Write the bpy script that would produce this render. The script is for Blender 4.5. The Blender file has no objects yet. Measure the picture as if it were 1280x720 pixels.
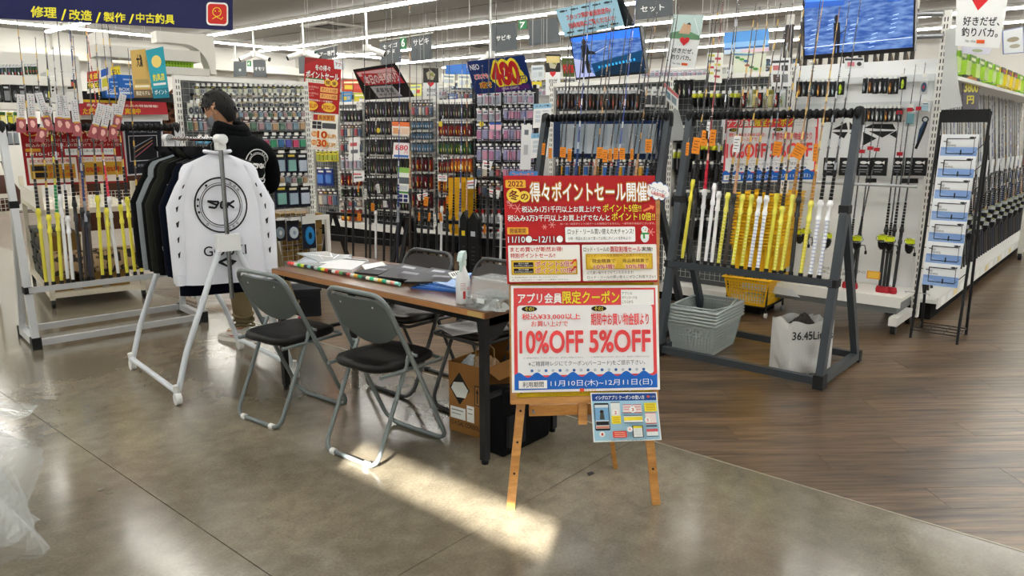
import bpy, bmesh, math, random
from mathutils import Vector, Matrix, Euler
random.seed(7)
SC = bpy.context.scene
COL = SC.collection
R = math.radians
# ---------------------------------------------------------------- camera, world, exposure
F = 935.0; PIT = math.atan(193 / F); H = 1.5; YAW = R(40.6)
cam = bpy.data.cameras.new('camera'); cam.sensor_width = 36; cam.lens = 36 * F / 1280
cam.clip_start = 0.05; cam.clip_end = 100
camo = bpy.data.objects.new('camera', cam); COL.objects.link(camo)
camo.location = (0, 0, H); camo.rotation_euler = (math.pi / 2 - PIT, 0, YAW - math.pi / 2)
SC.camera = camo
SC.view_settings.view_transform = 'Standard'; SC.view_settings.look = 'None'
SC.view_settings.exposure = 0.0; SC.view_settings.gamma = 1; SC.view_settings.use_curve_mapping = False
wd = bpy.data.worlds.new('daylight'); SC.world = wd; wd.use_nodes = True
wd.node_tree.nodes['Background'].inputs[0].default_value = (0.75, 0.87, 1, 1)
wd.node_tree.nodes['Background'].inputs[1].default_value = 2.2
def light(name, typ, loc, rot, energy, color=(1, 1, 1), **k):
    l = bpy.data.lights.new(name, typ); l.energy = energy; l.color = color
    for a, b in k.items(): setattr(l, a, b)
    o = bpy.data.objects.new(name, l); COL.objects.link(o); o.location = loc; o.rotation_euler = rot
    return o
CEIL = 3.5
LINES_U = (-1.2, 1.1, 3.4, 5.7, 8.05, 10.3, 12.4, 14.6, 16.4)
LIGHT_W = 30
# daylight through the shop front behind the camera
sun = light('sun', 'SUN', (-3, 0, 6), (0, 0, 0), 44.0, (1, .97, .9), angle=R(0.5))
sun.rotation_euler = Vector((0.80, 0.42, -0.42)).to_track_quat('-Z', 'Y').to_euler()

# ---------------------------------------------------------------- helpers
def lin(h):
    h = h.lstrip('#'); v = [int(h[i:i + 2], 16) / 255 for i in (0, 2, 4)]
    return tuple(c / 12.92 if c <= .04045 else ((c + .055) / 1.055) ** 2.4 for c in v) + (1,)
MATS = {}
def M(col, rough=.5, metal=0., emit=0., alpha=1., trans=0., noise=0., scale=30., bump=0., coat=0.):
    key = (col, rough, metal, emit, alpha, trans, noise, scale, bump, coat)
    if key in MATS: return MATS[key]
    m = bpy.data.materials.new('m_' + col.strip('#')); m.use_nodes = True
    nt = m.node_tree; b = nt.nodes['Principled BSDF']
    c = lin(col); b.inputs['Base Color'].default_value = c
    b.inputs['Roughness'].default_value = rough; b.inputs['Metallic'].default_value = metal
    b.inputs['Coat Weight'].default_value = coat
    b.inputs['Specular IOR Level'].default_value = .08 if rough >= .75 else (.3 if rough >= .4 else .5)
    if emit: b.inputs['Emission Color'].default_value = c; b.inputs['Emission Strength'].default_value = emit
    if alpha < 1: b.inputs['Alpha'].default_value = alpha
    if trans: b.inputs['Transmission Weight'].default_value = trans
    if noise or bump:
        tc = nt.nodes.new('ShaderNodeTexCoord'); n = nt.nodes.new('ShaderNodeTexNoise'); n.inputs['Scale'].default_value = scale
        n.inputs['Detail'].default_value = 4; nt.links.new(tc.outputs['Object'], n.inputs['Vector'])
        if noise:
            mx = nt.nodes.new('ShaderNodeMix'); mx.data_type = 'RGBA'
            mx.inputs['A'].default_value = tuple(min(1, x * (1 - noise)) for x in c[:3]) + (1,)
            mx.inputs['B'].default_value = tuple(min(1, x * (1 + noise)) for x in c[:3]) + (1,)
            nt.links.new(n.outputs['Fac'], mx.inputs['Factor']); nt.links.new(mx.outputs['Result'], b.inputs['Base Color'])
        if bump:
            bp = nt.nodes.new('ShaderNodeBump'); bp.inputs['Strength'].default_value = bump; bp.inputs['Distance'].default_value = .01
            nt.links.new(n.outputs['Fac'], bp.inputs['Height']); nt.links.new(bp.outputs['Normal'], b.inputs['Normal'])
    MATS[key] = m; return m

def tag(o, label=None, cat=None, group=None, kind=None):
    if label: o['label'] = label
    if cat: o['category'] = cat
    if group: o['group'] = group
    if kind: o['kind'] = kind
    return o
def thing(name, label, cat, loc=(0, 0, 0), rz=0., group=None):
    o = bpy.data.objects.new(name, None); COL.objects.link(o); o.location = loc; o.rotation_euler = (0, 0, rz)
    return tag(o, label, cat, group)
class MB:
    def __init__(s): s.v = []; s.f = []; s.mi = []; s.mats = []; s.sm = []
    def mat(s, m):
        if m not in s.mats: s.mats.append(m)
        return s.mats.index(m)
    def add(s, vs, fs, m, smooth=False):
        k = len(s.v); i = s.mat(m); s.v += [tuple(p) for p in vs]
        for f in fs: s.f.append(tuple(a + k for a in f)); s.mi.append(i); s.sm.append(smooth)
        return s
    def box(s, x0, x1, y0, y1, z0, z1, m, T=None):
        vs = [Vector((x, y, z)) for z in (z0, z1) for y in (y0, y1) for x in (x0, x1)]
        if T is not None: vs = [T @ v for v in vs]
        return s.add(vs, [(0, 2, 3, 1), (4, 5, 7, 6), (0, 1, 5, 4), (2, 6, 7, 3), (0, 4, 6, 2), (1, 3, 7, 5)], m)
    def bar(s, a, b, w, h, m, up=(0, 0, 1)):
        a = Vector(a); b = Vector(b); d = (b - a); L = d.length; d.normalize(); up = Vector(up)
        if abs(d.dot(up)) > .95: up = Vector((0, 1, 0))
        x = d.cross(up).normalized(); z = x.cross(d).normalized()
        T = Matrix(((x.x, d.x, z.x, a.x), (x.y, d.y, z.y, a.y), (x.z, d.z, z.z, a.z), (0, 0, 0, 1)))
        return s.box(-w / 2, w / 2, 0, L, -h / 2, h / 2, m, T)
    def tube(s, pts, r, m, n=8, caps=True, smooth=True):
        pts = [Vector(p) for p in pts]; rs = r if isinstance(r, (list, tuple)) else [r] * len(pts)
        vs = []; fs = []; prev = None
        for i, p in enumerate(pts):
            d = (pts[min(i + 1, len(pts) - 1)] - pts[max(i - 1, 0)]).normalized()
            if prev is None:
                up = Vector((0, 0, 1)) if abs(d.z) < .9 else Vector((0, 1, 0)); x = d.cross(up).normalized()
            else:
                x = (prev - d * prev.dot(d)).normalized()
            prev = x; y = d.cross(x)
            for k in range(n):
                a = 2 * math.pi * k / n; vs.append(p + (x * math.cos(a) + y * math.sin(a)) * rs[i])
        for i in range(len(pts) - 1):
            for k in range(n):
                fs.append((i * n + k, i * n + (k + 1) % n, (i + 1) * n + (k + 1) % n, (i + 1) * n + k))
        s.add(vs, fs, m, smooth)
        if caps:
            L = len(pts) - 1
            s.add(vs[:n], [tuple(range(n - 1, -1, -1))], m); s.add(vs[L * n:], [tuple(range(n))], m)
        return s
    def lathe(s, prof, m, c=(0, 0, 0), n=12, smooth=True, T=None):
        vs = []; fs = []
        for r, z in prof:
            for k in range(n):
                a = 2 * math.pi * k / n; v = Vector((c[0] + r * math.cos(a), c[1] + r * math.sin(a), c[2] + z))
                vs.append(T @ v if T is not None else v)
        for i in range(len(prof) - 1):
            for k in range(n): fs.append((i * n + k, i * n + (k + 1) % n, (i + 1) * n + (k + 1) % n, (i + 1) * n + k))
        s.add(vs, fs, m, smooth)
        s.add(vs[:n], [tuple(range(n - 1, -1, -1))], m); s.add(vs[-n:], [tuple(range(n))], m)
        return s
    def prism(s, poly, y0, y1, m, T=None, ax='y'):
        def mk(p, y):
            v = Vector((p[0], y, p[1])) if ax == 'y' else Vector((p[0], p[1], y))
            return T @ v if T is not None else v
        n = len(poly); vs = [mk(p, y0) for p in poly] + [mk(p, y1) for p in poly]
        fs = [tuple(range(n)), tuple(range(2 * n - 1, n - 1, -1))] + [(i, n + i, n + (i + 1) % n, (i + 1) % n) for i in range(n)]
        return s.add(vs, fs, m)
    def grid(s, nx, ny, fn, m, smooth=True, flip=False):
        vs = [fn(i / nx, j / ny) for j in range(ny + 1) for i in range(nx + 1)]; fs = []
        for j in range(ny):
            for i in range(nx):
                a = j * (nx + 1) + i; q = (a, a + 1, a + nx + 2, a + nx + 1); fs.append(q[::-1] if flip else q)
        return s.add(vs, fs, m, smooth)
    def mesh(s, name):
        me = bpy.data.meshes.new(name); me.from_pydata(s.v, [], s.f)
        for m in s.mats: me.materials.append(m)
        me.polygons.foreach_set('material_index', s.mi); me.polygons.foreach_set('use_smooth', s.sm)
        me.update(); return me
    def build(s, name, parent=None, loc=None, rz=0., **k):
        o = bpy.data.objects.new(name, s.mesh(name)); COL.objects.link(o)
        if parent is not None: o.parent = parent
        if loc is not None: o.location = loc
        if rz: o.rotation_euler = (0, 0, rz)
        return tag(o, **k) if k else o
KIDS = {}
def inst(name, me, parent=None, loc=(0, 0, 0), rot=(0, 0, 0), sc=None, **k):
    o = bpy.data.objects.new(name, me); COL.objects.link(o); o.location = loc; o.rotation_euler = rot
    if parent is not None: o.parent = parent
    if sc is not None: o.scale = sc
    return tag(o, **k) if k else o
# viewing geometry: where a pixel's ray meets a plane of the shop, so things stand where they really stood
cA, sA = math.cos(YAW), math.sin(YAW)
def ray(px, py):
    a = (px - 640) / F; b = (360 - py) / F
    x, y, z = a, math.cos(PIT) + b * math.sin(PIT), -math.sin(PIT) + b * math.cos(PIT)
    return Vector((x * sA + y * cA, -x * cA + y * sA, z))
EYE = Vector((0, 0, H))
def g(px, py, z=0.):
    d = ray(px, py); return EYE + d * ((z - H) / d.z)
class Pl:
    """a plane of the shop: origin, left-to-right angle, and lean (metres back per metre up). local = (x right, y away, z up)"""
    def __init__(s, u, v, ang, lean=0., z0=0.):
        s.o = Vector((u, v, 0)); s.a = R(ang); s.lean = lean; s.z0 = z0
        s.t = Vector((math.cos(s.a), math.sin(s.a), 0)); s.n = Vector((-math.sin(s.a), math.cos(s.a), 0))
    def l(s, px, py, y=0.):
        d = ray(px, py); e = EYE - s.o
        # e.n + k d.n = y + lean*(H + k d.z - z0)
        k = (y + s.lean * (H - s.z0) - e.dot(s.n)) / (d.dot(s.n) - s.lean * d.z)
        p = e + d * k
        return Vector((p.dot(s.t), p.dot(s.n), p.z))
    def w(s, v):
        return s.o + s.t * v[0] + s.n * v[1] + Vector((0, 0, v[2]))
TXT = {}
def text_geo(st, bold=0.):
    key = (st, bold)
    if key in TXT: return TXT[key]
    c = bpy.data.curves.new('t', 'FONT'); c.body = st; c.resolution_u = 4 if len(st) <= 8 else 2; c.offset = 0; c.size = 1
    o = bpy.data.objects.new('t', c); COL.objects.link(o); bpy.context.view_layer.update()
    ev = o.evaluated_get(bpy.context.evaluated_depsgraph_get()); me = ev.to_mesh()
    vs = [(v.co.x, v.co.y) for v in me.vertices]; fs = [tuple(p.vertices) for p in me.polygons]
    ev.to_mesh_clear(); bpy.data.objects.remove(o); bpy.data.curves.remove(c)
    TXT[key] = (vs, fs); return vs, fs
class Print:
    """flat print: shapes in sheet units (x right, y DOWN, as one reads a page), mapped onto a surface by fn(x, y, lift)"""
    def __init__(s, fn, step=.0005, em=0.): s.fn = fn; s.k = 0; s.step = step; s.mb = MB(); s.em = em
    def lay(s): s.k += 1; return s.k * s.step
    def poly(s, pts, col, rough=.5, m=None):
        h = s.lay(); m = m or M(col, rough, 0., s.em)
        s.mb.add([s.fn(x, y, h) for x, y in pts], [tuple(range(len(pts)))], m); return s
    def rect(s, x0, y0, x1, y1, col, n=1):
        if n == 1: return s.poly([(x0, y1), (x1, y1), (x1, y0), (x0, y0)], col)
        h = s.lay(); m = M(col, .5)
        s.mb.grid(n, n, lambda a, b: s.fn(x0 + (x1 - x0) * a, y1 + (y0 - y1) * b, h), m, False); return s
    def rrect(s, x0, y0, x1, y1, r, col):
        pts = []
        for cx, cy, a0 in ((x0 + r, y1 - r, 90), (x1 - r, y1 - r, 0), (x1 - r, y0 + r, -90), (x0 + r, y0 + r, -180)):
            for t in (0, 30, 60, 90):
                a = R(a0 + 90 - t) if False else R(a0 + (90 - t)); pts.append((cx + r * math.cos(a), cy + r * math.sin(a)))
        return s.poly(pts, col)
    def ell(s, cx, cy, rx, ry, col, n=20):
        return s.poly([(cx + rx * math.cos(2 * math.pi * k / n), cy + ry * math.sin(2 * math.pi * k / n)) for k in range(n)], col)
    def ring(s, cx, cy, r0, r1, col, n=40, ry=1.):
        h = s.lay(); m = M(col, .6); vs = []
        for k in range(n):
            a = 2 * math.pi * k / n
            for r in (r0, r1): vs.append(s.fn(cx + r * math.cos(a), cy + r * ry * math.sin(a), h))
        s.mb.add(vs, [(2 * k, 2 * k + 1, (2 * k + 3) % (2 * n), (2 * k + 2) % (2 * n)) for k in range(n)], m); return s
    def line(s, pts, w, col):
        for (a, b), (c, d) in zip(pts[:-1], pts[1:]):
            L = math.hypot(c - a, d - b) or 1; nx, ny = -(d - b) / L * w / 2, (c - a) / L * w / 2
            s.poly([(a + nx, b + ny), (c + nx, d + ny), (c - nx, d - ny), (a - nx, b - ny)], col)
        return s
    def text(s, st, x0, y0, x1, y1, col, bold=0., out=None, ow=.06, skew=0.):
        """fit the string in the box"""
        if out: s._t(st, x0, y0, x1, y1, out, bold + ow * .8, skew, 10)
        return s._t(st, x0, y0, x1, y1, col, bold * .8, skew, 6)
    def _t(s, st, x0, y0, x1, y1, col, b, skew, n=6):
        vs, fs = text_geo(st); rv = vs
        if not rv: return s
        ax, bx = min(v[0] for v in rv), max(v[0] for v in rv); ay, by = min(v[1] for v in rv), max(v[1] for v in rv)
        kx = (x1 - x0) / max(bx - ax, 1e-6); ky = (y1 - y0) / max(by - ay, 1e-6); h = s.lay()
        if b > .004 and len(st) > 14: n = 4
        for j, (dx, dy) in enumerate([(b * math.cos(2 * math.pi * (k + .5) / n), b * math.sin(2 * math.pi * (k + .5) / n)) for k in range(n)] if b > .004 else [(0, 0)]):
            pts = [s.fn(x0 + (x + dx - ax) * kx, y1 - (y + dy - ay) * ky + skew * ((x - ax) * kx), h + j * .00003) for x, y in vs]
            s.mb.add(pts, fs, M(col, .5))
        return s
    def qr(s, x0, y0, x1, y1): return s
    def build(s, name, parent, **k): return s.mb.build(name, parent, **k) if s.mb.f else None
def flatmap(x0, z1, w, h, W, Hh, y=0.):
    """sheet W x Hh onto a local upright rectangle, left x0, top z1, facing -y"""
    return lambda x, yy, lift: Vector((x0 + x / W * w, y - lift, z1 - yy / Hh * h))
def quadmap(c, W, Hh, y=0.):
    """sheet onto four local corners tl,tr,br,bl (Vectors in a plane, facing -y)"""
    tl, tr, br, bl = [Vector(p) for p in c]
    n = (tr - tl).cross(bl - tl).normalized()
    if n.y > 0: n = -n
    def fn(x, yy, lift):
        s_, t_ = x / W, yy / Hh
        return tl * (1 - s_) * (1 - t_) + tr * s_ * (1 - t_) + br * s_ * t_ + bl * (1 - s_) * t_ + n * lift
    return fn
def quad_sheet(name, pl, px, label, cat, W, Hh, draw, col='#ffffff', em=0., th=.004, y=0., ys=None, group=None, edge=None, mat=None, back=None):
    """a flat sign whose corners lie at four pixels px of plane pl; draw(Print) prints on it"""
    c = [pl.l(p[0], p[1], y + (ys[i] if ys else 0)) for i, p in enumerate(px)]
    o0 = Vector((c[0] + c[2]) / 2); cc = [p - o0 for p in c]
    mb = MB(); m = mat or M(col, .45); n = (cc[1] - cc[0]).cross(cc[3] - cc[0]).normalized()
    if n.y < 0: n = -n
    vs = cc + [p + n * th for p in cc]
    mb.add(vs, [(3, 2, 1, 0)], m); mb.add(vs, [(4, 5, 6, 7), (0, 1, 5, 4), (1, 2, 6, 5), (2, 3, 7, 6), (3, 0, 4, 7)], back or edge or m)
    p = Print(quadmap(cc, W, Hh), em=em)
    if draw: draw(p)
    w = pl.w(o0)
    o = mb.build(name, None, w, pl.a, label=label, cat=cat, group=group)
    if draw: p.build('print', o)
    zt_ = max(c[0].z, c[1].z)
    if zt_ > 1.75 and name in HUNG:
        for i in (0, 1): MB().tube([cc[i] + (cc[1 - i] - cc[i]) * .06 + Vector((0, .004, 0)), cc[i] + (cc[1 - i] - cc[i]) * .06 + Vector((0, .004, CEIL - c[i].z))], .002, M('#dcdcda', .4), 4).build('hanging_cord', o)
    return o
HUNG = {'hanging_sign', 'aisle_number', 'heart_poster', 'far_card', 'notice', 'tilted_sign', 'price_sign', 'sale_sheet', 'hanging_poster', 'poster'}
# ---------------------------------------------------------------- the shop's shell
def floor_mat():
    m = bpy.data.materials.new('polished_concrete'); m.use_nodes = True; nt = m.node_tree; b = nt.nodes['Principled BSDF']; L = nt.links.new
    tc = nt.nodes.new('ShaderNodeTexCoord')
    def noise(sc, det, dist=0.):
        n = nt.nodes.new('ShaderNodeTexNoise'); n.inputs['Scale'].default_value = sc; n.inputs['Detail'].default_value = det
        n.inputs['Distortion'].default_value = dist; L(tc.outputs['Object'], n.inputs['Vector']); return n
    n1 = noise(.9, 6, .4); n2 = noise(11, 12, .5); n3 = noise(90, 5)
    r = nt.nodes.new('ShaderNodeValToRGB'); e = r.color_ramp.elements
    e[0].position = .33; e[0].color = lin('#5a5345'); e[1].position = .68; e[1].color = lin('#8a806e')
    L(n1.outputs['Fac'], r.inputs['Fac'])
    r2 = nt.nodes.new('ShaderNodeValToRGB'); e = r2.color_ramp.elements
    e[0].position = .35; e[0].color = (.76, .76, .76, 1); e[1].position = .7; e[1].color = (1.2, 1.2, 1.2, 1)
    L(n2.outputs['Fac'], r2.inputs['Fac'])
    mx = nt.nodes.new('ShaderNodeMix'); mx.data_type = 'RGBA'; mx.blend_type = 'MULTIPLY'; mx.inputs['Factor'].default_value = .7
    L(r.outputs['Color'], mx.inputs['A']); L(r2.outputs['Color'], mx.inputs['B'])
    mx2 = nt.nodes.new('ShaderNodeMix'); mx2.data_type = 'RGBA'; mx2.blend_type = 'OVERLAY'; mx2.inputs['Factor'].default_value = .4
    L(mx.outputs['Result'], mx2.inputs['A']); L(n3.outputs['Fac'], mx2.inputs['B']); L(mx2.outputs['Result'], b.inputs['Base Color'])
    b.inputs['Roughness'].default_value = .2
    b.inputs['Coat Weight'].default_value = .45; b.inputs['Coat Roughness'].default_value = .14
    return m
def wood_mat(name, c1, c2, rough, stretch=(1, 14, 1), scale=3., axis_rot=0., coat=0., spec=None, per=True):
    m = bpy.data.materials.new(name); m.use_nodes = True; nt = m.node_tree; b = nt.nodes['Principled BSDF']; L = nt.links.new
    tc = nt.nodes.new('ShaderNodeTexCoord'); mp = nt.nodes.new('ShaderNodeMapping'); mp.inputs['Scale'].default_value = stretch
    mp.inputs['Rotation'].default_value = (0, 0, axis_rot); L(tc.outputs['Object'], mp.inputs['Vector'])
    oi = nt.nodes.new('ShaderNodeObjectInfo'); ad = nt.nodes.new('ShaderNodeVectorMath'); ad.operation = 'ADD'
    L(mp.outputs['Vector'], ad.inputs[0])
    if per:
        mu = nt.nodes.new('ShaderNodeMath'); mu.operation = 'MULTIPLY'; mu.inputs[1].default_value = 40; L(oi.outputs['Random'], mu.inputs[0]); L(mu.outputs[0], ad.inputs[1])
    n = nt.nodes.new('ShaderNodeTexNoise'); n.inputs['Scale'].default_value = scale; n.inputs['Detail'].default_value = 8; n.inputs['Roughness'].default_value = .65
    L(ad.outputs[0], n.inputs['Vector'])
    r = nt.nodes.new('ShaderNodeValToRGB'); e = r.color_ramp.elements; e[0].position = .35; e[0].color = lin(c1); e[1].position = .65; e[1].color = lin(c2)
    L(n.outputs['Fac'], r.inputs['Fac'])
    hs = nt.nodes.new('ShaderNodeHueSaturation')
    if per:
        mr = nt.nodes.new('ShaderNodeMapRange'); mr.inputs['To Min'].default_value = .72; mr.inputs['To Max'].default_value = 1.25
        L(oi.outputs['Random'], mr.inputs['Value']); L(mr.outputs['Result'], hs.inputs['Value'])
    L(r.outputs['Color'], hs.inputs['Color']); L(hs.outputs['Color'], b.inputs['Base Color'])
    b.inputs['Roughness'].default_value = rough; b.inputs['Coat Weight'].default_value = coat; b.inputs['Coat Roughness'].default_value = .15
    bp = nt.nodes.new('ShaderNodeBump'); bp.inputs['Strength'].default_value = .25; bp.inputs['Distance'].default_value = .003
    L(n.outputs['Fac'], bp.inputs['Height']); L(bp.outputs['Normal'], b.inputs['Normal'])
    return m
CONC = floor_mat(); UB = 3.11; U0, U1, V0, V1 = -3.4, 18.6, -9., 17.3
fl = MB().box(U0, U1, V0, V1, -.06, -.012, M('#2a2620', .9)).build('floor', kind='structure')
us = [U0, 1.23, UB]; vs_ = [V0, -6.2, -2.2, 1.82, 5.82, 9.8, 13.8, V1]
for i in range(2):
    for j in range(7):
        MB().box(us[i] + .002, us[i + 1] - .002, vs_[j] + .002, vs_[j + 1] - .002, -.012, 0, CONC).build('concrete_slab', fl)
MB().box(UB - .006, UB + .004, V0, V1, -.012, .0015, M('#a9a394', .35, .6)).build('edge_strip', fl)
WOODF = wood_mat('floor_planks', '#38291b', '#7a6249', .3, (1.2, 16, 1), 2.2, 0, .15)
fw = MB().box(UB, U1, V0, V1, -.0121, -.010, M('#1c150f', .9)).build('floor_wood', kind='structure')
def clip(poly, f):
    out = []
    for a, b in zip(poly, poly[1:] + poly[:1]):
        fa, fb = f(a), f(b)
        if fa >= 0: out.append(a)
        if (fa >= 0) != (fb >= 0):
            t = fa / (fa - fb); out.append((a[0] + (b[0] - a[0]) * t, a[1] + (b[1] - a[1]) * t))
    return out
PA = YAW - R(88)     # planks run across the view, at a slant to the aisles
ct, st_ = math.cos(PA), math.sin(PA); PW, PLN = .183, 1.22; cand = []
for j in range(-20, 130):
    off = (j * 0.37 % 1) * PLN
    for i in range(-14, 16):
        x0 = i * PLN + off; y0 = j * PW
        cx, cy = x0 + PLN / 2, y0 + PW / 2
        u = ct * cx - st_ * cy; v = st_ * cx + ct * cy
        if not (UB - .7 < u < U1 - .5 and V0 + .5 < v < V1 - .5): continue
        fx = u * cA + v * sA; rx = u * sA - v * cA
        if fx < 1.5 or abs(rx) > fx * 1.0 + 2.2: continue
        cand.append((fx * 1.0 + abs(rx) * .15 + (50 if abs(rx) > fx * .8 + 1 else 0), x0, y0, u, v))
cand.sort(); far_p = MB()
for k, (_, x0, y0, cu, cv) in enumerate(cand):
    cn = [(x0 + .001, y0 + .001), (x0 + PLN - .001, y0 + .001), (x0 + PLN - .001, y0 + PW - .001), (x0 + .001, y0 + PW - .001)]
    pl = [(ct * a - st_ * b, st_ * a + ct * b) for a, b in cn]; pl = clip(pl, lambda p: p[0] - UB - .004)
    if len(pl) < 3: continue
    if k < 292:
        loc = [((p[0] - cu) * ct + (p[1] - cv) * st_, -(p[0] - cu) * st_ + (p[1] - cv) * ct) for p in pl]
        MB().prism(loc, -.01, 0, WOODF, ax='z').build('plank', fw, (cu, cv, 0), PA)
    else: far_p.prism(pl, -.01, 0, WOODF, ax='z')
far_p.build('far_planks', fw, kind='stuff')

WALL = M('#dedcd6', .7, noise=.03, scale=.7); CE = M('#a8a7a2', .8, noise=.04, scale=.5)
MB().box(U0, U1, V1, V1 + .15, -.05, CEIL + .1, WALL).build('wall_left', kind='structure')
MB().box(U1, U1 + .15, V0, V1, -.05, CEIL + .1, WALL).build('wall_back', kind='structure')
MB().box(U0, U1, V0 - .15, V0, -.05, CEIL + .1, WALL).build('wall_right', kind='structure')
# unseen shop front; slit shaped for sun patch, glass door added for daylight
wf = MB()
wf.box(U0 - .15, U0, V0, -7, -.05, CEIL + .1, WALL); wf.box(U0 - .15, U0, -7, -4.4, 2.4, CEIL + .1, WALL)
wf.box(U0 - .15, U0, -4.4, -1.38, -.05, CEIL + .1, WALL); wf.box(U0 - .15, U0, -1.38, -.10, -.05, 2.80, WALL); wf.box(U0 - .15, U0, -1.38, -.10, 2.99, CEIL + .1, WALL)
wf.box(U0 - .15, U0, -.10, V1, -.05, CEIL + .1, WALL)
wf.build('wall_front', kind='structure')
MB().box(U0 - .1, U0 - .09, -7, -4.4, 0, 2.4, M('#e8f4f4', .02, trans=1.)).build('door_1', kind='structure')
ce = MB().box(U0, U1, V0, V1, CEIL, CEIL + .1, CE).build('ceiling', kind='structure')
for k, uu in enumerate((4.55, 9.2, 13.5)):
    MB().box(uu - .012, uu + .012, V0, V1, CEIL - .006, CEIL, M('#7d7c78', .8)).build('ceiling_joint', ce)
for k, vv in enumerate((16.9,)):
    MB().box(U0, U1, vv, V1, 2.95, 3.12, M('#cfcdc6', .6)).build('trim_1', kind='structure')
for uu in (0.4, 3.1, 5.9, 8.8, 11.6, 14.4, 17.2):
    MB().box(uu, uu + .3, V1 - .14, V1, 0, CEIL, M('#d5d3cc', .7)).build('pilaster', bpy.data.objects['wall_left'])
TUBE = M('#fffdf6', .4, emit=LIGHT_W); HOUS = M('#e8e8e4', .5)
names = {-1.2: 'behind the camera', 1.1: 'just over the camera', 3.4: 'over the easel and table', 5.7: 'over the fishing rod racks', 8.05: 'at the top, nearest of those in view', 10.3: 'second one in view',
         12.4: 'third one in view', 14.6: 'fourth one in view', 16.4: 'farthest one, near the back wall'}
for uu in LINES_U:
    t = thing('strip_light', 'long white ceiling strip light, ' + names[uu], 'ceiling light', (uu, 4, CEIL), 0, 'ceiling strip lights')
    MB().box(-.06, .06, -12.5, 12.8, -.05, 0, HOUS).build('housing', t)
    MB().box(-.036, .036, -12.5, 12.8, -.078, -.0505, TUBE).build('diffuser', t)
t = thing('strip_light', 'long white strip light running along the left wall under the blue banner', 'ceiling light', (6, 15.9, CEIL), 0, 'ceiling strip lights')
MB().box(-8.5, 8.2, -.06, .06, -.05, 0, HOUS).build('housing', t); MB().box(-8.5, 8.2, -.036, .036, -.078, -.0505, TUBE).build('diffuser', t)
def vent(px, py, lab):
    p = g(px, py, CEIL); t = thing('ceiling_vent', lab, 'air vent', p)
    b = MB(); m = M('#c9c9c4', .5)
    for a in ((-.42, .42, -.42, -.3), (-.42, .42, .3, .42), (-.42, -.3, -.3, .3), (.3, .42, -.3, .3)): b.box(a[0], a[1], a[2], a[3], -.03, 0, m)
    b.build('vent_frame', t); MB().box(-.18, .18, -.18, .18, -.028, -.004, M('#5c5c59', .7)).build('intake_grille', t)
    for s in (-1, 1):
        MB().box(-.27, .27, s * .24 - .025, s * .24 + .025, -.02, -.003, M('#3c3c3a', .8)).build('air_slot', t)
vent(415, 32, 'square grey ceiling air vent left of the camera poles'); vent(600, 56, 'ceiling air vent above the blue price sign'); vent(1215, 20, 'ceiling air vent at the right above the heart posters')
def pole(px, py, py2, z1, lab, cams):
    p = g(px, py, CEIL)
    t = thing('security_camera', lab, 'camera', p); L = z1
    MB().tube([(0, 0, 0), (0, 0, -L)], .018, M('#e9e9e6', .4)).build('drop_pole', t)
    for s, a in cams:
        c = MB(); d = Vector((math.cos(a), math.sin(a), -.35)).normalized()
        c.tube([Vector((0, 0, -L)) + d * .03, Vector((0, 0, -L)) + d * .3], .05, M('#f0f0ee', .3), 10); c.build('camera_body', t)
        MB().tube([Vector((0, 0, -L)) + d * .3, Vector((0, 0, -L)) + d * .33], .04, M('#1a1a1c', .2), 10).build('lens', t)
    MB().box(-.05, .05, -.05, .05, -L - .05, -L + .05, M('#e3e3e0', .4)).build('mount', t)
pole(457, 10, 50, .62, 'white security camera on a ceiling pole above the black and red sign', [(1, -.9)])
pole(378, 26, 60, .55, 'pair of white security cameras on one ceiling pole above the red sale sheet', [(1, -.9), (1, 2.4)])
pole(316, 38, 62, .45, 'white security camera pole above the dark hanging sign 4', [(1, -.9), (1, 2.2)])
pole(613, 0, 20, .8, 'thin white ceiling pole with a small camera above the blue price sign', [(1, 1.4)])
# ---------------------------------------------------------------- folding table and what lies on it
BLK = M('#15161a', .45); DESK = wood_mat('table_wood', '#4a2c16', '#6e4524', .28, (10, 1.2, 1), 2.5, 0, .3, per=False)
TU0, TU1, TV0, TV1, TZ = 2.35, 2.95, 2.165, 3.86, .73
tb = thing('folding_table', 'long brown wood-top folding table with black legs between the chairs', 'table', (TU0, TV0, 0))
b = MB(); b.box(0, .6, 0, 1.70, TZ - .032, TZ, DESK); o = b.build('tabletop', tb)
bv = o.modifiers.new('b', 'BEVEL'); bv.width = .004; bv.segments = 2
MB().box(-.002, .0, 0.01, 1.69, TZ - .03, TZ - .003, M('#a8764a', .35, noise=.2, scale=8)).build('edge_band', tb)
MB().box(-.0035, -.002, 0.02, .11, TZ - .028, TZ - .006, M('#b59a62', .4)).build('paper_label', tb)
for y in (.035, 1.66):
    lg = [(.025, y), (.535, y)]
    for x, yy in lg:
        MB().box(x - .017, x + .017, yy - .017, yy + .017, .02, TZ - .034, BLK).build('leg', tb)
        MB().lathe([(.016, 0), (.018, .012), (.012, .02)], M('#0c0c0d', .7), (x, yy, 0), 8).build('foot_cap', tb)
    MB().bar((.04, y, .32), (.52, y, .32), .02, .02, BLK).build('side_rail', tb)
MB().box(.05, .5, .06, .1, TZ - .09, TZ - .034, BLK).build('apron', tb)
MB().box(.05, .07, .1, 1.65, TZ - .07, TZ - .034, BLK).build('long_rail', tb)
MB().prism([(.06, TZ - .034), (.24, TZ - .034), (.24, TZ - .08), (.14, TZ - .16), (.08, TZ - .16)], .06, .12, BLK).build('hinge_bracket', tb)
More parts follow.
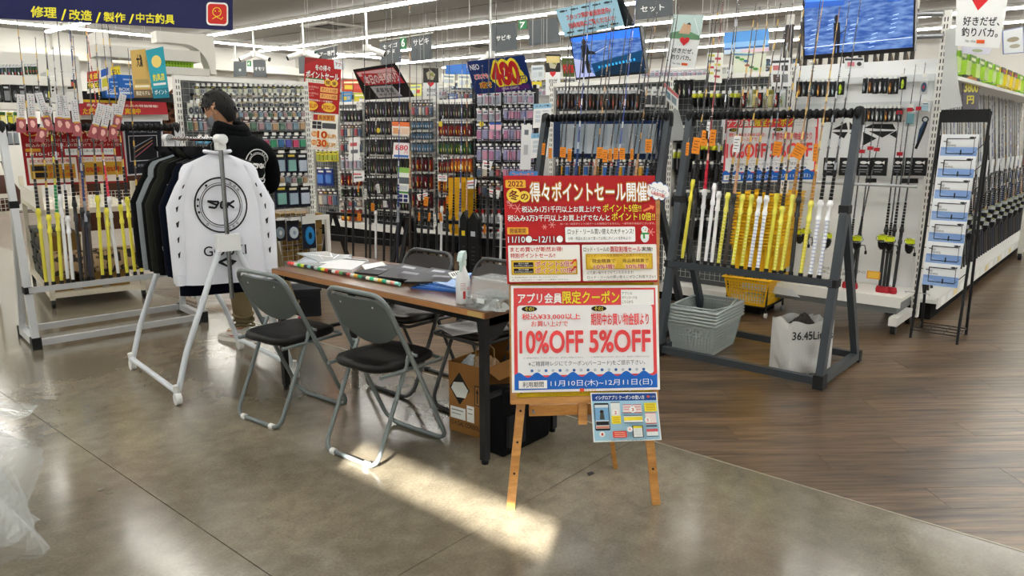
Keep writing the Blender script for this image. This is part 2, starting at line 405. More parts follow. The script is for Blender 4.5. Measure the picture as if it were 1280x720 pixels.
def flat_on_table(name, px4, z, th, mat, lab, cat, group=None, draw=None, W=100, Hh=70):
    """a sheet or book lying flat, corners at pixels tl,tr,br,bl"""
    c = [g(p[0], p[1], z + th) for p in px4]; o0 = (c[0] + c[2]) / 2; o0.z = z
    cc = [Vector((p.x - o0.x, p.y - o0.y, 0)) for p in c]
    b = MB(); n = 4; vs = cc + [p + Vector((0, 0, th)) for p in cc]
    b.add(vs, [(0, 1, 2, 3), (7, 6, 5, 4)] + [(i, 4 + i, 4 + (i + 1) % 4, (i + 1) % 4) for i in range(4)], mat)
    o = b.build(name, None, o0, label=lab, cat=cat, group=group)
    if draw:
        f = lambda x, y, l: (cc[0] * (1 - x / W) * (1 - y / Hh) + cc[1] * (x / W) * (1 - y / Hh) + cc[2] * (x / W) * (y / Hh) + cc[3] * (1 - x / W) * (y / Hh)) + Vector((0, 0, th + l))
        p = Print(f); draw(p); p.build('print', o)
    return o
PLAS = M('#dfe6ea', .12, alpha=.55); PAPER = M('#eceef0', .45)
flat_on_table('catalogue', [(385, 318), (440, 318), (420, 331), (366, 330)], TZ, .012, M('#c9ced4', .2), 'glossy grey catalogue in a clear sleeve at the far left of the table', 'catalogue',
              draw=lambda p: (p.rect(8, 8, 92, 30, '#8d98a6'), p.rect(10, 38, 50, 60, '#aeb7c2'), p.rect(56, 36, 90, 62, '#f4f6f8')))
flat_on_table('clear_folder', [(371, 316), (408, 314), (440, 322), (400, 327)], TZ + .0125, .006, M('#d4dde2', .1), 'pale crumpled clear folder on top of the grey catalogue', 'folder',
              draw=lambda p: (p.line([(10, 10), (60, 50), (90, 20)], 3, '#f7f9fa'), p.line([(20, 60), (50, 20)], 2, '#b9c3ca'), p.line([(50, 62), (95, 40)], 2, '#ffffff')))
flat_on_table('white_folder', [(424, 322), (461, 325), (440, 337), (397, 334)], TZ, .016, PAPER, 'thick white folder right of the clear sleeve on the table', 'folder',
              draw=lambda p: (p.rect(3, 3, 97, 10, '#1a1b20'),))
for k, (q, lb) in enumerate([([(470, 329), (500, 331), (473, 343), (443, 340)], 'dark photo catalogue next to the white folder'),
                             ([(502, 329), (540, 336), (515, 350), (472, 345)], 'middle black catalogue with grey pictures on the table'),
                             ([(540, 334), (575, 340), (560, 352), (505, 352)], 'black catalogue beside the blue bags')]):
    flat_on_table('catalogue', q, TZ + .0135 * k, .010, M('#1d1e24', .42), lb, 'catalogue', 'dark catalogues on the table',
                  draw=lambda p: (p.rect(6, 6, 94, 26, '#50525c'), p.rect(6, 30, 40, 62, '#3b3d46'), p.rect(44, 34, 92, 44, '#8b8e99'), p.rect(44, 48, 92, 60, '#33353d'), p.rect(20, 10, 60, 20, '#b9bcc6')))
flat_on_table('paper_sheet', [(452, 331), (478, 327), (482, 331), (456, 337)], TZ + .0130, .001, PAPER, 'narrow white paper strip lying on the dark catalogues', 'paper')
# blue plastic bags, fanned out
for k in range(5):
    dz = .0075 * k; o = k * 2.2
    flat_on_table('plastic_bag', [(548 + o, 343 - o * .4), (590, 341), (583 - o, 366 - o * .7), (514 + o * 2.4, 359 - o * .9)], TZ + dz, .0055, M(['#2f62b8', '#4b83d6', '#6c9de0', '#4076cc', '#86aee6'][k], .25),
                  ['lowest dark blue plastic bag of the fan beside the spray bottle', 'second lowest blue plastic bag of the fan', 'middle pale blue plastic bag of the fan', 'second from top blue plastic bag of the fan', 'topmost light blue plastic bag of the fan'][k], 'plastic bag', 'blue plastic bags on the table')
flat_on_table('paper_plate', [(560, 341), (578, 337), (583, 345), (566, 348)], TZ + .038, .004, PAPER, 'small white paper with black lettering on the blue bags', 'paper',
              draw=lambda p: [p.rect(12 + i * 14, 15, 20 + i * 14, 50, '#2a2a2e') for i in range(6)])
# the long striped measuring sheet: a strip of coloured lure cards
stp = thing('colour_swatch_strip', 'long rolled strip of many coloured bands along the front edge of the table', 'sample strip', g(360, 332, TZ))
a = g(361, 331, TZ); c = g(500, 358, TZ); o0 = stp.location
cols = ['#e8404a', '#ff6d5a', '#ffffff', '#45c94a', '#e9f04a', '#1d1e22', '#8fd0d8', '#101012', '#c9cbd0', '#39b06a', '#f2e63a', '#d23c34', '#17181c', '#f0f0f0', '#d85a4a', '#4f9e5a', '#202125', '#c8483e', '#e3e3df', '#d9a93a', '#23a37c', '#26282c', '#f1ecd8', '#2ec08e', '#f0e8d0', '#e6c04a', '#1f9e86', '#efe9da', '#ee9f8c', '#8ed6cc']
for i, cc in enumerate(cols):
    p0 = a + (c - a) * (i / len(cols)) - o0; p1 = a + (c - a) * ((i + .97) / len(cols)) - o0
    z = Vector((0, 0, .011)); MB().tube([p0 + z, p1 + z], .0105, M(cc, .35), 8).build('band', stp)
# spray bottle
sb = thing('spray_bottle', 'white trigger spray bottle with red and blue label at the right end of the table', 'bottle', g(579, 379, TZ), R(30))
m = M('#e9edf2', .3)
MB().lathe([(.030, 0), (.034, .006), (.034, .11), (.031, .125), (.020, .15), (.0145, .165), (.0145, .185)], m, n=16).build('bottle_body', sb)
MB().lathe([(.0175, .178), (.0175, .2), (.013, .205)], M('#cfe0e0', .3), n=12).build('collar', sb)
b = MB(); m2 = M('#bcd3d3', .35); b.prism([(-.055, .222), (-.06, .205), (-.03, .203), (.03, .203), (.034, .225), (.02, .243), (-.03, .243)], -.012, .012, m2); b.build('spray_head', sb)
MB().prism([(-.028, .204), (-.040, .17), (-.046, .155), (-.040, .155), (-.030, .172), (-.016, .204)], -.006, .006, m2).build('trigger', sb)
def cylmap(r, W, Hh, z0, z1, a0, a1):
    return lambda x, y, l: Vector(((r + l) * math.cos(a0 + (a1 - a0) * x / W), (r + l) * math.sin(a0 + (a1 - a0) * x / W), z1 - (z1 - z0) * y / Hh))
p = Print(cylmap(.0342, 100, 100, .02, .11, R(130), R(320)))
p.rect(34, 52, 44, 92, '#d43b3b', 3); p.text('除菌', 50, 30, 64, 50, '#c64848'); p.rect(78, 10, 98, 34, '#2a4f8f', 4)
for i in range(5): p.rect(24, 10 + i * 8, 44, 12 + i * 8, '#c27878', 2)
for i in range(6): p.rect(50, 55 + i * 6, 68, 57 + i * 6, '#8f98a4', 2)
p.build('label', sb)
# clear plastic organiser
cb = thing('clear_parts_box', 'clear plastic parts box full of dark small tackle beside the spray bottle', 'box', g(612, 384, TZ), R(-86))
CL = M('#dfe7ea', .12, alpha=.16); CL2 = M('#cfd8dc', .2, alpha=.32)
b = MB(); b.box(-.09, .09, -.06, -.058, 0, .045, CL); b.box(-.09, .09, .12, .122, 0, .045, CL); b.box(-.09, -.088, -.06, .12, 0, .045, CL); b.box(.088, .09, -.06, .12, 0, .045, CL); b.box(-.09, .09, -.06, .12, 0, .002, CL)
for x in (-.03, .03): b.box(x, x + .0015, -.06, .12, .002, .043, CL2)
b.build('box_body', cb)
MB().box(-.092, .092, -.062, .124, .0452, .051, CL2).build('lid', cb)
MB().box(-.02, .02, -.066, -.062, .03, .05, M('#e9eef0', .2)).build('latch', cb)
rb = MB()
for k in range(70):
    x, y, z = random.uniform(-.08, .08), random.uniform(-.05, .11), random.uniform(.005, .032); s_ = random.uniform(.004, .010)
    T = Matrix.Translation((x, y, z)) @ Euler((random.random() * 6, random.random() * 6, 0)).to_matrix().to_4x4()
    rb.box(-s_, s_, -s_ * .4, s_ * .4, -s_ * .6, s_ * .6, M(random.choice(['#26221f', '#4a2f2a', '#6e2e2c', '#3d4a3a', '#8b8f92', '#15171a', '#5b5145']), .4), T)
rb.build('small_tackle', cb, kind='stuff')
lb_ = thing('clear_lid_box', 'taller milky clear plastic case stacked behind on the small tackle box', 'box', g(612, 384, TZ) + Vector((.0, .0, .0511)), R(-86))
b = MB(); b.box(-.10, .11, .0, .14, 0, .002, CL2); b.box(-.10, .11, .0, .002, 0, .065, CL); b.box(-.1, .11, .138, .14, 0, .065, CL); b.box(-.1, -.098, 0, .14, 0, .065, CL); b.box(.108, .11, 0, .14, 0, .065, CL); b.build('case_body', lb_)
MB().box(-.103, .113, -.003, .143, .0652, .073, CL2).build('lid', lb_)
def crumple(name, loc, sx, sy, sz, mat, lab, cat, seed, n=14, rz=0, parent=None):
    rnd = random.Random(seed); ph = [(rnd.uniform(4, 16), rnd.uniform(4, 16), rnd.uniform(0, 6)) for _ in range(7)]
    def f(a, b_):
        x = (a - .5) * sx; y = (b_ - .5) * sy; e = math.sin(math.pi * a) * math.sin(math.pi * b_)
        z = sum(abs(math.sin(p * a + q * b_ + r)) for p, q, r in ph) / 7 * sz * (.3 + e) + e * sz * .6
        return Vector((x + .06 * sx * math.sin(9 * b_ + seed), y + .06 * sy * math.sin(8 * a), z + .001))
    return MB().grid(n, n, f, mat, False).build(name, parent, loc, rz, label=lab, cat=cat)
crumple('plastic_bag', g(621, 387, TZ), .12, .12, .03, M('#dfe6ea', .1, alpha=.45), 'small crumpled clear plastic bag at the right corner of the table', 'plastic bag', 3, rz=.4)

# ---------------------------------------------------------------- folding chairs
def chair(name, label, loc, rz, frame, seatm, backm, dark):
    """faces +x; origin on the floor under the middle of the seat"""
    W = .215; r = .0115
    t = thing(name, label, 'chair', loc, rz, 'folding chairs at the table')
    # main frame: up the back, over the top, down to the front floor bar
    def arc(p, q, s_, n=5): return [p.lerp(q, i / n) for i in range(n + 1)]
    top = Vector((-.175, 0, .80)); bot = Vector((.205, 0, .012))
    def P(k, y): return top.lerp(bot, k) + Vector((0, y, 0))
    # rounded loop
    L = (bot - top).length; rad = .075
    path = []
    d = (bot - top).normalized(); up = -d
    def corner(cen, u1, u2):     # quarter arc from direction u1 to u2 round centre cen
        return [cen + (u1 * math.cos(R(a)) + u2 * math.sin(R(a))) * rad for a in (0, 22, 45, 67, 90)]
    yv = Vector((0, 1, 0)); Wt = W - .012
    path += corner(top + d * rad + yv * (Wt - rad), yv, up)[::1]
    path += corner(top + d * rad - yv * (Wt - rad), up, -yv)
    kx = .50
    path.append(P(kx, -W)); path += corner(bot + up * rad - yv * (W - rad), -yv, d)
    path += corner(bot + up * rad + yv * (W - rad), d, yv); path.append(P(kx, W)); path.append(path[0])
    MB().tube(path, r, frame, 8, False).build('main_frame', t)
    # rear leg frame
    tp = Vector((-.01, 0, .50)); bt = Vector((-.235, 0, .012)); d2 = (bt - tp).normalized(); W2 = W - .03; rad = .055
    pth = [tp + Vector((.012, W2 + .01, 0)), tp + Vector((0, W2, .0)), tp + Vector((0, W2, 0)) + d2 * .04]
    pth += corner(bt - d2 * rad + yv * (W2 - rad), yv, d2)[0:5]; pth += corner(bt - d2 * rad - yv * (W2 - rad), d2, -yv)
    pth += [tp + Vector((0, -W2, 0)) + d2 * .04, tp + Vector((0, -W2, 0)), tp + Vector((.012, -W2 - .01, 0))]
    MB().tube(pth, r * .95, frame, 8).build('rear_leg_frame', t)
    for y in (-.12, .12): MB().tube([bt + Vector((0, y - .014, 0)), bt + Vector((0, y + .014, 0))], .0165, M('#e9e9e6', .5) if not dark else M('#1c1c1e', .6), 8).build('floor_glide', t)
    # seat frame and pad
    MB().tube([(-.19, -W + .03, .428), (.19, -W + .022, .43), (.205, -W + .05, .43), (.205, W - .05, .43), (.19, W - .022, .43), (-.19, W - .03, .428)], .0095, frame, 8).build('seat_frame', t)
    MB().tube([(-.05, -W + .02, .415), (-.05, W - .02, .415)], .007, frame, 6).build('cross_bar', t)
    n = 10
    def outline(s_, z):
        out = []
        for k in range(28):
            a = 2 * math.pi * k / 28; c, s2 = math.cos(a), math.sin(a); e = .42
            x = math.copysign(abs(c) ** e, c) * .2 * s_; y = math.copysign(abs(s2) ** e, s2) * .19 * s_ * (1 - .06 * (1 if c > 0 else -c * 2.2))
            out.append(Vector((x, y, z)))
        return out
    lay = [outline(.93, .432), outline(.99, .440), outline(1.0, .455), outline(.97, .468), outline(.88, .474), outline(.5, .470)]
    vs = [p for l in lay for p in l]; fs = []
    for j in range(5):
        for k in range(28): fs.append((j * 28 + k, j * 28 + (k + 1) % 28, (j + 1) * 28 + (k + 1) % 28, (j + 1) * 28 + k))
    mb = MB().add(vs, fs, seatm, True); mb.add(lay[0], [tuple(range(27, -1, -1))], seatm); mb.add(lay[5], [tuple(range(28))], seatm, True); mb.build('seat', t)
    # back panel, follows the frame, rounded lower edge
    nrm = Vector((-d.z, 0, d.x)).normalized();
    if nrm.x < 0: nrm = -nrm
    pts = []
    for k in range(-9, 10):
        y = k / 9 * (Wt - .010); e = abs(k / 9)
        pts.append((y, .02 + .05 * max(0, e - .7) / .3 * (e)))
    low = [(y * .985, .205 + .075 * (1 - (abs(y) / Wt) ** 2.2)) for y, _ in pts[::-1]]
    ring = pts + low; bow = lambda y: -.018 * (1 - (y / Wt) ** 2)
    def bp(y, s_, o): return top + d * s_ + Vector((0, y, 0)) + nrm * (bow(y) + o)
    vs = [bp(y, s_, .006) for y, s_ in ring] + [bp(y, s_, -.006) for y, s_ in ring]; n = len(pts); N = 2 * n; fs = []
    for k in range(n - 1): fs.append((k, k + 1, N - 2 - k, N - 1 - k)); fs.append((N + k, N + N - 1 - k, N + N - 2 - k, N + k + 1))
    for k in range(N): fs.append((k, N + k, N + (k + 1) % N, (k + 1) % N))
    MB().add(vs, fs, backm, False).build('backrest', t)
    for y in (-.12, 0.1):
        MB().tube([bp(y, .06, -.006), bp(y, .06, -.009)], .005, M('#d9d9d6', .3, .8), 8).build('rivet', t)
    MB().tube([tp + Vector((.0, W2 + .004, 0)), tp + Vector((.0, W + .018, 0))], .008, frame, 8).build('pivot', t); MB().tube([tp + Vector((0, -W2 - .004, 0)), tp + Vector((0, -W - .018, 0))], .008, frame, 8).build('pivot', t)
    return t
GREY = M('#737c7e', .36, .25); BPAN = M('#59605f', .5); DK = M('#4c4e50', .35, .5)
VIN = M('#08080a', .45, bump=.15, scale=60); BRN = M('#1c1513', .34)
chair('folding_chair', 'grey framed folding chair with black seat nearest the camera', (2.225, 2.715, 0), R(2), GREY, VIN, BPAN, False)
chair('folding_chair', 'grey framed folding chair with black seat beside the white garment rack', (2.19, 3.46, 0), R(4), GREY, VIN, BPAN, False)
chair('folding_chair', 'dark brown padded folding chair across the table, the left one', (2.92, 3.30, 0), R(180), DK, BRN, BRN, True)
chair('folding_chair', 'dark brown padded folding chair across the table beside the cardboard box', (2.93, 2.72, 0), R(178), DK, BRN, BRN, True)
flat_on_table('paper_sheet', [(545, 407), (590, 400), (612, 412), (566, 419)], .478, .004, PAPER, 'white papers lying on the seat of the chair behind the table leg', 'paper')
# ---------------------------------------------------------------- under the table
CARD = M('#8a6238', .8, noise=.12, scale=12, bump=.1)
bx = thing('cardboard_box', 'open brown cardboard box with a black diamond mark under the table end', 'box', (2.56, 2.62, 0), 0)
# local: x right (-v), y away; rotated -90
bx.rotation_euler = (0, 0, R(-86)); HB = .37
b = MB(); b.box(0, .24, 0, .006, 0, HB, CARD); b.box(0, .24, .30, .306, 0, HB, CARD); b.box(0, .006, .006, .3, 0, HB, CARD); b.box(.234, .24, .006, .3, 0, HB, CARD); b.box(.006, .234, .006, .3, 0, .006, CARD); b.build('carton', bx)
MB().add([(0, .306, HB), (.24, .306, HB), (.23, .40, HB + .05), (.01, .40, HB + .05)], [(0, 1, 2, 3)], CARD).build('flap', bx)
MB().add([(.24, 0, HB), (.24, .306, HB), (.31, .29, HB - .05), (.31, .02, HB - .05)], [(0, 1, 2, 3)], CARD).build('flap', bx)
p = Print(flatmap(0, HB, .24, HB, 100, 154))
p.poly([(30, 20), (58, 56), (30, 92), (2, 56)], '#0f0e0d'); p.poly([(14, 44), (40, 40), (54, 56), (46, 74), (22, 76), (7, 58)], '#c9cbc8')
p.rect(4, 98, 46, 124, '#dcdedb'); p.rect(8, 104, 40, 106, '#555'+'555'); p.rect(8, 112, 34, 114, '#888888'); p.rect(50, 88, 70, 124, '#dcdedb'); p.rect(53, 94, 66, 96, '#777777'); p.rect(53, 104, 66, 106, '#777777')
p.text('12 4 GAL CONSOLES', 6, 128, 94, 138, '#2b1c10', .02)
p.poly([(72, 40), (98, 40), (98, 84), (72, 84)], '#22170d'); p.poly([(74, 42), (96, 42), (96, 82), (74, 82)], '#8a6238')
for x in (80, 90): p.rect(x - 1.3, 54, x + 1.3, 78, '#22170d'); p.poly([(x - 4, 56), (x, 46), (x + 4, 56)], '#22170d')
p.build('print', bx)
crumple('packing_paper', (2.70, 2.50, .27), .2, .2, .08, M('#a98f72', .7), 'crumpled packing paper inside the open cardboard box', 'paper', 5)
crumple('plastic_wrap', (2.66, 2.56, .30), .12, .12, .06, M('#b9c4cc', .2), 'crumpled clear wrap at the left inside the cardboard box', 'plastic', 8)
MB().tube([(2.62, 2.5, .33), (2.66, 2.52, .43), (2.7, 2.5, .47), (2.74, 2.47, .42), (2.72, 2.45, .34)], .003, M('#8f7a4a', .6), 6).build('string_loop', None, label='thin tan string looped up out of the cardboard box', cat='string')
bb = thing('black_tote_bag', 'black fabric bag standing on the floor behind the near table leg', 'bag', (2.47, 2.27, 0), 0); CLO = M('#0b0c0f', .8, bump=.3, scale=25)
def bagf(a, z):
    x = .02 + .36 * a; return x
b = MB(); b.prism([(0, 0), (.36, 0), (.38, .20), (.37, .33), (.2, .30), (.02, .34), (-.01, .2)], -.10, .02, CLO); o = b.build('bag_body', bb)
bv = o.modifiers.new('b', 'BEVEL'); bv.width = .02; bv.segments = 3
MB().tube([(.06, -.105, .3), (.08, -.11, .42), (.18, -.11, .45), (.26, -.11, .42), (.28, -.105, .3)], .008, CLO, 6).build('handle', bb)
MB().box(.02, .14, -.12, -.102, .05, .2, M('#121317', .7)).build('side_pocket', bb)
c0 = (2.87, 4.62)
bn = thing('storage_bin', 'dark grey plastic bin on the floor beneath the far end of the table', 'bin', (3.02, 4.42, 0), R(-50))
p3 = g(352, 398); p4 = g(402, 395); bn.location = p3; bn.rotation_euler = (0, 0, math.atan2(p4.y - p3.y, p4.x - p3.x)); wd_ = (p4 - p3).length
DG = M('#1b1e22', .5)
b = MB()
b.prism([(0.01, 0), (wd_ - .01, 0), (wd_, .22), (0, .22)], 0, .012, DG); b.prism([(0.01, 0), (wd_ - .01, 0), (wd_, .22), (0, .22)], .26, .272, DG)
b.box(0, .012, .012, .26, 0, .22, DG); b.box(wd_ - .012, wd_, .012, .26, 0, .22, DG); b.box(0.01, wd_ - .01, .012, .26, 0, .01, DG); b.build('bin_body', bn)
MB().box(-.01, wd_ + .01, -.008, .28, .2205, .236, M('#24282e', .45)).build('rim_lid', bn)
MB().box(.03, wd_ - .03, -.003, -.0005, .03, .18, M('#15181c', .5)).build('recessed_panel', bn)
# a dropped black scrap and a pale label on the floor, two bolt covers
p = g(737, 592); MB().prism([(-.02, -.01), (.015, -.014), (.022, .004), (-.005, .012)], 0.0003, .002, M('#0d0d0e', .6), ax='z').build('black_scrap', None, p, label='tiny black scrap lying on the concrete right of the easel', cat='litter')
for q, lb in (((126, 612), 'small round metal floor plug, the left of two in the concrete'), ((137, 616), 'small round metal floor plug, the right of two in the concrete')):
    MB().lathe([(.014, 0), (.014, .0015), (.009, .0015), (.008, .0008)], M('#6d675b', .4, .4), n=16).build('floor_plug', None, g(*q), label=lb, cat='floor plug')
# clear plastic bag in the lower left corner
pb = thing('clear_plastic_bag', 'large crumpled clear plastic bag cut off by the lower left corner', 'plastic bag', g(-22, 690), R(40)); pb.scale = (1.25, 1.25, 1.3)
def pf(a, b_):
    an = 2 * math.pi * a; h = b_; r = (.17 + .05 * math.sin(3 * an + 5 * h) + .03 * math.sin(7 * an + 9 * h)) * (1 - .25 * h * h) * (math.sin(math.pi * min(1, (1 - h) * 2 + .05) / 2) ** .5)
    return Vector((r * math.cos(an), r * .8 * math.sin(an), .36 * h + .015 * math.sin(9 * an + 13 * h)))
FILM = M('#dfe5e7', .12, alpha=.26)
MB().grid(30, 16, pf, FILM, False).build('film', pb)
MB().grid(12, 8, lambda a, b_: Vector((.05 + .26 * a, .06 * math.sin(5 * b_ + 4 * a) + .05, .33 + .03 * math.sin(6 * a) + .02 * b_)), FILM, False).build('loose_flap', pb)
crumple('inner_wad', (.02, 0, .01), .24, .22, .16, M('#dfe4e6', .15, alpha=.3), None, None, 11, 16, 0, pb)
# ---------------------------------------------------------------- easel with its posters
EP = Pl(2.12, 1.83, -45)
EW = wood_mat('easel_wood', '#a06a2c', '#c98f48', .4, (1, 1, 6), 6, 0, .1, per=False)
es = thing('easel', 'light wooden display easel with a yellow cork board carrying the red sale posters', 'easel', EP.w((0, 0, 0)), EP.a)
def el(px, py, y=0.): return EP.l(px, py, y)
lean = .16   # metres the top leans back
def ly(z): return lean * z / 1.35 * 1.0
def leg(px0, py0, topx, topz):
    a = EP.l(px0, py0, 0); a.y = 0; a.z = 0.0; b_ = Vector((topx, ly(topz), topz)); MB().bar(a, b_, .034, .018, EW, (0, 1, 0)).build('leg', es)
    for k in (.12, .22, .32): q = a.lerp(b_, k); MB().tube([q + Vector((0, -.012, 0)), q + Vector((0, .012, 0))], .005, M('#2a1b0c', .6), 8).build('peg_hole', es)
leg(638, 637, .14, 1.28); leg(820, 630, .47, 1.28)
bk = g(769, 584); q = bk - EP.o; MB().bar((q.dot(EP.t), q.dot(EP.n), 0), (.30, ly(1.2), 1.2), .032, .018, EW, (1, 0, 0)).build('rear_leg', es)
zr = .40; MB().bar((.085, ly(zr) + .02, zr), (.52, ly(zr) + .02, zr), .018, .045, EW).build('cross_rail', es)
MB().bar((.30, ly(.33) - .0, .345), (.30, ly(.6), .6), .035, .018, EW, (0, 1, 0)).build('centre_post', es)
for x in (.1, .30, .5): MB().tube([(x, ly(zr) - .006, zr), (x, ly(zr) + .03, zr)], .006, M('#8b8f94', .3, .8), 8).build('wing_bolt', es)
# board: thin frame round yellow cork
def board(name, x0, x1, z0, z1, lab=None):
    pass
bd = thing('cork_board', 'wood framed yellow felt notice board resting on the easel', 'board', EP.w((.018, ly(.46) - .012, .455)), EP.a); bd.rotation_euler = (-math.atan2(lean, 1.35), 0, EP.a)
BW, BH = .575, .83
YF = M('#c7a92a', .9, noise=.25, scale=120, bump=.2)
MB().box(0, BW, -.01, .004, 0, BH, YF).build('felt_panel', bd)
for a in ((-.012, BW + .012, -.014, .012), (-.012, BW + .012, BH - .012, BH + .012)): MB().box(a[0], a[1], -.02, .01, a[2], a[3], EW).build('frame_rail', bd)
for x in (0, BW): MB().box(x - .012, x + .012, -.019, .0095, .012, BH - .012, EW).build('frame_rail', bd)
for k, (x, z) in enumerate(((.44, .035), (.47, .034), (.505, .036), (.54, .037), (.03, .035))): MB().tube([(x, -.019, z), (x, -.010, z)], .006, M(['#d9d9d9', '#e0e0e0', '#f0d93a', '#cfcfcf', '#3a3220'][k], .4), 8).build('push_pin', bd)
BM = Matrix.Translation(bd.location) @ Euler(bd.rotation_euler).to_matrix().to_4x4()
def on_board(name, px, lab, cat, W, Hh, draw, col, th=.003, y=-.0245, rot_off=None):
    # local board plane from pixels
    inv = BM.inverted(); e = inv @ EYE; cs = []
    for a, b_ in px:
        d = inv.to_3x3() @ ray(a, b_); k = (y - e.y) / d.y; cs.append(e + d * k)
    o0 = (cs[0] + cs[2]) / 2; cc = [p - o0 for p in cs]; m = M(col, .35)
    vs = cc + [p + Vector((0, th, 0)) for p in cc]
    o = MB().add(vs, [(3, 2, 1, 0), (4, 5, 6, 7), (0, 1, 5, 4), (1, 2, 6, 5), (2, 3, 7, 6), (3, 0, 4, 7)], m).build(name, None, label=lab, cat=cat)
    o.location = BM @ o0; o.rotation_euler = bd.rotation_euler
    p = Print(quadmap(cc, W, Hh), .0004); draw(p); p.build('print', o); return o
RED = '#c4151c'; BR = '#e8494c'; BLU = '#1668c8'; YEL = '#f7e23c'
def d_top(p):   # W 700 Hh 497
    p.rect(0, 0, 700, 497, RED); p.poly([(0, 0), (700, 0), (700, 90), (0, 130)], '#b50f17')
    for x, y, s_ in ((30, 135, 16), (60, 150, 22), (180, 235, 12), (215, 225, 16), (672, 262, 20), (18, 120, 10)):
        for a in (0, 60, 120): c, d_ = math.cos(R(a)) * s_, math.sin(R(a)) * s_; p.line([(x - c, y - d_), (x + c, y + d_)], 3, '#f09a96')
    p.rrect(8, 20, 100, 56, 5, '#f3b53a'); p.text('2022', 20, 26, 88, 50, '#6b1410', .02)
    p.ell(44, 90, 33, 33, '#f3cf4a'); p.ell(92, 96, 26, 26, '#f3cf4a'); p.text('冬', 22, 68, 66, 112, '#6b1410', .03); p.text('の', 76, 84, 108, 110, '#6b1410', .03)
    p.text('得々ポイントセール開催!', 118, 32, 668, 118, '#ffffff', .02, '#c98a2a', .07)
    p.text('税込み1万1千円以上お買上げで', 78, 140, 440, 168, '#ffffff', .02, '#7a0a0e', .05); p.text('ポイント5倍!!', 450, 132, 628, 168, '#f7df3c', .02, '#7a0a0e', .05)
    p.poly([(636, 160), (670, 145), (668, 136), (690, 142), (682, 160), (677, 153), (640, 168)], '#f28a5a')
    p.text('税込み3万3千円以上お買上げでなんと', 12, 180, 480, 208, '#ffffff', .02, '#7a0a0e', .05); p.text('ポイント10倍!!', 490, 170, 690, 208, '#f7df3c', .02, '#7a0a0e', .05)
    p.text('※5・15・25日ポイント5倍デーとの併用はできません。一部対象外商品がございます。', 250, 216, 690, 226, '#f3c9c4')
    p.rrect(8, 236, 104, 268, 4, '#f3b53a'); p.text('開催期間', 20, 241, 92, 263, '#6b1410', .01)
    p.text('11/10●~12/11●', 10, 276, 260, 306, '#ffffff', .02, '#3a0608', .06)
    p.rrect(272, 236, 596, 306, 6, '#ffffff'); p.text('ロッド・リール買い替えの大チャンス!', 284, 244, 588, 270, '#2a1414', .01); p.text('小物・用品もまとめて買ってお得にポイントを貯めよう!', 284, 281, 576, 297, '#3a2222')
    p.ell(640, 284, 20, 26, '#f4f7fa'); p.ell(640, 250, 16, 16, '#f4f7fa'); p.rect(622, 264, 660, 272, '#3c9a52'); p.rect(632, 272, 640, 292, '#3c9a52'); p.poly([(640, 250), (652, 254), (640, 257)], '#f08030'); p.ell(634, 245, 2, 2, '#222222'); p.ell(645, 245, 2, 2, '#222222')
    p.rrect(8, 318, 336, 486, 5, '#fbf8f4'); p.rrect(346, 318, 692, 486, 5, '#fbf8f4')
    p.text('まとめ買いが断然お得!', 18, 326, 256, 348, RED, .02); p.text('特別ポイントセール!!', 18, 354, 222, 376, RED, .02)
    p.rect(20, 386, 322, 454, '#c79a1c'); p.rect(26, 390, 316, 450, '#e9c53a')
    for y in (396, 424): p.rect(30, y, 120, y + 22, '#1b0e0c')
    p.text('税込み金額', 52, 398, 98, 405, '#ffffff'); p.text('1万1千円以上お買上げで', 34, 408, 116, 416, '#ffffff'); p.text('税込み金額', 52, 426, 98, 433, '#ffffff'); p.text('3万3千円以上お買上げで', 34, 436, 116, 444, '#ffffff')
    p.text('ポイント5倍!!', 128, 392, 300, 417, '#c2161b', .02, '#ffffff', .05); p.text('ポイント10倍!!', 128, 422, 312, 447, '#c2161b', .02, '#ffffff', .05)
    for y in (404, 436): p.poly([(290, y), (306, y - 16), (300, y - 18), (318, y - 22), (316, y - 8), (310, y - 12), (298, y + 2)], '#d42a2a')
    p.text('※一部対象外商品がございます。詳しくはスタッフまで。', 20, 462, 230, 468, '#6b5a58'); p.text('※5・15・25日のポイント5倍デーとの併用はできません。', 20, 473, 280, 480, '#6b5a58')
    p.text('ロッド・リールの', 352, 330, 470, 350, '#3a2222', .01); p.text('買取割増セール', 474, 326, 616, 352, RED, .02); p.text('実施!', 620, 330, 670, 350, '#3a2222', .02)
    p.rect(360, 360, 670, 432, '#c79a1c'); p.rect(366, 364, 664, 428, '#e4bd33'); p.text('ロッド・リールを期間中にお売りいただくと', 368, 362, 662, 374, '#6b1410')
    p.ell(440, 404, 62, 30, '#f0cf52'); p.ell(590, 404, 62, 30, '#f0cf52'); p.text('現金精算で', 388, 384, 496, 402, '#5b1410', .01); p.text('商品券精算で', 530, 384, 650, 402, '#5b1410', .01)
    p.text('10%増!', 396, 408, 490, 430, '#c2161b', .02, '#ffffff', .04); p.text('30%増!', 540, 408, 638, 430, '#c2161b', .02, '#ffffff', .04)
    p.text('にて買い取りをさせていただきます!', 364, 440, 578, 454, '#4a2a28'); p.text('ロッド・リールの買い替えにぜひご利用下さい!', 364, 460, 680, 475, '#4a2a28')
    p.text('※商品により買い取れないものがございます。', 364, 479, 560, 484, '#7b6a68')
on_board('poster', [(629, 219.5), (818.5, 219.5), (822, 352.5), (634, 355)], 'upper red winter point sale poster on the easel', 'poster', 700, 497, d_top, '#b8141b', y=-.0265)
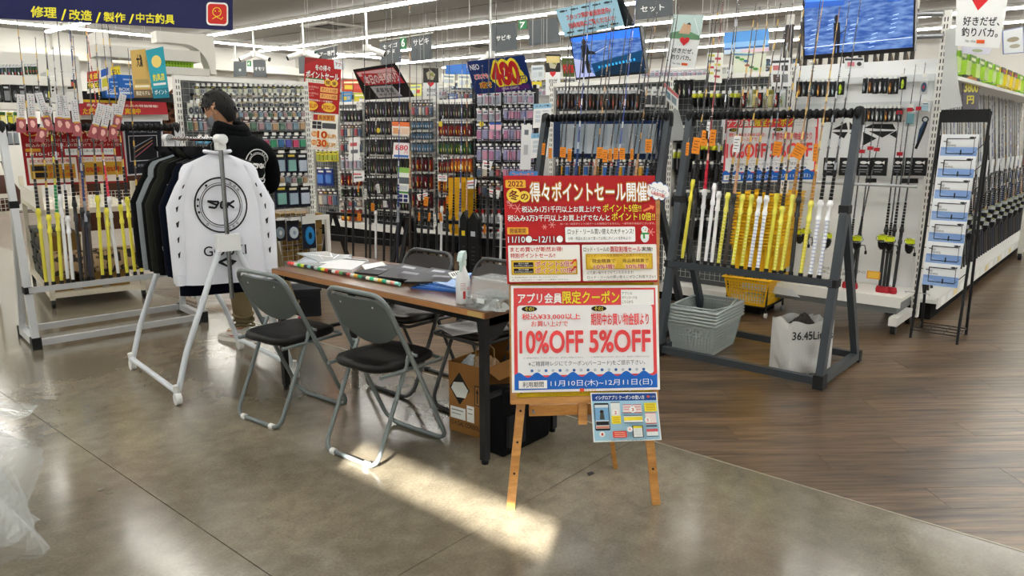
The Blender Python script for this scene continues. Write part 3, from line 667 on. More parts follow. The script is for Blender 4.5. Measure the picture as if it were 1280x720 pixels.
def d_bot(p):   # W 690 Hh 500
    p.rect(0, 0, 690, 500, '#fbfbfb'); p.rect(12, 12, 678, 488, BR); p.rrect(28, 92, 662, 420, 14, '#f6f7fa'); 
    wv = [(12 + 666 * k / 80, 418 - 12 * math.sin(2 * math.pi * 8 * k / 80)) for k in range(81)]
    for k in range(80): (a, b_), (c, d_) = wv[k], wv[k + 1]; p.poly([(a, 488), (c, 488), (c, d_ + 4), (a, b_ + 4)], BLU) if False else None
    p.poly([(12, 488)] + [(678, 488)] + wv[::-1], BLU)
    p.text('アプリ会員', 32, 36, 236, 82, '#ffffff', .03, '#c22a2e', .03); p.text('限定クーポン', 240, 26, 506, 84, YEL, .03, '#c22a2e', .03)
    p.rect(514, 20, 670, 92, '#ffffff'); p.text('アプリの', 518, 30, 566, 44, '#2a2a2a'); p.text('ダウンロードは', 518, 50, 590, 64, '#2a2a2a'); p.text('こちらから', 518, 70, 570, 84, '#2a2a2a')
    for x, s_ in ((64, 'その1'), (388, 'その2')): p.ell(x + 20, 108, 36, 13, '#16130a'); p.text(s_, x, 99, x + 40, 117, YEL, .01)
    p.text('税込¥33,000以上', 50, 130, 320, 158, BR, .02); p.text('お買い上げで', 92, 164, 262, 190, BR, .01)
    p.text('期間中お買い物金額より', 370, 130, 642, 186, BR, .02)
    p.text('10%OFF', 38, 212, 330, 312, BR, .035); p.text('5%OFF', 362, 212, 646, 312, BR, .035)
    for x in (56, 366):
        p.text('※一部対象外商品がございます。他のクーポン・割引券との併用はできません。', x, 332, x + 276, 340, '#8a8d92')
    p.text('※ご精算時レジにてクーポン(バーコード)をご提示下さい。', 76, 352, 620, 378, '#3b4046', .003)
    for k in range(17): p.ell(92 + k * 32.4, 396, 7, 7, '#2f62a8' if k % 2 == 0 else '#c3cbd6', 12)
    p.rect(30, 440, 160, 478, '#ffffff'); p.text('利用期間', 48, 446, 144, 472, '#20242c', .01)
    p.text('11月10日(木)~12月11日(日)', 176, 440, 650, 474, '#ffffff', .005)
    p.rect(310, 481, 330, 497, '#e8552c'); p.text('イシグロ', 334, 484, 384, 497, '#f29a3a', .02)
on_board('poster', [(638.5, 357), (822, 356.5), (825, 487), (640, 491)], 'lower white and red coupon poster on the easel reading 10%OFF and 5%OFF', 'poster', 690, 500, d_bot, '#f4f4f2', y=-.0245)
def d_fly(p):   # W 760 Hh 540
    p.rect(0, 0, 760, 540, '#f2f6f8'); p.rect(14, 12, 746, 90, '#1b4694'); p.rect(14, 90, 746, 526, '#a9d4ea')
    p.text('イシグロアプリ クーポンの使い方', 50, 32, 610, 76, '#ffffff', .03); p.rect(640, 34, 668, 60, '#e8552c'); p.text('イシグロ', 672, 38, 730, 58, '#ffffff')
    p.rrect(28, 112, 196, 412, 14, '#15181f'); p.rect(36, 130, 188, 390, '#dfe6ea'); p.rect(36, 160, 188, 300, '#7fb2dc'); p.ell(112, 205, 22, 20, '#3a2d28'); p.poly([(84, 290), (140, 290), (132, 220), (94, 220)], '#4a4f4a'); p.rect(40, 310, 184, 352, '#22252b'); p.rect(40, 362, 184, 386, '#e0907a')
    p.ell(100, 450, 32, 30, '#ffffff'); p.text('1', 92, 436, 108, 464, '#d23c34', .02)
    p.rect(214, 110, 320, 330, '#eef1f0'); p.rect(216, 250, 320, 340, '#f5e23a'); p.rect(214, 100, 320, 108, '#1b2b3a'); p.ell(264, 215, 38, 36, '#ffffff'); p.text('2', 252, 198, 276, 230, '#d23c34', .02)
    for k in range(3): p.rect(230, 268 + k * 22, 304, 276 + k * 22, '#c9a018')
    for x in (350, 460): p.rect(x, 125, x + 100, 220, '#f6e6e6'); p.rect(x, 125, x + 100, 132, '#d8606a'); p.rect(x, 212, x + 100, 220, '#d8606a'); p.rect(x + 10, 150, x + 90, 160, '#e59aa0'); p.rect(x + 10, 175, x + 90, 185, '#e59aa0')
    p.rect(350, 250, 560, 320, '#f2f4f2'); p.rect(350, 262, 560, 300, '#f5e23a'); p.rect(350, 244, 560, 250, '#1b2b3a'); p.rect(350, 322, 560, 328, '#1b2b3a'); p.ell(456, 180, 38, 36, '#ffffff'); p.text('3', 444, 162, 468, 196, '#d23c34', .02)
    p.rect(590, 108, 730, 205, '#f5e23a')
    for k in range(4): p.rect(606, 120 + k * 20, 712, 128 + k * 20, '#b89a2a')
    p.rect(590, 215, 712, 340, '#f6e6e6'); p.rect(590, 215, 712, 223, '#d8606a'); p.rect(590, 330, 712, 340, '#d8606a'); p.ell(612, 295, 32, 32, '#ffffff'); p.text('5', 602, 280, 622, 310, '#d23c34', .02)
    p.rect(590, 356, 712, 370, '#3a434a'); p.rect(588, 395, 716, 425, '#d8606a'); p.rect(588, 426, 716, 470, '#eef1f0'); p.rect(588, 474, 716, 480, '#1b2b3a')
    p.rrect(210, 408, 366, 480, 10, '#d6322c')
    for k in range(3): p.rect(226, 420 + k * 20, 350, 428 + k * 20, '#f0b2a0')
    p.rrect(430, 350, 550, 486, 10, '#2a3542'); p.rect(440, 356, 540, 478, '#f2f4f2'); p.rect(440, 356, 540, 380, '#f5e23a'); p.ell(400, 390, 32, 30, '#ffffff'); p.text('4', 388, 376, 412, 404, '#d23c34', .02)
    for k in range(4): p.rect(448, 396 + k * 18, 532, 399 + k * 18, '#b9c2c8')
    p.text('※画面はイメージです。実際の画面と異なる場合がございます。', 180, 500, 640, 514, '#5a7080')
on_board('flyer', [(738, 491), (821, 490), (827, 550), (742, 553)], 'small laminated blue and white flyer pinned to the lower right of the easel board', 'flyer', 760, 540, d_fly, '#f5f8fa', y=-.032, th=.0012)
def d_cloud(p):
    for x, y, r in ((30, 36, 24), (60, 24, 24), (94, 22, 24), (126, 34, 24), (134, 56, 22), (104, 68, 24), (66, 70, 24), (30, 58, 24)): p.ell(x, y, r, r * .95, '#5f93d6', 14)
    for x, y, r in ((30, 36, 21), (60, 24, 21), (94, 22, 21), (126, 34, 21), (134, 56, 19), (104, 68, 21), (66, 70, 21), (30, 58, 21)): p.ell(x, y, r, r * .95, '#ffffff', 14)
    p.rect(28, 26, 130, 66, '#ffffff'); p.text('アプリクーポン', 24, 26, 132, 44, '#23408a', .01, skew=.15); p.text('も利用可能!', 34, 48, 124, 66, '#d6262c', .03, skew=.12)
cl = MB(); o0 = None
inv = BM.inverted(); e = inv @ EYE
def bl(a, b_, y): d = inv.to_3x3() @ ray(a, b_); return e + d * ((y - e.y) / d.y)
cc = [bl(806, 226, -.032), bl(838, 228, -.032), bl(837, 253, -.032), bl(807, 248, -.032)]; o0 = (cc[0] + cc[2]) / 2
p = Print(quadmap([c - o0 for c in cc], 160, 92), .0004); d_cloud(p); o = p.build('cloud_sticker', None, label='white cloud shaped sticker with blue rim on the upper right corner of the red poster', cat='sticker'); o.location = BM @ o0; o.rotation_euler = bd.rotation_euler
# ---------------------------------------------------------------- fishing rods
def rod_parts(kind):
    """list of (part name, mesh) for a rod 2 m long standing on its butt, axis +z, rings toward -y"""
    k = dict(kind); out = []
    hl = k.get('hl', .43)          # length of the rear handle section
    b = MB(); c = M(k['rear'], .35); z0 = .03
    segs = k.get('segs', 5)
    if k.get('spiral'):
        n = 15
        for i in range(n): b.tube([(0, 0, z0 + (hl - z0) * i / n), (0, 0, z0 + (hl - z0) * (i + .72) / n)], .0145, c, 6); b.tube([(0, 0, z0 + (hl - z0) * (i + .72) / n), (0, 0, z0 + (hl - z0) * (i + 1) / n)], .0125, M(k['spiral'], .4), 6)
    else: b.tube([(0, 0, z0), (0, 0, z0 + .08), (0, 0, hl)], [.0125, .0145, .0135], c, 6)
    out.append(('handle', b.mesh('handle')))
    out.append(('butt_cap', MB().tube([(0, 0, 0), (0, 0, .035)], .0165, M('#121214', .6), 8).mesh('butt_cap')))
    s = k['seat']; b = MB(); sl = .15
    b.tube([(0, 0, hl), (0, 0, hl + .03), (0, 0, hl + .035), (0, 0, hl + .1), (0, 0, hl + .105), (0, 0, hl + .13), (0, 0, hl + .135), (0, 0, hl + sl)], [.019, .019, .015, .015, .021, .021, .017, .017], M(s, .35), 8)
    out.append(('reel_seat', b.mesh('reel_seat')))
    f = k['fore']; fl_ = k.get('fl', .22)
    b = MB(); n = 8
    for i in range(n): z = hl + sl + fl_ * i / n; b.tube([(0, 0, z), (0, 0, z + fl_ / n * .86)], .0135 - .0004 * i, M(f, .7), 6)
    out.append(('fore_grip', b.mesh('fore_grip')))
    z1 = hl + sl + fl_; b = MB(); bc = M(k['blank'], .3); wr = M(k.get('wrap', k['blank']), .3, .3)
    pts = 7
    for i in range(pts):
        a = z1 + (2 - z1) * i / pts; c2 = z1 + (2 - z1) * (i + 1) / pts; ra = .0075 - .0052 * i / pts; rb = .0075 - .0052 * (i + 1) / pts
        b.tube([(0, 0, a), (0, 0, a + .05)], ra * 1.25, wr, 5); b.tube([(0, 0, a + .05), (0, 0, c2)], [ra, rb], bc, 5)
    out.append(('blank', b.mesh('blank')))
    b = MB(); gm = M('#c9cdd2', .25, .8)
    for i in range(pts):
        z = z1 + (2 - z1) * (i + .9) / pts; r = .013 - .0011 * i; vs = []
        for a in range(8): t = 2 * math.pi * a / 8; vs.append(Vector((r * math.cos(t), -r - .006 + r * math.sin(t), z)))
        b.tube(vs + [vs[0]], .0016, gm, 4, False); b.bar((0, -.004, z - .02), (0, -.012, z), .002, .002, gm)
    out.append(('guides', b.mesh('guides')))
    return out
KIND = {
 'yellow': dict(rear='#d9cf3e', seat='#e6dc45', fore='#2b2c30', blank='#3a3638', wrap='#c9a24a'),
 'yellow_white': dict(rear='#d8d23c', seat='#e4df5a', fore='#26262a', blank='#5a4632', wrap='#d8b25a', spiral='#ece8a8'),
 'white': dict(rear='#e9eaee', seat='#f0f0f4', fore='#1b1b1f', blank='#232327', wrap='#b9bcc4'),
 'white_blue': dict(rear='#eceef4', seat='#f2f3f7', fore='#16171c', blank='#2d2d31', wrap='#9fa4ae', spiral='#a9b8dc'),
 'black': dict(rear='#17181b', seat='#1f2024', fore='#141417', blank='#1d1d21', wrap='#55585e'),
 'red': dict(rear='#e3e3e6', seat='#dadade', fore='#c2233a', blank='#8a2230', wrap='#d8b0a8'),
 'green': dict(rear='#d7cf3e', seat='#e6dc45', fore='#2f8a55', blank='#2b3a30', wrap='#c9c24a'),
 'cork': dict(rear='#3a2f28', seat='#2a2a2e', fore='#c79a78', blank='#3b2b26', wrap='#b08a5a'),
 'blue': dict(rear='#23263a', seat='#8f949e', fore='#33477e', blank='#3a4f9a', wrap='#c9ccd6'),
 'gold': dict(rear='#d8cf48', seat='#e6df62', fore='#a9793a', blank='#b08a5a', wrap='#e0c27a', spiral='#e6dc80'),
 'pink': dict(rear='#dfe0e4', seat='#e8e8ec', fore='#e0485a', blank='#b02a38', wrap='#e8c8c8'),
}
RP = {k: rod_parts(v) for k, v in KIND.items()}
RODS = []
def rod(kind, base, tip, label, group, tagc=None, lite=False, rw=1.):
    base = Vector(base); tip = Vector(tip); d = tip - base; L = d.length; z = d.normalized()
    face = (EYE - base); face.z = 0; face = face - z * face.dot(z); y = -face.normalized(); x = y.cross(z).normalized(); y = z.cross(x)
    m3 = Matrix((x, y, z)).transposed()
    t = thing('fishing_rod', label, 'fishing rod', base, 0, group); t.rotation_euler = m3.to_euler(); t.scale = (rw * .84, rw * .84, L / 2)
    for nm, me in RP[kind]:
        if lite and nm in ('butt_cap',): continue
        o = inst(nm, me, t)
        if nm == 'guides': o['kind'] = 'stuff'
    RODS.append((t, base, tip)); return t
ORG = '#e38a26'
def price_tag(pos, w, h, rz, col, lab, group, tilt=0.):
    o = MB().box(-w / 2, w / 2, -.0008, .0008, -h, 0, M(col, .6)).build('price_tag', None, pos, label=lab, cat='price tag', group=group)
    o.rotation_euler = (0, tilt, rz)
    MB().tube([(0, 0, 0), (0.004, .004, .03)], .0008, M('#e9e9e9', .5), 4).build('string', o)
    if h > .05:
        p = Print(flatmap(-w / 2, 0, w, h, 40, 60, -.0008)); dk = '#8a4a10' if col == ORG else '#55585c'
        for i in range(4): p.rect(6, 12 + i * 11, 34 - (i % 2) * 8, 15 + i * 11, dk)
        p.build('print', o)
    return o
# ---------------------------------------------------------------- rod racks
RG = M('#42484e', .4, .3); RB = M('#17181b', .6)
def rod_rack(name, label, pl, x0, x1, ztop, lean, ztray, depth, mat, foam, jmat, tilt=0.):
    """A-frame display rack; front feet on local y=0, the posts lean back"""
    t = thing(name, label, 'rod rack', pl.w((0, 0, 0)), pl.a); w = .045
    for x in (x0, x1):
        MB().bar((x, 0, .04), (x, lean, ztop), w, .055, mat, (0, 1, 0)).build('post', t)
        MB().bar((x, depth - .03, .05), (x, lean * .66, ztop * .66), w * .9, .05, mat, (0, 1, 0)).build('rear_strut', t)
        MB().bar((x, .03, .045), (x, depth, .045), w, .05, mat).build('foot_rail', t)
        MB().box(x - .03, x + .03, -.035, .045, 0, .085, jmat).build('foot_cap', t); MB().box(x - .027, x + .027, depth - .02, depth + .03, 0, .075, jmat).build('foot_cap', t)
        MB().box(x - .029, x + .029, lean * .66 - .035, lean * .66 + .03, ztop * .66 - .03, ztop * .66 + .02, jmat).build('strut_clamp', t)
        b = MB(); b.lathe([(.0, .05), (.02, .045), (.033, .03), (.036, 0), (.034, -.06)], jmat, (x, lean, ztop - .005), 12); b.build('corner_joint', t)
    MB().bar((x0, 0, .045), (x1, 0, .045), .04, .045, mat).build('base_rail', t); MB().bar((x0, depth, .045), (x1, depth, .045), .04, .045, mat).build('base_rail', t)
    b = MB(); b.tube([(x0, lean, ztop), (x1, lean, ztop)], .024, foam, 10); b.build('top_bar', t)
    b = MB(); n = int((x1 - x0) / .04)
    for k in range(n): x = x0 + .04 + k * .04; b.tube([(x, lean - .03, ztop + .002), (x + .014, lean - .03, ztop + .002)], .03, foam, 8)
    b.build('foam_notches', t)
    yt = lean * ztray / ztop
    MB().box(x0, x1, yt - .05, yt + .03, ztray - .03, ztray, mat).build('tray', t); MB().box(x0, x1, yt - .055, yt - .05, ztray - .03, ztray + .012, mat).build('tray_lip', t)
    for x in (x0, x1): MB().box(x - .027, x + .027, yt - .05, yt + .035, ztray - .035, ztray + .012, jmat).build('tray_bracket', t)
    return t
# right-hand grey rack: feet (4.38,1.38) to (4.45,2.46)
R2 = Pl(4.45, 2.47, -90); R2x = (0., 1.10)
rod_rack('rod_rack', 'grey steel rod rack with grey baskets and a paper bag in its base', R2, 0, 1.085, 1.615, .30, .64, .72, RG, RB, RB)
R1 = Pl(4.45, 3.72, -90)
rod_rack('rod_rack', 'grey steel rod rack partly hidden behind the easel', R1, 0, 1.08, 1.615, .30, .64, .72, RG, RB, RB)
def rods_from_px(pl0, lean, ztop, ztray, rows, labf, group, tagz=None):
    k = lean / ztop; P2 = Pl(pl0.o.x, pl0.o.y, math.degrees(pl0.a), k)
    for i, r in enumerate(rows):
        kind, bx, by, tx, ty = r[:5]
        a = P2.l(bx, by, -.035); a.z = ztray + .001; a.y = -.03 + k * ztray; c = P2.l(tx, ty, -.045 * 1)
        rod(kind, P2.w(a), P2.w(c), labf(i, r), group)
rows2 = [('yellow', 852, 325, 905, -40), ('black', 861, 325, 893, 0), ('red', 872, 328, 904, 0), ('white', 881, 330, 926, -30), ('white', 889, 331, 924, 4), ('yellow_white', 897, 331, 945, 5), ('cork', 905, 333, 950, 8),
         ('yellow_white', 915, 335, 962, 6), ('yellow_white', 926, 336, 976, 3), ('white_blue', 936, 338, 985, 10), ('white_blue', 946, 339, 991, 3), ('yellow', 957, 340, 1008, -10), ('yellow_white', 967, 342, 1006, 44), ('gold', 976, 343, 1031, -12),
         ('black', 988, 344, 1026, -5), ('gold', 1000, 346, 1050, 8), ('white_blue', 1012, 347, 1062, 2), ('white_blue', 1023, 349, 1076, 0)]
C2 = ['yellow', 'black', 'red', 'white', 'white and blue']
ORD = ['first', 'second', 'third', 'fourth', 'fifth', 'sixth', 'seventh', 'eighth', 'ninth', 'tenth', 'eleventh', 'twelfth', 'thirteenth', 'fourteenth', 'fifteenth', 'sixteenth', 'seventeenth', 'eighteenth', 'nineteenth', 'twentieth', 'twenty-first', 'twenty-second', 'twenty-third', 'twenty-fourth', 'twenty-fifth', 'twenty-sixth'] + ['twenty-seventh', 'twenty-eighth', 'twenty-ninth', 'thirtieth'] + ['thirty-' + k for k in ('first', 'second', 'third', 'fourth', 'fifth', 'sixth', 'seventh', 'eighth', 'ninth')] + ['fortieth'] + ['forty-' + k for k in ('first', 'second', 'third', 'fourth', 'fifth', 'sixth')]
def nth(i): return ORD[i]
KN = {'yellow': 'yellow handled', 'yellow_white': 'yellow and white banded', 'white': 'white handled', 'white_blue': 'white and blue handled', 'black': 'black', 'red': 'red gripped', 'green': 'green gripped', 'cork': 'pinkish cork gripped', 'blue': 'blue', 'gold': 'golden brown', 'pink': 'pink red gripped'}
rods_from_px(R2, .30, 1.615, .64, rows2, lambda i, r: KN[r[0]] + ' rod, ' + nth(i) + ' from the left, grey rack above the baskets', 'rods on the grey rack above the baskets')
rows1 = []
for i in range(17):
    f = i / 16; rows1.append((['black', 'black', 'blue', 'black', 'cork', 'black', 'black'][i * 3 % 7], 686 + 112 * f, 348, 712 + 140 * f + [3, -4, 5, 0, -3, 6][i % 6], [5, 14, -10, 20, 0, 26, 10, -6][i * 5 % 8]))
rods_from_px(R1, .30, 1.615, .64, rows1, lambda i, r: KN[r[0]] + ' fishing rod, ' + nth(i) + ' from the left on the rack behind the easel', 'rods on the rack behind the easel')
def tag_px(pl, px, py, y, w, h, lab, group, col=ORG, tilt=0., rz=0.): return price_tag(pl.w(pl.l(px, py, y)), w, h, pl.a + rz, col, lab, group, tilt)
GR2 = 'tags on the rods of the grey rack above the baskets'
for px, py, w, h, lb, c, tl in ((860, 178, .022, .085, 'narrow orange price tag, leftmost on the rack above the baskets', ORG, .05), (872, 172, .056, .105, 'orange price tag, second from the left on the rack above the baskets', ORG, .12),
        (882, 163, .045, .10, 'orange price tag half behind the white tag, third from the left on that rack', ORG, .08), (892, 162, .04, .105, 'orange price tag beside the thin white tag on the rack above the baskets', ORG, .06),
        (886, 152, .02, .11, 'thin white tag between two orange ones on the rack above the baskets', '#eceef0', .05), (922, 170, .045, .1, 'white price tag over the 10%OFF of the poster behind the rods', '#eceef0', .05),
        (937, 181, .018, .09, 'narrow orange tag over the percent sign of the rear poster', ORG, .05), (973, 177, .05, .085, 'orange price tag over the 5% of the rear poster', ORG, .1),
        (1003, 181, .07, .085, 'wide tilted orange price tag over the rear poster right half', ORG, .45), (1020, 180, .025, .1, 'orange price tag at the right edge of the rear poster', ORG, .0)):
    tag_px(R2, px, py, .14, w, h, lb, GR2, c, tl)
GR1 = 'orange tags on the rack behind the easel'
nm = iter(range(20))
for px, py, w, h, tl in ((680, 179, .03, .09, .1), (688, 185, .03, .08, 0), (704, 184, .055, .075, .05), (712, 186, .035, .09, 0), (750, 184, .05, .08, 0), (757, 187, .04, .09, .05), (763, 186, .03, .085, 0), (770, 185, .04, .08, 0), (778, 185, .045, .08, 0), (790, 186, .025, .075, 0), (811, 174, .05, .09, 0)):
    i = next(nm); tag_px(R1, px, py, .14, w, h, 'orange price tag, ' + nth(i) + ' from the left on the rods behind the easel', GR1, ORG, tl)
# ---------------------------------------------------------------- left white rack
LP = Pl(1.66, 5.90, -7)
WHT = M('#c9ccd0', .35, .4); lr = rod_rack('rod_rack', 'white and silver rod rack at the far left with red posters on its back', LP, .03, 1.20, 1.545, .24, .43, .50, WHT, M('#1a1a1c', .7), RB)
rowsL = [('yellow', 57, 348, 8 + 12, 15), ('yellow', 66, 348, 44, 46), ('green', 64 + 12, 346, 56, 40), ('white', 84, 345, 48, -40), ('white', 90, 343, 66, 58), ('black', 101, 343, 68, -8), ('blue', 112, 341, 84, 0), ('cork', 107, 343, 88, 28), ('cork', 115, 340, 91, 44),
         ('yellow', 127, 338, 104, -20), ('yellow', 137, 337, 119, 38), ('pink', 147, 336, 102, -12), ('yellow', 158, 335, 127, 28), ('yellow', 168, 335, 131, -4), ('yellow', 176, 333, 160, 60)]
rods_from_px(LP, .24, 1.545, .43, rowsL, lambda i, r: KN[r[0]] + ' fishing rod, ' + nth(i) + ' from the left on the white rack', 'rods on the white rack at the left')
GL = 'printed hang tags on the rods of the white rack'
for i, (px, py, tl) in enumerate(((26, 118, .1), (38, 117, .05), (48, 116, -.15), (62, 133, .35), (74, 118, .1), (80, 119, 0), (92, 124, 0), (127, 130, .35), (136, 132, .3), (145, 130, .2), (154, 118, .3))):
    pos = LP.w(LP.l(px, py, .16)); o = thing('hang_tag', 'white printed tag with a red end, ' + nth(i) + ' from the left on the white rack', 'tag', pos, LP.a, GL); o.rotation_euler = (0, tl, LP.a)
    o.scale = (.95, 1, .95); MB().box(-.025, .025, -.002, .002, -.17, 0, M('#dcdcde', .4)).build('card', o)
    MB().box(-.03, .03, -.003, .003, -.275, -.172, M('#a8525a', .35)).build('red_pouch', o)
    p = Print(flatmap(-.025, 0, .05, .275, 50, 275, -.0032))
    for k in range(9): p.rect(10 + (k % 3) * 2, 15 + k * 16, 15 + (k % 3) * 4, 23 + k * 16, '#7a7d84'); p.rect(28, 16 + k * 16, 40, 20 + k * 16, ['#8a8d94', '#c98a90', '#5a5d66'][k % 3])
    p.rect(6, 166, 44, 178, '#d9a23a'); p.poly([(8, 200), (20, 190), (34, 196), (42, 220), (28, 246), (12, 236)], '#efb9b4'); p.build('print', o)
# posters hung on the back of the white rack
def d_redL(p):
    p.rect(0, 0, 300, 230, '#a3141a')
    p.ell(30, 22, 22, 16, '#d9a23a'); p.ell(30, 22, 17, 12, '#a3141a'); p.text('得々ポイントセール開催!', 60, 6, 290, 40, '#f3e6c8', .02, '#c98a2a', .06)
    p.text('税込み1万1千円以上お買上げで ポイント5倍!!', 20, 48, 290, 62, '#f5d9d0'); p.text('税込み3万3千円以上お買上げで ポイント10倍!!', 10, 66, 292, 80, '#f5d9d0')
    p.rect(8, 86, 50, 98, '#e0a030'); p.text('11/10~12/11', 8, 102, 110, 114, '#ffffff', .02); p.rect(118, 88, 270, 114, '#ffffff'); p.text('ロッド・リール買い替えの大チャンス!', 124, 92, 264, 104, '#2a1414')
    p.rect(8, 122, 148, 222, '#f2e6dc'); p.rect(156, 122, 292, 222, '#f2e6dc'); p.rect(14, 148, 142, 206, '#c79a2a'); p.rect(162, 142, 286, 196, '#c79a2a'); p.text('まとめ買いが断然お得!', 14, 128, 130, 142, '#c2161b', .02)
    for y in (154, 180): p.rect(18, y, 60, y + 20, '#1b0e0c'); p.text('ポイント10倍!!', 64, y, 138, y + 20, '#c2161b', .02)
    p.text('10%増!', 168, 160, 220, 184, '#c2161b', .02); p.text('30%増!', 228, 160, 280, 184, '#c2161b', .02); p.text('ロッド・リールの買取割増セール', 162, 127, 286, 138, '#a3141a')
quad_sheet('poster', LP, [(24, 158), (152, 158), (160, 228), (34, 232)], 'red point sale poster on the back of the white rod rack', 'poster', 300, 230, d_redL, '#a3141a', y=.34)
def d_dark(p):
    p.rect(0, 0, 100, 150, '#cfd2d6'); p.rect(5, 4, 95, 146, '#141724'); p.text('GOUKI', 24, 12, 74, 22, '#e9e9ec', .01); p.text('MADE IN JAPAN 冨士灯器', 16, 28, 84, 36, '#b9bcc6'); p.rect(12, 42, 84, 112, '#c9cbd2'); p.rect(14, 44, 82, 110, '#101119')
    for k in range(3): p.line([(24, 98 - k * 14 + 4), (72, 62 - k * 8 + 2)], 2.2, ['#b05a6a', '#b98a5a', '#8f93a0'][k])
    p.text('新製品発売中', 30, 120, 76, 128, '#9a9da8')
quad_sheet('poster', LP, [(152, 150), (203, 150), (206, 216), (158, 220)], 'dark navy poster with three rods pictured, at the right of the white rack', 'poster', 100, 150, d_dark, '#cfd2d6', y=.36)
# ---------------------------------------------------------------- garment rack
GW = M('#d9dfe8', .3); CHR = M('#8d9094', .15, 1.)
g0, g1, g2 = g(222, 505), g(169, 461), g(357, 467)
gc = (g0 + g2) / 2; gx = (g2 - g0); SP = gx.length / 2; ga = R(-7.5); gc = g0 + Vector((math.cos(ga), math.sin(ga), 0)) * SP; GLN = (g1 - g0).length
gr = thing('garment_rack', 'white tubular garment rack on castors with a chrome bar, left of the chairs', 'garment rack', (gc.x, gc.y, 0), ga)
GP = Pl(gc.x, gc.y, math.degrees(ga)); zb = GP.l(279, 303).z; zt = GP.l(269, 174).z
for y, near in ((0, 1), (GLN, 0)):
    for s in (-1, 1):
        MB().tube([(s * .035, y, zb), (s * SP * .78, y, .30), (s * SP * .86, y, .21), (s * (SP - .01), y, .07)], .017, GW, 10).build('leg', gr)
    MB().box(-.065, .065, y - .03, y + .03, zb - .05, zb + .045, M('#e2e4e6', .35)).build('height_bracket', gr)
    MB().tube([(0, y - .002, zb - .33), (0, y - .002, zt)], .013, CHR, 10).build('pole', gr)
    MB().box(-.022, .022, y - .03, y + .03, zt - .06, zt + .02, M('#e2e4e6', .35)).build('pole_head', gr)
    MB().tube([(0, y - .05, zt), (0, y + .03, zt)] if near else [(0, y - .03, zt), (0, y + .05, zt)], .028, M('#e2e4e6', .35), 14).build('end_knob', gr)
MB().tube([(0, 0, zt), (0, GLN, zt)], .0135, CHR, 10).build('hanging_bar', gr)
for s in (-1, 1):
    MB().tube([(s * SP, -.01, .075), (s * SP, GLN + .01, .075)], .016, GW, 10).build('base_tube', gr)
    for y in (0, GLN):
        MB().tube([(s * SP, y, .11), (s * SP * .985, y, .055)], .021, M('#e8eaec', .4), 10).build('elbow_joint', gr)
        MB().tube([(s * SP - .016, y - .012, .034), (s * SP + .016, y - .012, .034)], .034, M('#eceeef', .4), 14).build('castor', gr)
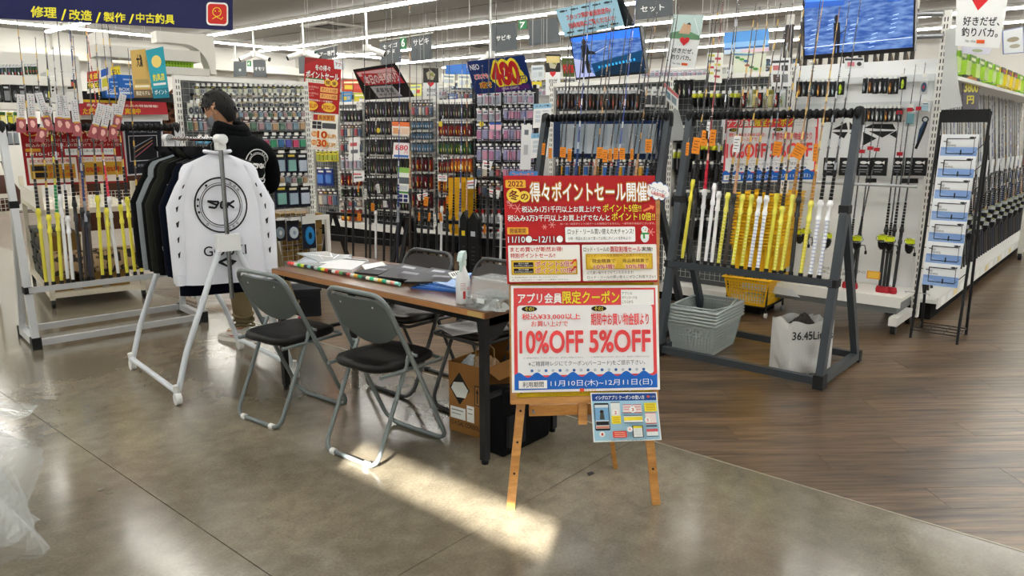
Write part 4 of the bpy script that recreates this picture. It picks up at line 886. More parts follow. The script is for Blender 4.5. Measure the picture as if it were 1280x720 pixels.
def garment(name, lab, y, mat, sh=.225, hem=.29, ln=.66, ztop=None, ang=0., slv=.58, draw=None, hood=False, depth=.05, collar=None, x0=0., sdraw=None, sa=.2):
    """hangs on the bar at local y; front faces -y"""
    zc = (ztop or zt - .075); t = thing(name, lab, 'clothing', GP.w((x0, y, zc)), GP.a + ang, 'clothes on the garment rack')
    W = lambda k: hem + (sh + .02 - hem) * k if k < .86 else (sh + .02) * (1 - .10 * max(0, (k - .86) / .07) if k < .93 else .90 - .52 * ((k - .93) / .07))
    def ring(k):
        z = -ln + ln * k; w = W(k); d = depth * (1 - .75 * max(0, (k - .8) / .2)); out = []
        for a in range(24):
            an = 2 * math.pi * a / 24; c, s_ = math.cos(an), math.sin(an)
            zz = z - (.02 * (abs(c) ** 1.5) * max(0, (k - .7) / .3)) ; fold = 1 + .16 * math.sin(5 * an + 3 * k) * (1 - k)
            out.append(Vector((w * math.copysign(abs(c) ** .8, c), d * s_ * fold, zz)))
        return out
    ks = [0, .1, .25, .4, .55, .7, .8, .87, .91, .935, .955, .975, .99, 1.]; rs = [ring(k) for k in ks]; vs = [p for r_ in rs for p in r_]; fs = []
    for j in range(len(ks) - 1):
        for k in range(24): fs.append((j * 24 + k, j * 24 + (k + 1) % 24, (j + 1) * 24 + (k + 1) % 24, (j + 1) * 24 + k))
    b = MB().add(vs, fs, mat, True); b.add(rs[0], [tuple(range(23, -1, -1))], mat, False); b.add(rs[-1], [tuple(range(24))], mat, True)
    b.build('body_panel', t)
    for s in (-1, 1):
        p0 = Vector((s * (sh - .035), 0, -.085)); p1 = Vector((s * (sh + .045), 0, -.30)); p2 = Vector((s * (sh + .06), -.012, -.075 - slv))
        pts = [p0, p0.lerp(p1, .3) + Vector((s * .0, 0, 0)), p1, p1.lerp(p2, .5), p2]; rr = [.042, .058, .056, .047, .036]
        b = MB(); vs = []; fs = []
        for i, q in enumerate(pts):
            for a in range(12):
                an = 2 * math.pi * a / 12; vs.append(q + Vector((rr[i] * math.cos(an), rr[i] * .62 * math.sin(an), (-.035 * s * math.cos(an)) if i < 2 else 0)))
        for i in range(len(pts) - 1):
            for a in range(12): fs.append((i * 12 + a, i * 12 + (a + 1) % 12, (i + 1) * 12 + (a + 1) % 12, (i + 1) * 12 + a))
        b.add(vs, fs, mat, True); b.add(vs[-12:], [tuple(range(12))], mat); b.add(vs[:12], [tuple(range(11, -1, -1))], mat)
        so = b.build('sleeve', t)
        if sdraw:
            def sf(x, yy, l, s=s):
                k = yy / 100 * 4; i = min(3, int(k)); f = k - i; c = pts[i].lerp(pts[i + 1], f); r_ = rr[i] * (1 - f) + rr[i + 1] * f; an = R(-90 + (x - 50) * .9)
                return c + Vector(((r_ + l + .003) * math.cos(an), (r_ * .62 + l + .003) * math.sin(an), 0))
            p = Print(sf); sdraw(p, s); p.build('sleeve_print', so, kind='stuff')
        MB().tube([p2 + Vector((0, 0, .05)), p2 + Vector((0, 0, -.012))], [rr[4] * .93, rr[4] * .8], mat, 12).build('cuff', t)
    if draw:
        def f(x, yy, l):   # sheet 100 wide = .56 m, 120 tall
            X = (x - 50) / 100 * .56; Z = -yy / 120 * ln; k = 1 + Z / ln; w = W(max(0, min(1, k))); e = max(0, 1 - min(1, (abs(X) / w) ** 2.4)) ** .5
            return Vector((X, -depth * e * 1.0 - .006 - l, Z))
        p = Print(f, .0003); draw(p); p.build('print', t)
    if collar: MB().tube([Vector((.068 * math.cos(R(a)), .035 * math.sin(R(a)) - .0, -.004 + .012 * abs(math.cos(R(a))))) for a in range(0, 361, 20)], .011, collar, 6, False).build('collar', t)
    if hood:
        MB().grid(12, 8, lambda a, b_: Vector((.15 * math.sin(math.pi * (a - .5)) * (1 - .35 * b_), -.085 * math.sin(math.pi * b_) - .02 + .03 * math.cos(math.pi * (a - .5)), .03 - .15 * b_ * math.cos(math.pi * (a - .5)))), mat).build('hood', t)
    hk = MB(); hk.tube([(0, 0, .00), (0, 0, .04), (.012, 0, .065), (0, 0, .09), (-.014, 0, .082)], .0022, CHR, 5); hk.tube([(-.19, 0, -.06), (0, 0, .004), (.19, 0, -.06)], .005, M('#1c1c1e', .4), 6)
    hk.build('hanger', t)
    return t
def circ_logo(p, cx, cy, r, col, bg):
    p.ring(cx, cy, r * .94, r, col); p.ring(cx, cy, r * .70, r * .735, col); p.ring(cx, cy, r * .78, r * .80, col)
    for a in (-125, -62, -50, -38, 50, 62, 74, 130, 165, 180, 195):
        x, y = cx + .865 * r * math.cos(R(a)), cy + .865 * r * math.sin(R(a)); p.ell(x, y, r * .045, r * .045, col, 8)
        if a not in (165, 180, 195, -125): p.ell(x, y, r * .025, r * .025, bg, 8)
    # angular script mark
    k = r * .5
    for pts in (((-.95, .1), (-.45, .18), (-.15, -.25), (-1., -.32), (-.55, -.12), (-.35, -.05)), ((-.05, .18), (.0, -.22), (.38, -.26), (.32, -.02), (.08, .0), (.34, .02), (.3, .2), (-.05, .18)), ((.42, .2), (.56, -.22)), ((1., -.3), (.56, -.05), (.95, .22))):
        p.line([(cx + a * k, cy + b_ * k) for a, b_ in pts], r * .075, col)
def d_shirt(p):
    circ_logo(p, 49, 47, 25.5, '#14151a', '#e6e8f0'); p.text('GOUKI', 29, 84, 70, 93, '#14151a', .012)
    p.poly([(40, 99), (50, 95), (60, 99), (52, 105)], '#14151a'); p.poly([(46, 99), (51, 97.5), (54, 100), (50, 102)], '#e6e8f0')
def d_slv(col):
    def f(p, s):
        for k, w in enumerate((10, 16, 12, 20, 14, 18)):
            y = 30 + k * 10; p.poly([(50 - w / 2, y), (50 + w / 2, y - 1.5), (50 + w * .2, y + 2.5), (50 - w * .3, y + 3)], col)
    return f
WS = M('#e3e6f0', .85, noise=.03, scale=8, bump=.25)
garment('long_sleeve_shirt', 'white long sleeved shirt with a black ring logo, front of the garment rack', .08, WS, ang=R(-17), draw=d_shirt, sdraw=d_slv('#22242a'), sh=.192, hem=.238, ln=.75, slv=.66, x0=.012, collar=M('#d9dce6', .8))
BKC = lambda c: M(c, .9, noise=.15, scale=20, bump=.35)
for i, (lab, y, c, hood, x, ln, pr) in enumerate((
        ('navy blue long jacket hanging right behind the white shirt', .19, '#0c101d', False, .0, .80, None), ('black hooded top with small white sleeve marks, behind the navy jacket', .26, '#0d0e10', True, -.02, .70, '#cfd2d6'),
        ('dark olive hooded top in the middle of the garment rack', .34, '#23251e', True, -.03, .64, None), ('black hooded top just behind the olive one', .41, '#0f1012', True, -.03, .66, '#cfd2d6'),
        ('grey and black top with pale grey shoulders on the garment rack', .48, '#7f868c', False, -.04, .60, None), ('black jacket with a red collar at the far end of the garment rack', .57, '#101113', True, -.05, .70, None))):
    garment('jacket', lab, y, BKC(c), ang=R(-15 - i * 2), hood=hood, x0=x + .02, ln=ln + .03, sh=.205, hem=.235, depth=.055, slv=.62, sdraw=d_slv(pr) if pr else None, collar=M('#b51f2e', .7) if i == 5 else None)
# ---------------------------------------------------------------- the man in the black hoodie
def skin_mesh(verts, edges, rad, root=0, sub=2):
    me = bpy.data.meshes.new('s'); me.from_pydata(verts, edges, []); o = bpy.data.objects.new('s', me); COL.objects.link(o)
    sk = o.modifiers.new('k', 'SKIN'); sk.use_smooth_shade = True
    for i, r in enumerate(rad): v = me.skin_vertices[0].data[i]; v.radius = r if isinstance(r, tuple) else (r, r); v.use_root = (i == root)
    ss = o.modifiers.new('s', 'SUBSURF'); ss.levels = sub; ss.render_levels = sub
    bpy.context.view_layer.update(); ev = o.evaluated_get(bpy.context.evaluated_depsgraph_get()); m = ev.to_mesh()
    vs = [v.co.copy() for v in m.vertices]; fs = [tuple(p.vertices) for p in m.polygons]; ev.to_mesh_clear(); bpy.data.objects.remove(o); bpy.data.meshes.remove(me)
    return vs, fs
def sk(chain_defs, root=0, sub=2):
    """chain_defs: list of (name, parent, (x,y,z), r)"""
    idx = {}; vs = []; es = []; rs = []
    for n, par, p, r in chain_defs:
        idx[n] = len(vs); vs.append(p); rs.append(r)
        if par: es.append((idx[par], idx[n]))
    return skin_mesh(vs, es, rs, root, sub)
SK = M('#b98a6c', .55); 
man = thing('person', 'man in black hoodie, glasses, mask, khaki trousers and white trainers behind the garment rack', 'person', (2.93, 5.09, 0), R(10)); man.scale = (1.02, 1.02, 1.02)
J = [('pel', None, (0, 0, .95), (.15, .11)), ('sp', 'pel', (0, .015, 1.1), (.13, .095)), ('ch', 'sp', (0, .03, 1.27), (.165, .11)), ('up', 'ch', (0, .06, 1.39), (.13, .085)), ('nk', 'up', (0, .12, 1.47), .055), ('nk2', 'nk', (0, .165, 1.545), .05)]
for s, n in ((-1, 'L'), (1, 'R')):
    J += [('hip' + n, 'pel', (s * .10, 0, .88), .10), ('kn' + n, 'hip' + n, (s * .16 + .02, -.02, .50), .058), ('cf' + n, 'kn' + n, (s * .19 + .03, -.06, .34), .055), ('an' + n, 'cf' + n, (s * .22 + .04, -.10, .10), .036), ('ft' + n, 'an' + n, (s * .225 + .04, -.02, .05), (.038, .03)), ('to' + n, 'ft' + n, (s * .23 + .04, .09, .035), (.035, .02)),
          ('sh' + n, 'up', (s * .19, .03, 1.38), .06), ('el' + n, 'sh' + n, (s * .26, .04, 1.09), .043), ('wr' + n, 'el' + n, (s * .17, .27, 1.06), .026), ('pm' + n, 'wr' + n, (s * .155, .34, 1.055), (.032, .016))]
    hx = s * .15
    for k, (dx, L) in enumerate(((-.027, .062), (-.009, .072), (.009, .068), (.026, .052))):
        J += [('f%d' % k + n, 'pm' + n, (hx + dx, .375, 1.05), .009), ('g%d' % k + n, 'f%d' % k + n, (hx + dx * 1.1, .375 + L * .55, 1.035), .008), ('h%d' % k + n, 'g%d' % k + n, (hx + dx * 1.05, .375 + L * .8, 1.01), .007)]
    J += [('t1' + n, 'wr' + n, (hx - s * .035, .31, 1.06), .011), ('t2' + n, 't1' + n, (hx - s * .055, .345, 1.05), .009), ('t3' + n, 't2' + n, (hx - s * .055, .37, 1.035), .008)]
bv_, bf_ = sk(J)
HT = Matrix.Translation((-.0, .215, 1.635)) @ Euler((R(-27), 0, R(12))).to_matrix().to_4x4() @ Matrix.Scale(1.16, 4)
def head_pt(th, ph, k=1.):
    """th: around from +y(face) , ph: latitude -90..90"""
    c = math.cos(ph); x = math.sin(th) * c; y = math.cos(th) * c; z = math.sin(ph)
    rx, ry, rz = .076, .094, .118; f = max(0, math.cos(th)) * c
    X = rx * x; Y = ry * y; Z = rz * z
    if z < 0: X *= 1 - .28 * (-z) ** 1.4; Y *= 1 - .05 * (-z); Y += .018 * (-z) * max(0, y)      # jaw
    if y < 0: Y *= 1.02 - .25 * max(0, -z)
    nose = math.exp(-((th / .17) ** 2)) * math.exp(-(((z + .18) / .17) ** 2)) * (y > 0); Y += .026 * nose
    brow = math.exp(-((z - .12) / .10) ** 2) * max(0, f); Y += .005 * brow
    eye = math.exp(-((abs(th) - .42) / .16) ** 2) * math.exp(-((z - .0) / .08) ** 2); Y -= .006 * eye * (y > 0)
    lip = math.exp(-(th / .3) ** 2) * math.exp(-((z + .50) / .06) ** 2); Y += .006 * lip * (y > 0)
    return HT @ Vector((X * k, Y * k, Z * k))
hv = []; hf = []; NT, NP = 32, 22
for j in range(NP + 1):
    ph = -math.pi / 2 + math.pi * j / NP
    for i in range(NT): hv.append(head_pt(2 * math.pi * i / NT - math.pi, ph))
for j in range(NP):
    for i in range(NT): hf.append((j * NT + i, j * NT + (i + 1) % NT, (j + 1) * NT + (i + 1) % NT, (j + 1) * NT + i))
b = MB().add(bv_, bf_, SK, True); b.add(hv, hf, SK, True)
for s in (-1, 1):
    b.grid(8, 6, lambda a, c: HT @ Vector((s * (.071 + .016 * math.sin(math.pi * c) * (1 - .2 * a)), -.012 - .026 * math.sin(math.pi * c * .5) * (.4 + a), -.034 + .066 * a - .006 * math.sin(math.pi * c))), SK)
    b.lathe([(.001, -.02), (.012, -.012), (.014, 0), (.012, .016), (.002, .024)], SK, n=8, T=HT @ Matrix.Translation((s * .078, -.018, -.004)) @ Euler((0, s * .25, 0)).to_matrix().to_4x4())
body = b.build('body', man)
for s in (-1, 1):
    MB().lathe([(.001, -.011), (.008, -.008), (.011, 0), (.008, .008), (.001, .011)], M('#e8e4de', .3), n=8, T=HT @ Matrix.Translation((s * .031, .079, .004))).build('eye', body)
MB().grid(6, 2, lambda a, c: head_pt(-.28 + .56 * a, R(-31 - 3 * c), 1.012), M('#9a5a50', .5)).build('mouth', body)
def patch(name, mat, t0, t1, p0, p1, k, n=20, m=14, jag=None):
    def f(a, c):
        th = R(t0 + (t1 - t0) * a); lo = p0 if not callable(p0) else p0(math.degrees(th)); ph = R(lo + (p1 - lo) * c)
        kk = k * (1 + (.02 * math.sin(17 * th) * math.sin(5 * ph + 2) if jag else 0)); return head_pt(th, ph, kk)
    return MB().grid(n, m, f, mat, True).build(name, man)
HAIR = M('#060505', .6, noise=.3, scale=60, bump=.3)
hl_ = lambda t: 22 - 6 * math.cos(3 * R(t)) if abs(t) < 52 else (max(-30, 22 - (abs(t) - 52) * .42) if abs(t) < 108 else -2 - min(48, (abs(t) - 108) * 1.9))
patch('hair', HAIR, -180, 180, hl_, 90, 1.13, 48, 18, True)
o = MB()
for k in range(60):
    th = random.uniform(-math.pi, math.pi); lo = hl_(math.degrees(th)); ph = R(random.uniform(max(lo, -20), 75)); a = head_pt(th, ph, 1.12); c = head_pt(th + random.uniform(-.12, .12), ph - .16, 1.135); o.tube([a, a.lerp(c, .5) + (a.lerp(c, .5) - HT.translation) * .03, c], [.008, .006, .002], HAIR, 4)
o.build('hair_tufts', man, kind='stuff')
patch('face_mask', M('#8e96a2', .85), -78, 78, -62, -12, 1.075, 16, 8)
for s in (-1, 1):
    MB().tube([head_pt(s * 1.35, R(-20), 1.07), head_pt(s * 1.55, R(-10), 1.05), HT @ Vector((s * .083, -.028, .0))], .0016, M('#c9ccd2', .6), 4).build('mask_loop', man)
gl = MB(); gm = M('#101114', .3)
for s in (-1, 1):
    c = HT @ Vector((s * .034, .104, .006)); ex = HT.to_3x3() @ Vector((1, 0, 0)); ez = HT.to_3x3() @ Vector((0, 0, 1))
    gl.tube([c + ex * (.027 * math.cos(R(a))) + ez * (.019 * math.sin(R(a))) for a in range(0, 361, 30)], .002, gm, 5, False)
    gl.tube([HT @ Vector((s * .061, .102, .008)), HT @ Vector((s * .082, .05, .008)), HT @ Vector((s * .086, -.02, .008)), HT @ Vector((s * .082, -.036, -.012))], .0022, gm, 5)
gl.tube([HT @ Vector((-.008, .108, .008)), HT @ Vector((.008, .108, .008))], .002, gm, 5); gl.build('glasses', man)
# hoodie
HD = M('#0a0c0e', .9, noise=.2, scale=25, bump=.35)
K = [('pel', None, (0, 0, .845), (.19, .155)), ('pe2', 'pel', (0, 0, .93), (.185, .15)), ('sp', 'pe2', (0, .015, 1.08), (.175, .14)), ('ch', 'sp', (0, .02, 1.26), (.20, .14)), ('up', 'ch', (0, .05, 1.37), (.165, .115)), ('nk', 'up', (0, .10, 1.45), (.088, .085))]
for s, n in ((-1, 'L'), (1, 'R')):
    K += [('sh' + n, 'up', (s * .20, .025, 1.37), .088), ('ua' + n, 'sh' + n, (s * .25, .02, 1.24), .078), ('el' + n, 'ua' + n, (s * .275, .04, 1.08), .072), ('fo' + n, 'el' + n, (s * .22, .17, 1.06), .058), ('wr' + n, 'fo' + n, (s * .175, .265, 1.06), .04)]
hv2, hf2 = sk(K); hd = MB().add(hv2, hf2, HD, True).build('hoodie', man)
hm = MB()
for k in range(3):
    r = .108 - .012 * k
    hm.tube([Vector((r * math.sin(R(a)) * 1.02, .09 - r * .98 * math.cos(R(a)) + .02, 1.455 + .032 * k - .035 * math.cos(R(a)) * (1 if abs(a) < 90 else .4))) for a in range(-150, 151, 20)], [.028 + .018 * math.cos(R(a) / 2) for a in range(-150, 151, 20)], HD, 8)
hm.build('hood', man)
MB().tube([(.165 * 1.12 * math.cos(R(a)), .14 * 1.08 * math.sin(R(a)) + .0, .845) for a in range(0, 361, 20)], .02, M('#0d0f11', .9), 8, False).build('hem_band', hd)
def drape(vs, fs):   # nearest back surface depth on the hoodie for the print
    pts = [(v.x, v.z, v.y) for v in vs]
    def f(x, z):
        best = sorted(((p[0] - x) ** 2 + (p[1] - z) ** 2, p[2]) for p in pts if p[2] < .02 and abs(p[0] - x) < .05 and abs(p[1] - z) < .05)[:5]
        if not best: return -.12
        w = [1 / (b_[0] + 1e-5) for b_ in best]; return sum(b_[1] * k for b_, k in zip(best, w)) / sum(w)
    return f
dr = drape(hv2, hf2)
def f(x, y, l): X = .055 + (x - 50) / 100 * .36; Z = 1.40 - y / 100 * .36; return Vector((X, dr(X, Z) - .007 - l, Z))
p = Print(f, .0004); circ_logo(p, 50, 44, 34, '#e4e6e6', '#14171a'); p.text('GOUKI', 18, 94, 82, 108, '#e4e6e6', .015); p.poly([(40, 116), (52, 112), (64, 117), (54, 124)], '#e4e6e6'); p.poly([(48, 117), (54, 115.5), (58, 118), (53, 120)], '#14171a')
p.build('back_print', hd)
# trousers and trainers
TR = M('#6f6248', .85, noise=.12, scale=15, bump=.4)
K = [('pel', None, (0, .01, 1.03), (.16, .125)), ('cr', 'pel', (0, 0, .86), (.15, .12))]
for s, n in ((-1, 'L'), (1, 'R')):
    K += [('hp' + n, 'cr', (s * .105, .0, .80), .105), ('kn' + n, 'hp' + n, (s * .165 + .02, -.02, .50), .082), ('cf' + n, 'kn' + n, (s * .195 + .03, -.065, .30), .074), ('c2' + n, 'cf' + n, (s * .215 + .04, -.085, .20), .07), ('an' + n, 'c2' + n, (s * .222 + .04, -.095, .115), .065)]
tv, tf = sk(K); MB().add(tv, tf, TR, True).build('trousers', man)
for s in (-1, 1):
    for k in range(3): MB().tube([(s * .22 + .04 + .07 * math.cos(R(a)), -.092 + .068 * math.sin(R(a)), .125 + .035 * k + .010 * math.sin(R(a * 2 + k * 80))) for a in range(0, 361, 30)], .009, TR, 6, False).build('trouser_fold', man)
def shoe(s):
    t = bpy.data.objects.new('trainer', None)
    b = MB(); WSH = M('#d9d6d0', .5)
    prof = [(-.10, .030, .085), (-.07, .037, .10), (-.02, .04, .105), (.03, .042, .085), (.09, .047, .06), (.14, .046, .048), (.185, .034, .036), (.20, .012, .028)]
    vs = []; fs = []
    for y, w, h in prof:
        for a in range(12):
            an = 2 * math.pi * a / 12; vs.append(Vector((w * math.cos(an), y, .018 + (h - .018) * max(0, math.sin(an)) ** .8 if math.sin(an) > 0 else .018)))
    for i in range(len(prof) - 1):
        for a in range(12): fs.append((i * 12 + a, (i + 1) * 12 + a, (i + 1) * 12 + (a + 1) % 12, i * 12 + (a + 1) % 12))
    b.add(vs, fs, WSH, True); b.add(vs[:12], [tuple(range(12))], WSH); b.add(vs[-12:], [tuple(range(11, -1, -1))], WSH)
    o = b.build('trainer', man, (s * .225 + .04, -.08, 0), R(6 * -s)); o.scale = (1.12, 1.12, 1.1)
    sole = [(w * 1.06 * (-1 if q else 1), y) for q in (0, 1) for y, w, h in (prof if not q else prof[::-1])]
    MB().prism(sole, 0, .022, M('#e9e7e2', .6), ax='z').build('sole', o)
    for sd in (-1, 1):
        MB().add([(sd * .0485, .02, .05), (sd * .0495, .05, .036), (sd * .049, .10, .052), (sd * .0500, .055, .044)], [(0, 1, 2, 3)], M('#c23a44', .4)).build('red_mark', o)
    for k in range(4): MB().tube([(-.02, .03 + k * .022, .098 - k * .009), (.02, .03 + k * .022, .098 - k * .009)], .0035, M('#f2f0ec', .7), 5).build('lace', o)
    MB().box(-.008, .008, -.108, -.098, .05, .095, M('#c8485a', .5)).build('heel_tab', o)
shoe(-1); shoe(1)
# ---------------------------------------------------------------- gondolas with hanging goods
POST = M('#eeede8', .45); MESHW = M('#b9bab6', .4, .3); HOOK = M('#b9bcc0', .3, .7)
def slotted_post(t, x, y, z1, w=.05, mat=POST, z0=0.05):
    o = MB().box(x - w / 2, x + w / 2, y - .02, y + .03, z0, z1, mat).build('upright', t)
    b = MB(); n = int((z1 - z0) / .05); dk = M('#3b3b3a', .8)
    for k in range(n):
        for dx in (-.010, .010): b.box(x + dx - .0035, x + dx + .0035, y - .0212, y - .0195, z0 + .02 + k * .05, z0 + .05 + k * .05, dk)
    b.build('slots', o, kind='stuff'); return o
def wires(t, x0, x1, z0, z1, y, step=.06, m=MESHW, name='wire_mesh', w=.0035):
    b = MB(); n = max(1, round((x1 - x0) / step)); k2 = max(1, round((z1 - z0) / step))
    for i in range(n + 1): x = x0 + (x1 - x0) * i / n; b.box(x - w / 2, x + w / 2, y, y + w, z0, z1, m)
    for i in range(k2 + 1): z = z0 + (z1 - z0) * i / k2; b.box(x0, x1, y - w, y, z - w / 2, z + w / 2, m)
    return b.build(name, t, kind='stuff')
def gondola(name, label, pl, xa, xb, ztop, y=0., posts=None, base=.12, depth=.35, mesh=.06, back=None, header=True, cat='display shelf', pm=POST, shelf=True, group=None):
    t = thing(name, label, cat, pl.w((0, 0, 0)), pl.a, group)
    for x in (posts or (xa, xb)): slotted_post(t, x, y, ztop, mat=pm)
    if mesh: wires(t, xa, xb, base + .05, ztop - .05, y + .012, mesh)
    if back: MB().box(xa, xb, y + .03, y + .045, base, ztop, back).build('back_panel', t)
    if header: MB().box(xa - .02, xb + .02, y - .015, y + .03, ztop - .04, ztop, POST).build('top_rail', t)
    if shelf:
        MB().box(xa, xb, y - depth, y + .02, base - .03, base, POST).build('base_shelf', t); MB().box(xa, xb, y - depth - .008, y - depth, base - .04, base + .035, M('#e4e3de', .4)).build('price_rail', t)
        MB().box(xa + .02, xb - .02, y - depth + .04, y, .0, base - .031, M('#1a1a1a', .8)).build('plinth', t)
    return t
PROTO = {}
def pack_mesh(card, head, win, ink, style=0):
    key = (card, head, win, ink, style)
    if key in PROTO: return PROTO[key]
    b = MB(); b.box(-.46, .46, 0, .012, -1, 0, M(card, .4)); h = M(head, .4)
    if style == 0:      # header card, window and small print
        b.box(-.46, .46, -.003, 0, -.26, -.0, h); b.box(-.34, .34, -.022, -.001, -.86, -.34, M(win, .18)); b.box(-.3, .3, -.0045, -.003, -.2, -.1, M(ink, .5)); b.box(-.4, .4, -.003, 0, -.96, -.9, h)
    elif style == 1:    # long slim lure in a clear sleeve
        b.box(-.46, .46, -.003, 0, -.16, 0, h)
        b.lathe([(.04, -.92), (.22, -.8), (.3, -.62), (.24, -.4), (.1, -.24), (.03, -.2)], M(win, .2), (0, -.02, 0), 6, T=Matrix.Scale(.06, 4, (0, 1, 0)) if False else None) if False else b.prism([(-.08, -.94), (.14, -.86), (.2, -.6), (.1, -.3), (-.04, -.22), (-.14, -.4), (-.16, -.7)], -.024, -.001, M(win, .2))
        b.prism([(-.16, -.5), (.2, -.62), (.14, -.86), (-.14, -.72)], -.026, -.024, M(ink, .3))
    elif style == 2:    # round coil in a pack
        b.box(-.46, .46, -.003, 0, -.24, 0, h)
        b.prism([(.32 * math.cos(R(a)), -.6 + .28 * math.sin(R(a))) for a in range(0, 360, 30)], -.02, -.001, M(win, .3)); b.prism([(.12 * math.cos(R(a)), -.6 + .11 * math.sin(R(a))) for a in range(0, 360, 45)], -.022, -.02, M(ink, .4))
    elif style == 3:    # bottle shape, coloured cap
        b = MB(); b.lathe([(.40, -1), (.44, -.95), (.44, -.35), (.22, -.22), (.2, -.2)], M(card, .3), n=8, T=Matrix.Diagonal((1, .04, 1, 1))); b.lathe([(.3, -.22), (.3, 0)], h, n=8, T=Matrix.Diagonal((1, .05, 1, 1))); b.box(-.3, .3, -.022, -.017, -.8, -.45, M(ink, .4))
    elif style == 4:    # reel hanging: spool and body
        b = MB(); T = Matrix.Diagonal((1, .12, 1, 1))
        b.lathe([(.42, -.3), (.45, -.22), (.40, -.05), (.34, 0)], M(win, .3), n=8, T=T); b.lathe([(.2, -1), (.34, -.8), (.38, -.55), (.42, -.32)], M(card, .3, .3), n=8, T=T); b.box(-.5, -.35, -.03, .03, -.85, -.3, h)
    PROTO[key] = b.mesh('pack'); return PROTO[key]
RAIL = M('#e6e6e2', .4); RAILD = M('#1d1e20', .5)
def row(t, pl, y, px0, px1, py0, py1, n, styles, name, label, cat, group, wf=.92, rail=None, dep=1, slope=0., jit=.003, tagrow=True):
    """n packs hung between pixels px0..px1, tops at py0, bottoms at py1, on plane offset y"""
    a = pl.l(px0, py0, y); c = pl.l(px1, py0 + slope, y); zb = pl.l((px0 + px1) / 2, (py0 + py1) / 2 + (py1 - py0) / 2, y).z; h = max(.02, (a.z + c.z) / 2 - zb); w = (c.x - a.x) / n
    hk = MB()
    for i in range(n):
        x = a.x + w * (i + .5); z = a.z + (c.z - a.z) * (i + .5) / n
        st = styles[(i * 7 + int(py0)) % len(styles)] if len(styles) > 2 else styles[i % len(styles)]
        me = pack_mesh(*st)
        for d in range(dep):
            o = inst(name, me, None, pl.w((x + random.uniform(-jit, jit), y + d * .035, z + random.uniform(-jit, jit))), (0, 0, pl.a + random.uniform(-.08, .08)), (w * wf / .92, .9, h), label=label + (', ' + nth(i) + ' from left' if n > 1 else ''), cat=cat, group=group)
        hk.box(x - .0025, x + .0025, y - .03, y + .09, z + .004, z + .010, HOOK)
        if tagrow: hk.box(x - w * .27, x + w * .27, y - .034, y - .031, z - .002, z + .024, RAIL)
    if t is not None: hk.build('peg_hooks', t, kind='stuff')
    if rail is not None and t is not None:
        MB().box(a.x - .01, c.x + .01, y + .05, y + .07, zb - .03, zb - .005, rail).build('cross_bar', t)
# --- wire gondola behind the man
G1 = Pl(3.21, 6.45, -5)
xa, xb = G1.l(229, 200).x, G1.l(386, 200).x; z1 = G1.l(300, 98).z
t1 = gondola('wire_gondola', 'white wire mesh gondola full of small tackle behind the man', G1, xa, xb, z1, mesh=.055, base=.16, shelf=False)
MB().box(xa, xb, .03, .045, G1.l(350, 262).z, z1, M('#6e7174', .8)).build('back_panel', t1)  # dark sheet added behind the mesh, standing in for shaded depth
MB().box(xa, xb, -.1, .05, .1, .14, POST).build('base_shelf', t1)
S_j = [('#9aa0a4', '#1e2022', '#cfd2c0', '#c9b84a', 0), ('#b4b8b4', '#26282a', '#8f969c', '#5b6067', 2), ('#a7abaf', '#1e2022', '#c9c9b2', '#8a8f4a', 0)]
S_c = [('#c9c9c4', '#e3e0d4', '#3a3d42', '#8f939a', 2), ('#8f949a', '#d3d0c4', '#4a4d54', '#b9bcc2', 2), ('#d9d4c4', '#c9b48a', '#6b6f78', '#34373d', 0)]
S_m = [('#b9bcc0', '#5a4a4e', '#a88a90', '#e3e3e3', 0), ('#9fa6ac', '#2b3c5a', '#7f97a8', '#e3e3e3', 0), ('#d2cfc6', '#6b3a3a', '#b99a7a', '#e3e3e3', 0), ('#aab4a8', '#2a2c30', '#5c7a6a', '#e3e3e3', 0)]
S_p = [('#9aa0a8', '#2a2c33', '#3f8f6a', '#e9e9e9', 0), ('#9aa0a8', '#2a2c33', '#b8486a', '#e9e9e9', 0), ('#9aa0a8', '#2a2c33', '#5a5aa8', '#e9e9e9', 0), ('#9aa0a8', '#2a2c33', '#3a6a9a', '#e9e9e9', 0)]
S_n = [('#171c33', '#15161a', '#9fb4c4', '#e9e3c0', 0), ('#1a2140', '#15161a', '#7fb0a8', '#d9c04a', 0), ('#15182c', '#15161a', '#b9c4d4', '#e9e9e9', 0)]
L1 = 'small tackle packets on the wire gondola behind the man'
row(t1, G1, -.09, 242, 380, 108, 118, 22, S_j, 'tackle_packet', 'small silver packet, top row of the wire gondola behind the man', 'packet', L1 + ', top row', rail=RAILD)
row(t1, G1, -.07, 242, 380, 119, 127, 20, S_c, 'tackle_packet', 'small coil packet, second row of the wire gondola behind the man', 'packet', L1 + ', second row')
row(t1, G1, -.07, 242, 380, 127, 134, 20, S_c[::-1], 'tackle_packet', 'small pale packet, third row of the wire gondola behind the man', 'packet', L1 + ', third row', rail=RAILD)
row(t1, G1, -.09, 290, 381, 138, 147, 15, S_m, 'tackle_packet', 'small mottled packet, fourth row of the wire gondola, beside the head', 'packet', L1 + ', fourth row')
row(t1, G1, -.07, 302, 381, 149, 164, 9, S_m[::-1], 'tackle_packet', 'packet in the fifth row of the wire gondola, right of his hood', 'packet', L1 + ', fifth row', rail=RAILD)
row(t1, G1, -.09, 326, 382, 169, 186, 6, S_p, 'tackle_packet', 'coloured packet with a pink or green window, right of his shoulder', 'packet', L1 + ', sixth row', rail=RAILD)
row(t1, G1, -.09, 328, 384, 191, 218, 4, S_n, 'hook_packet', 'navy hook packet, upper navy row right of the back logo', 'packet', L1 + ', upper navy row')
row(t1, G1, -.07, 340, 384, 219, 229, 6, S_m, 'tackle_packet', 'tiny clear packet between the two navy rows right of his elbow', 'packet', L1 + ', between the navy rows')
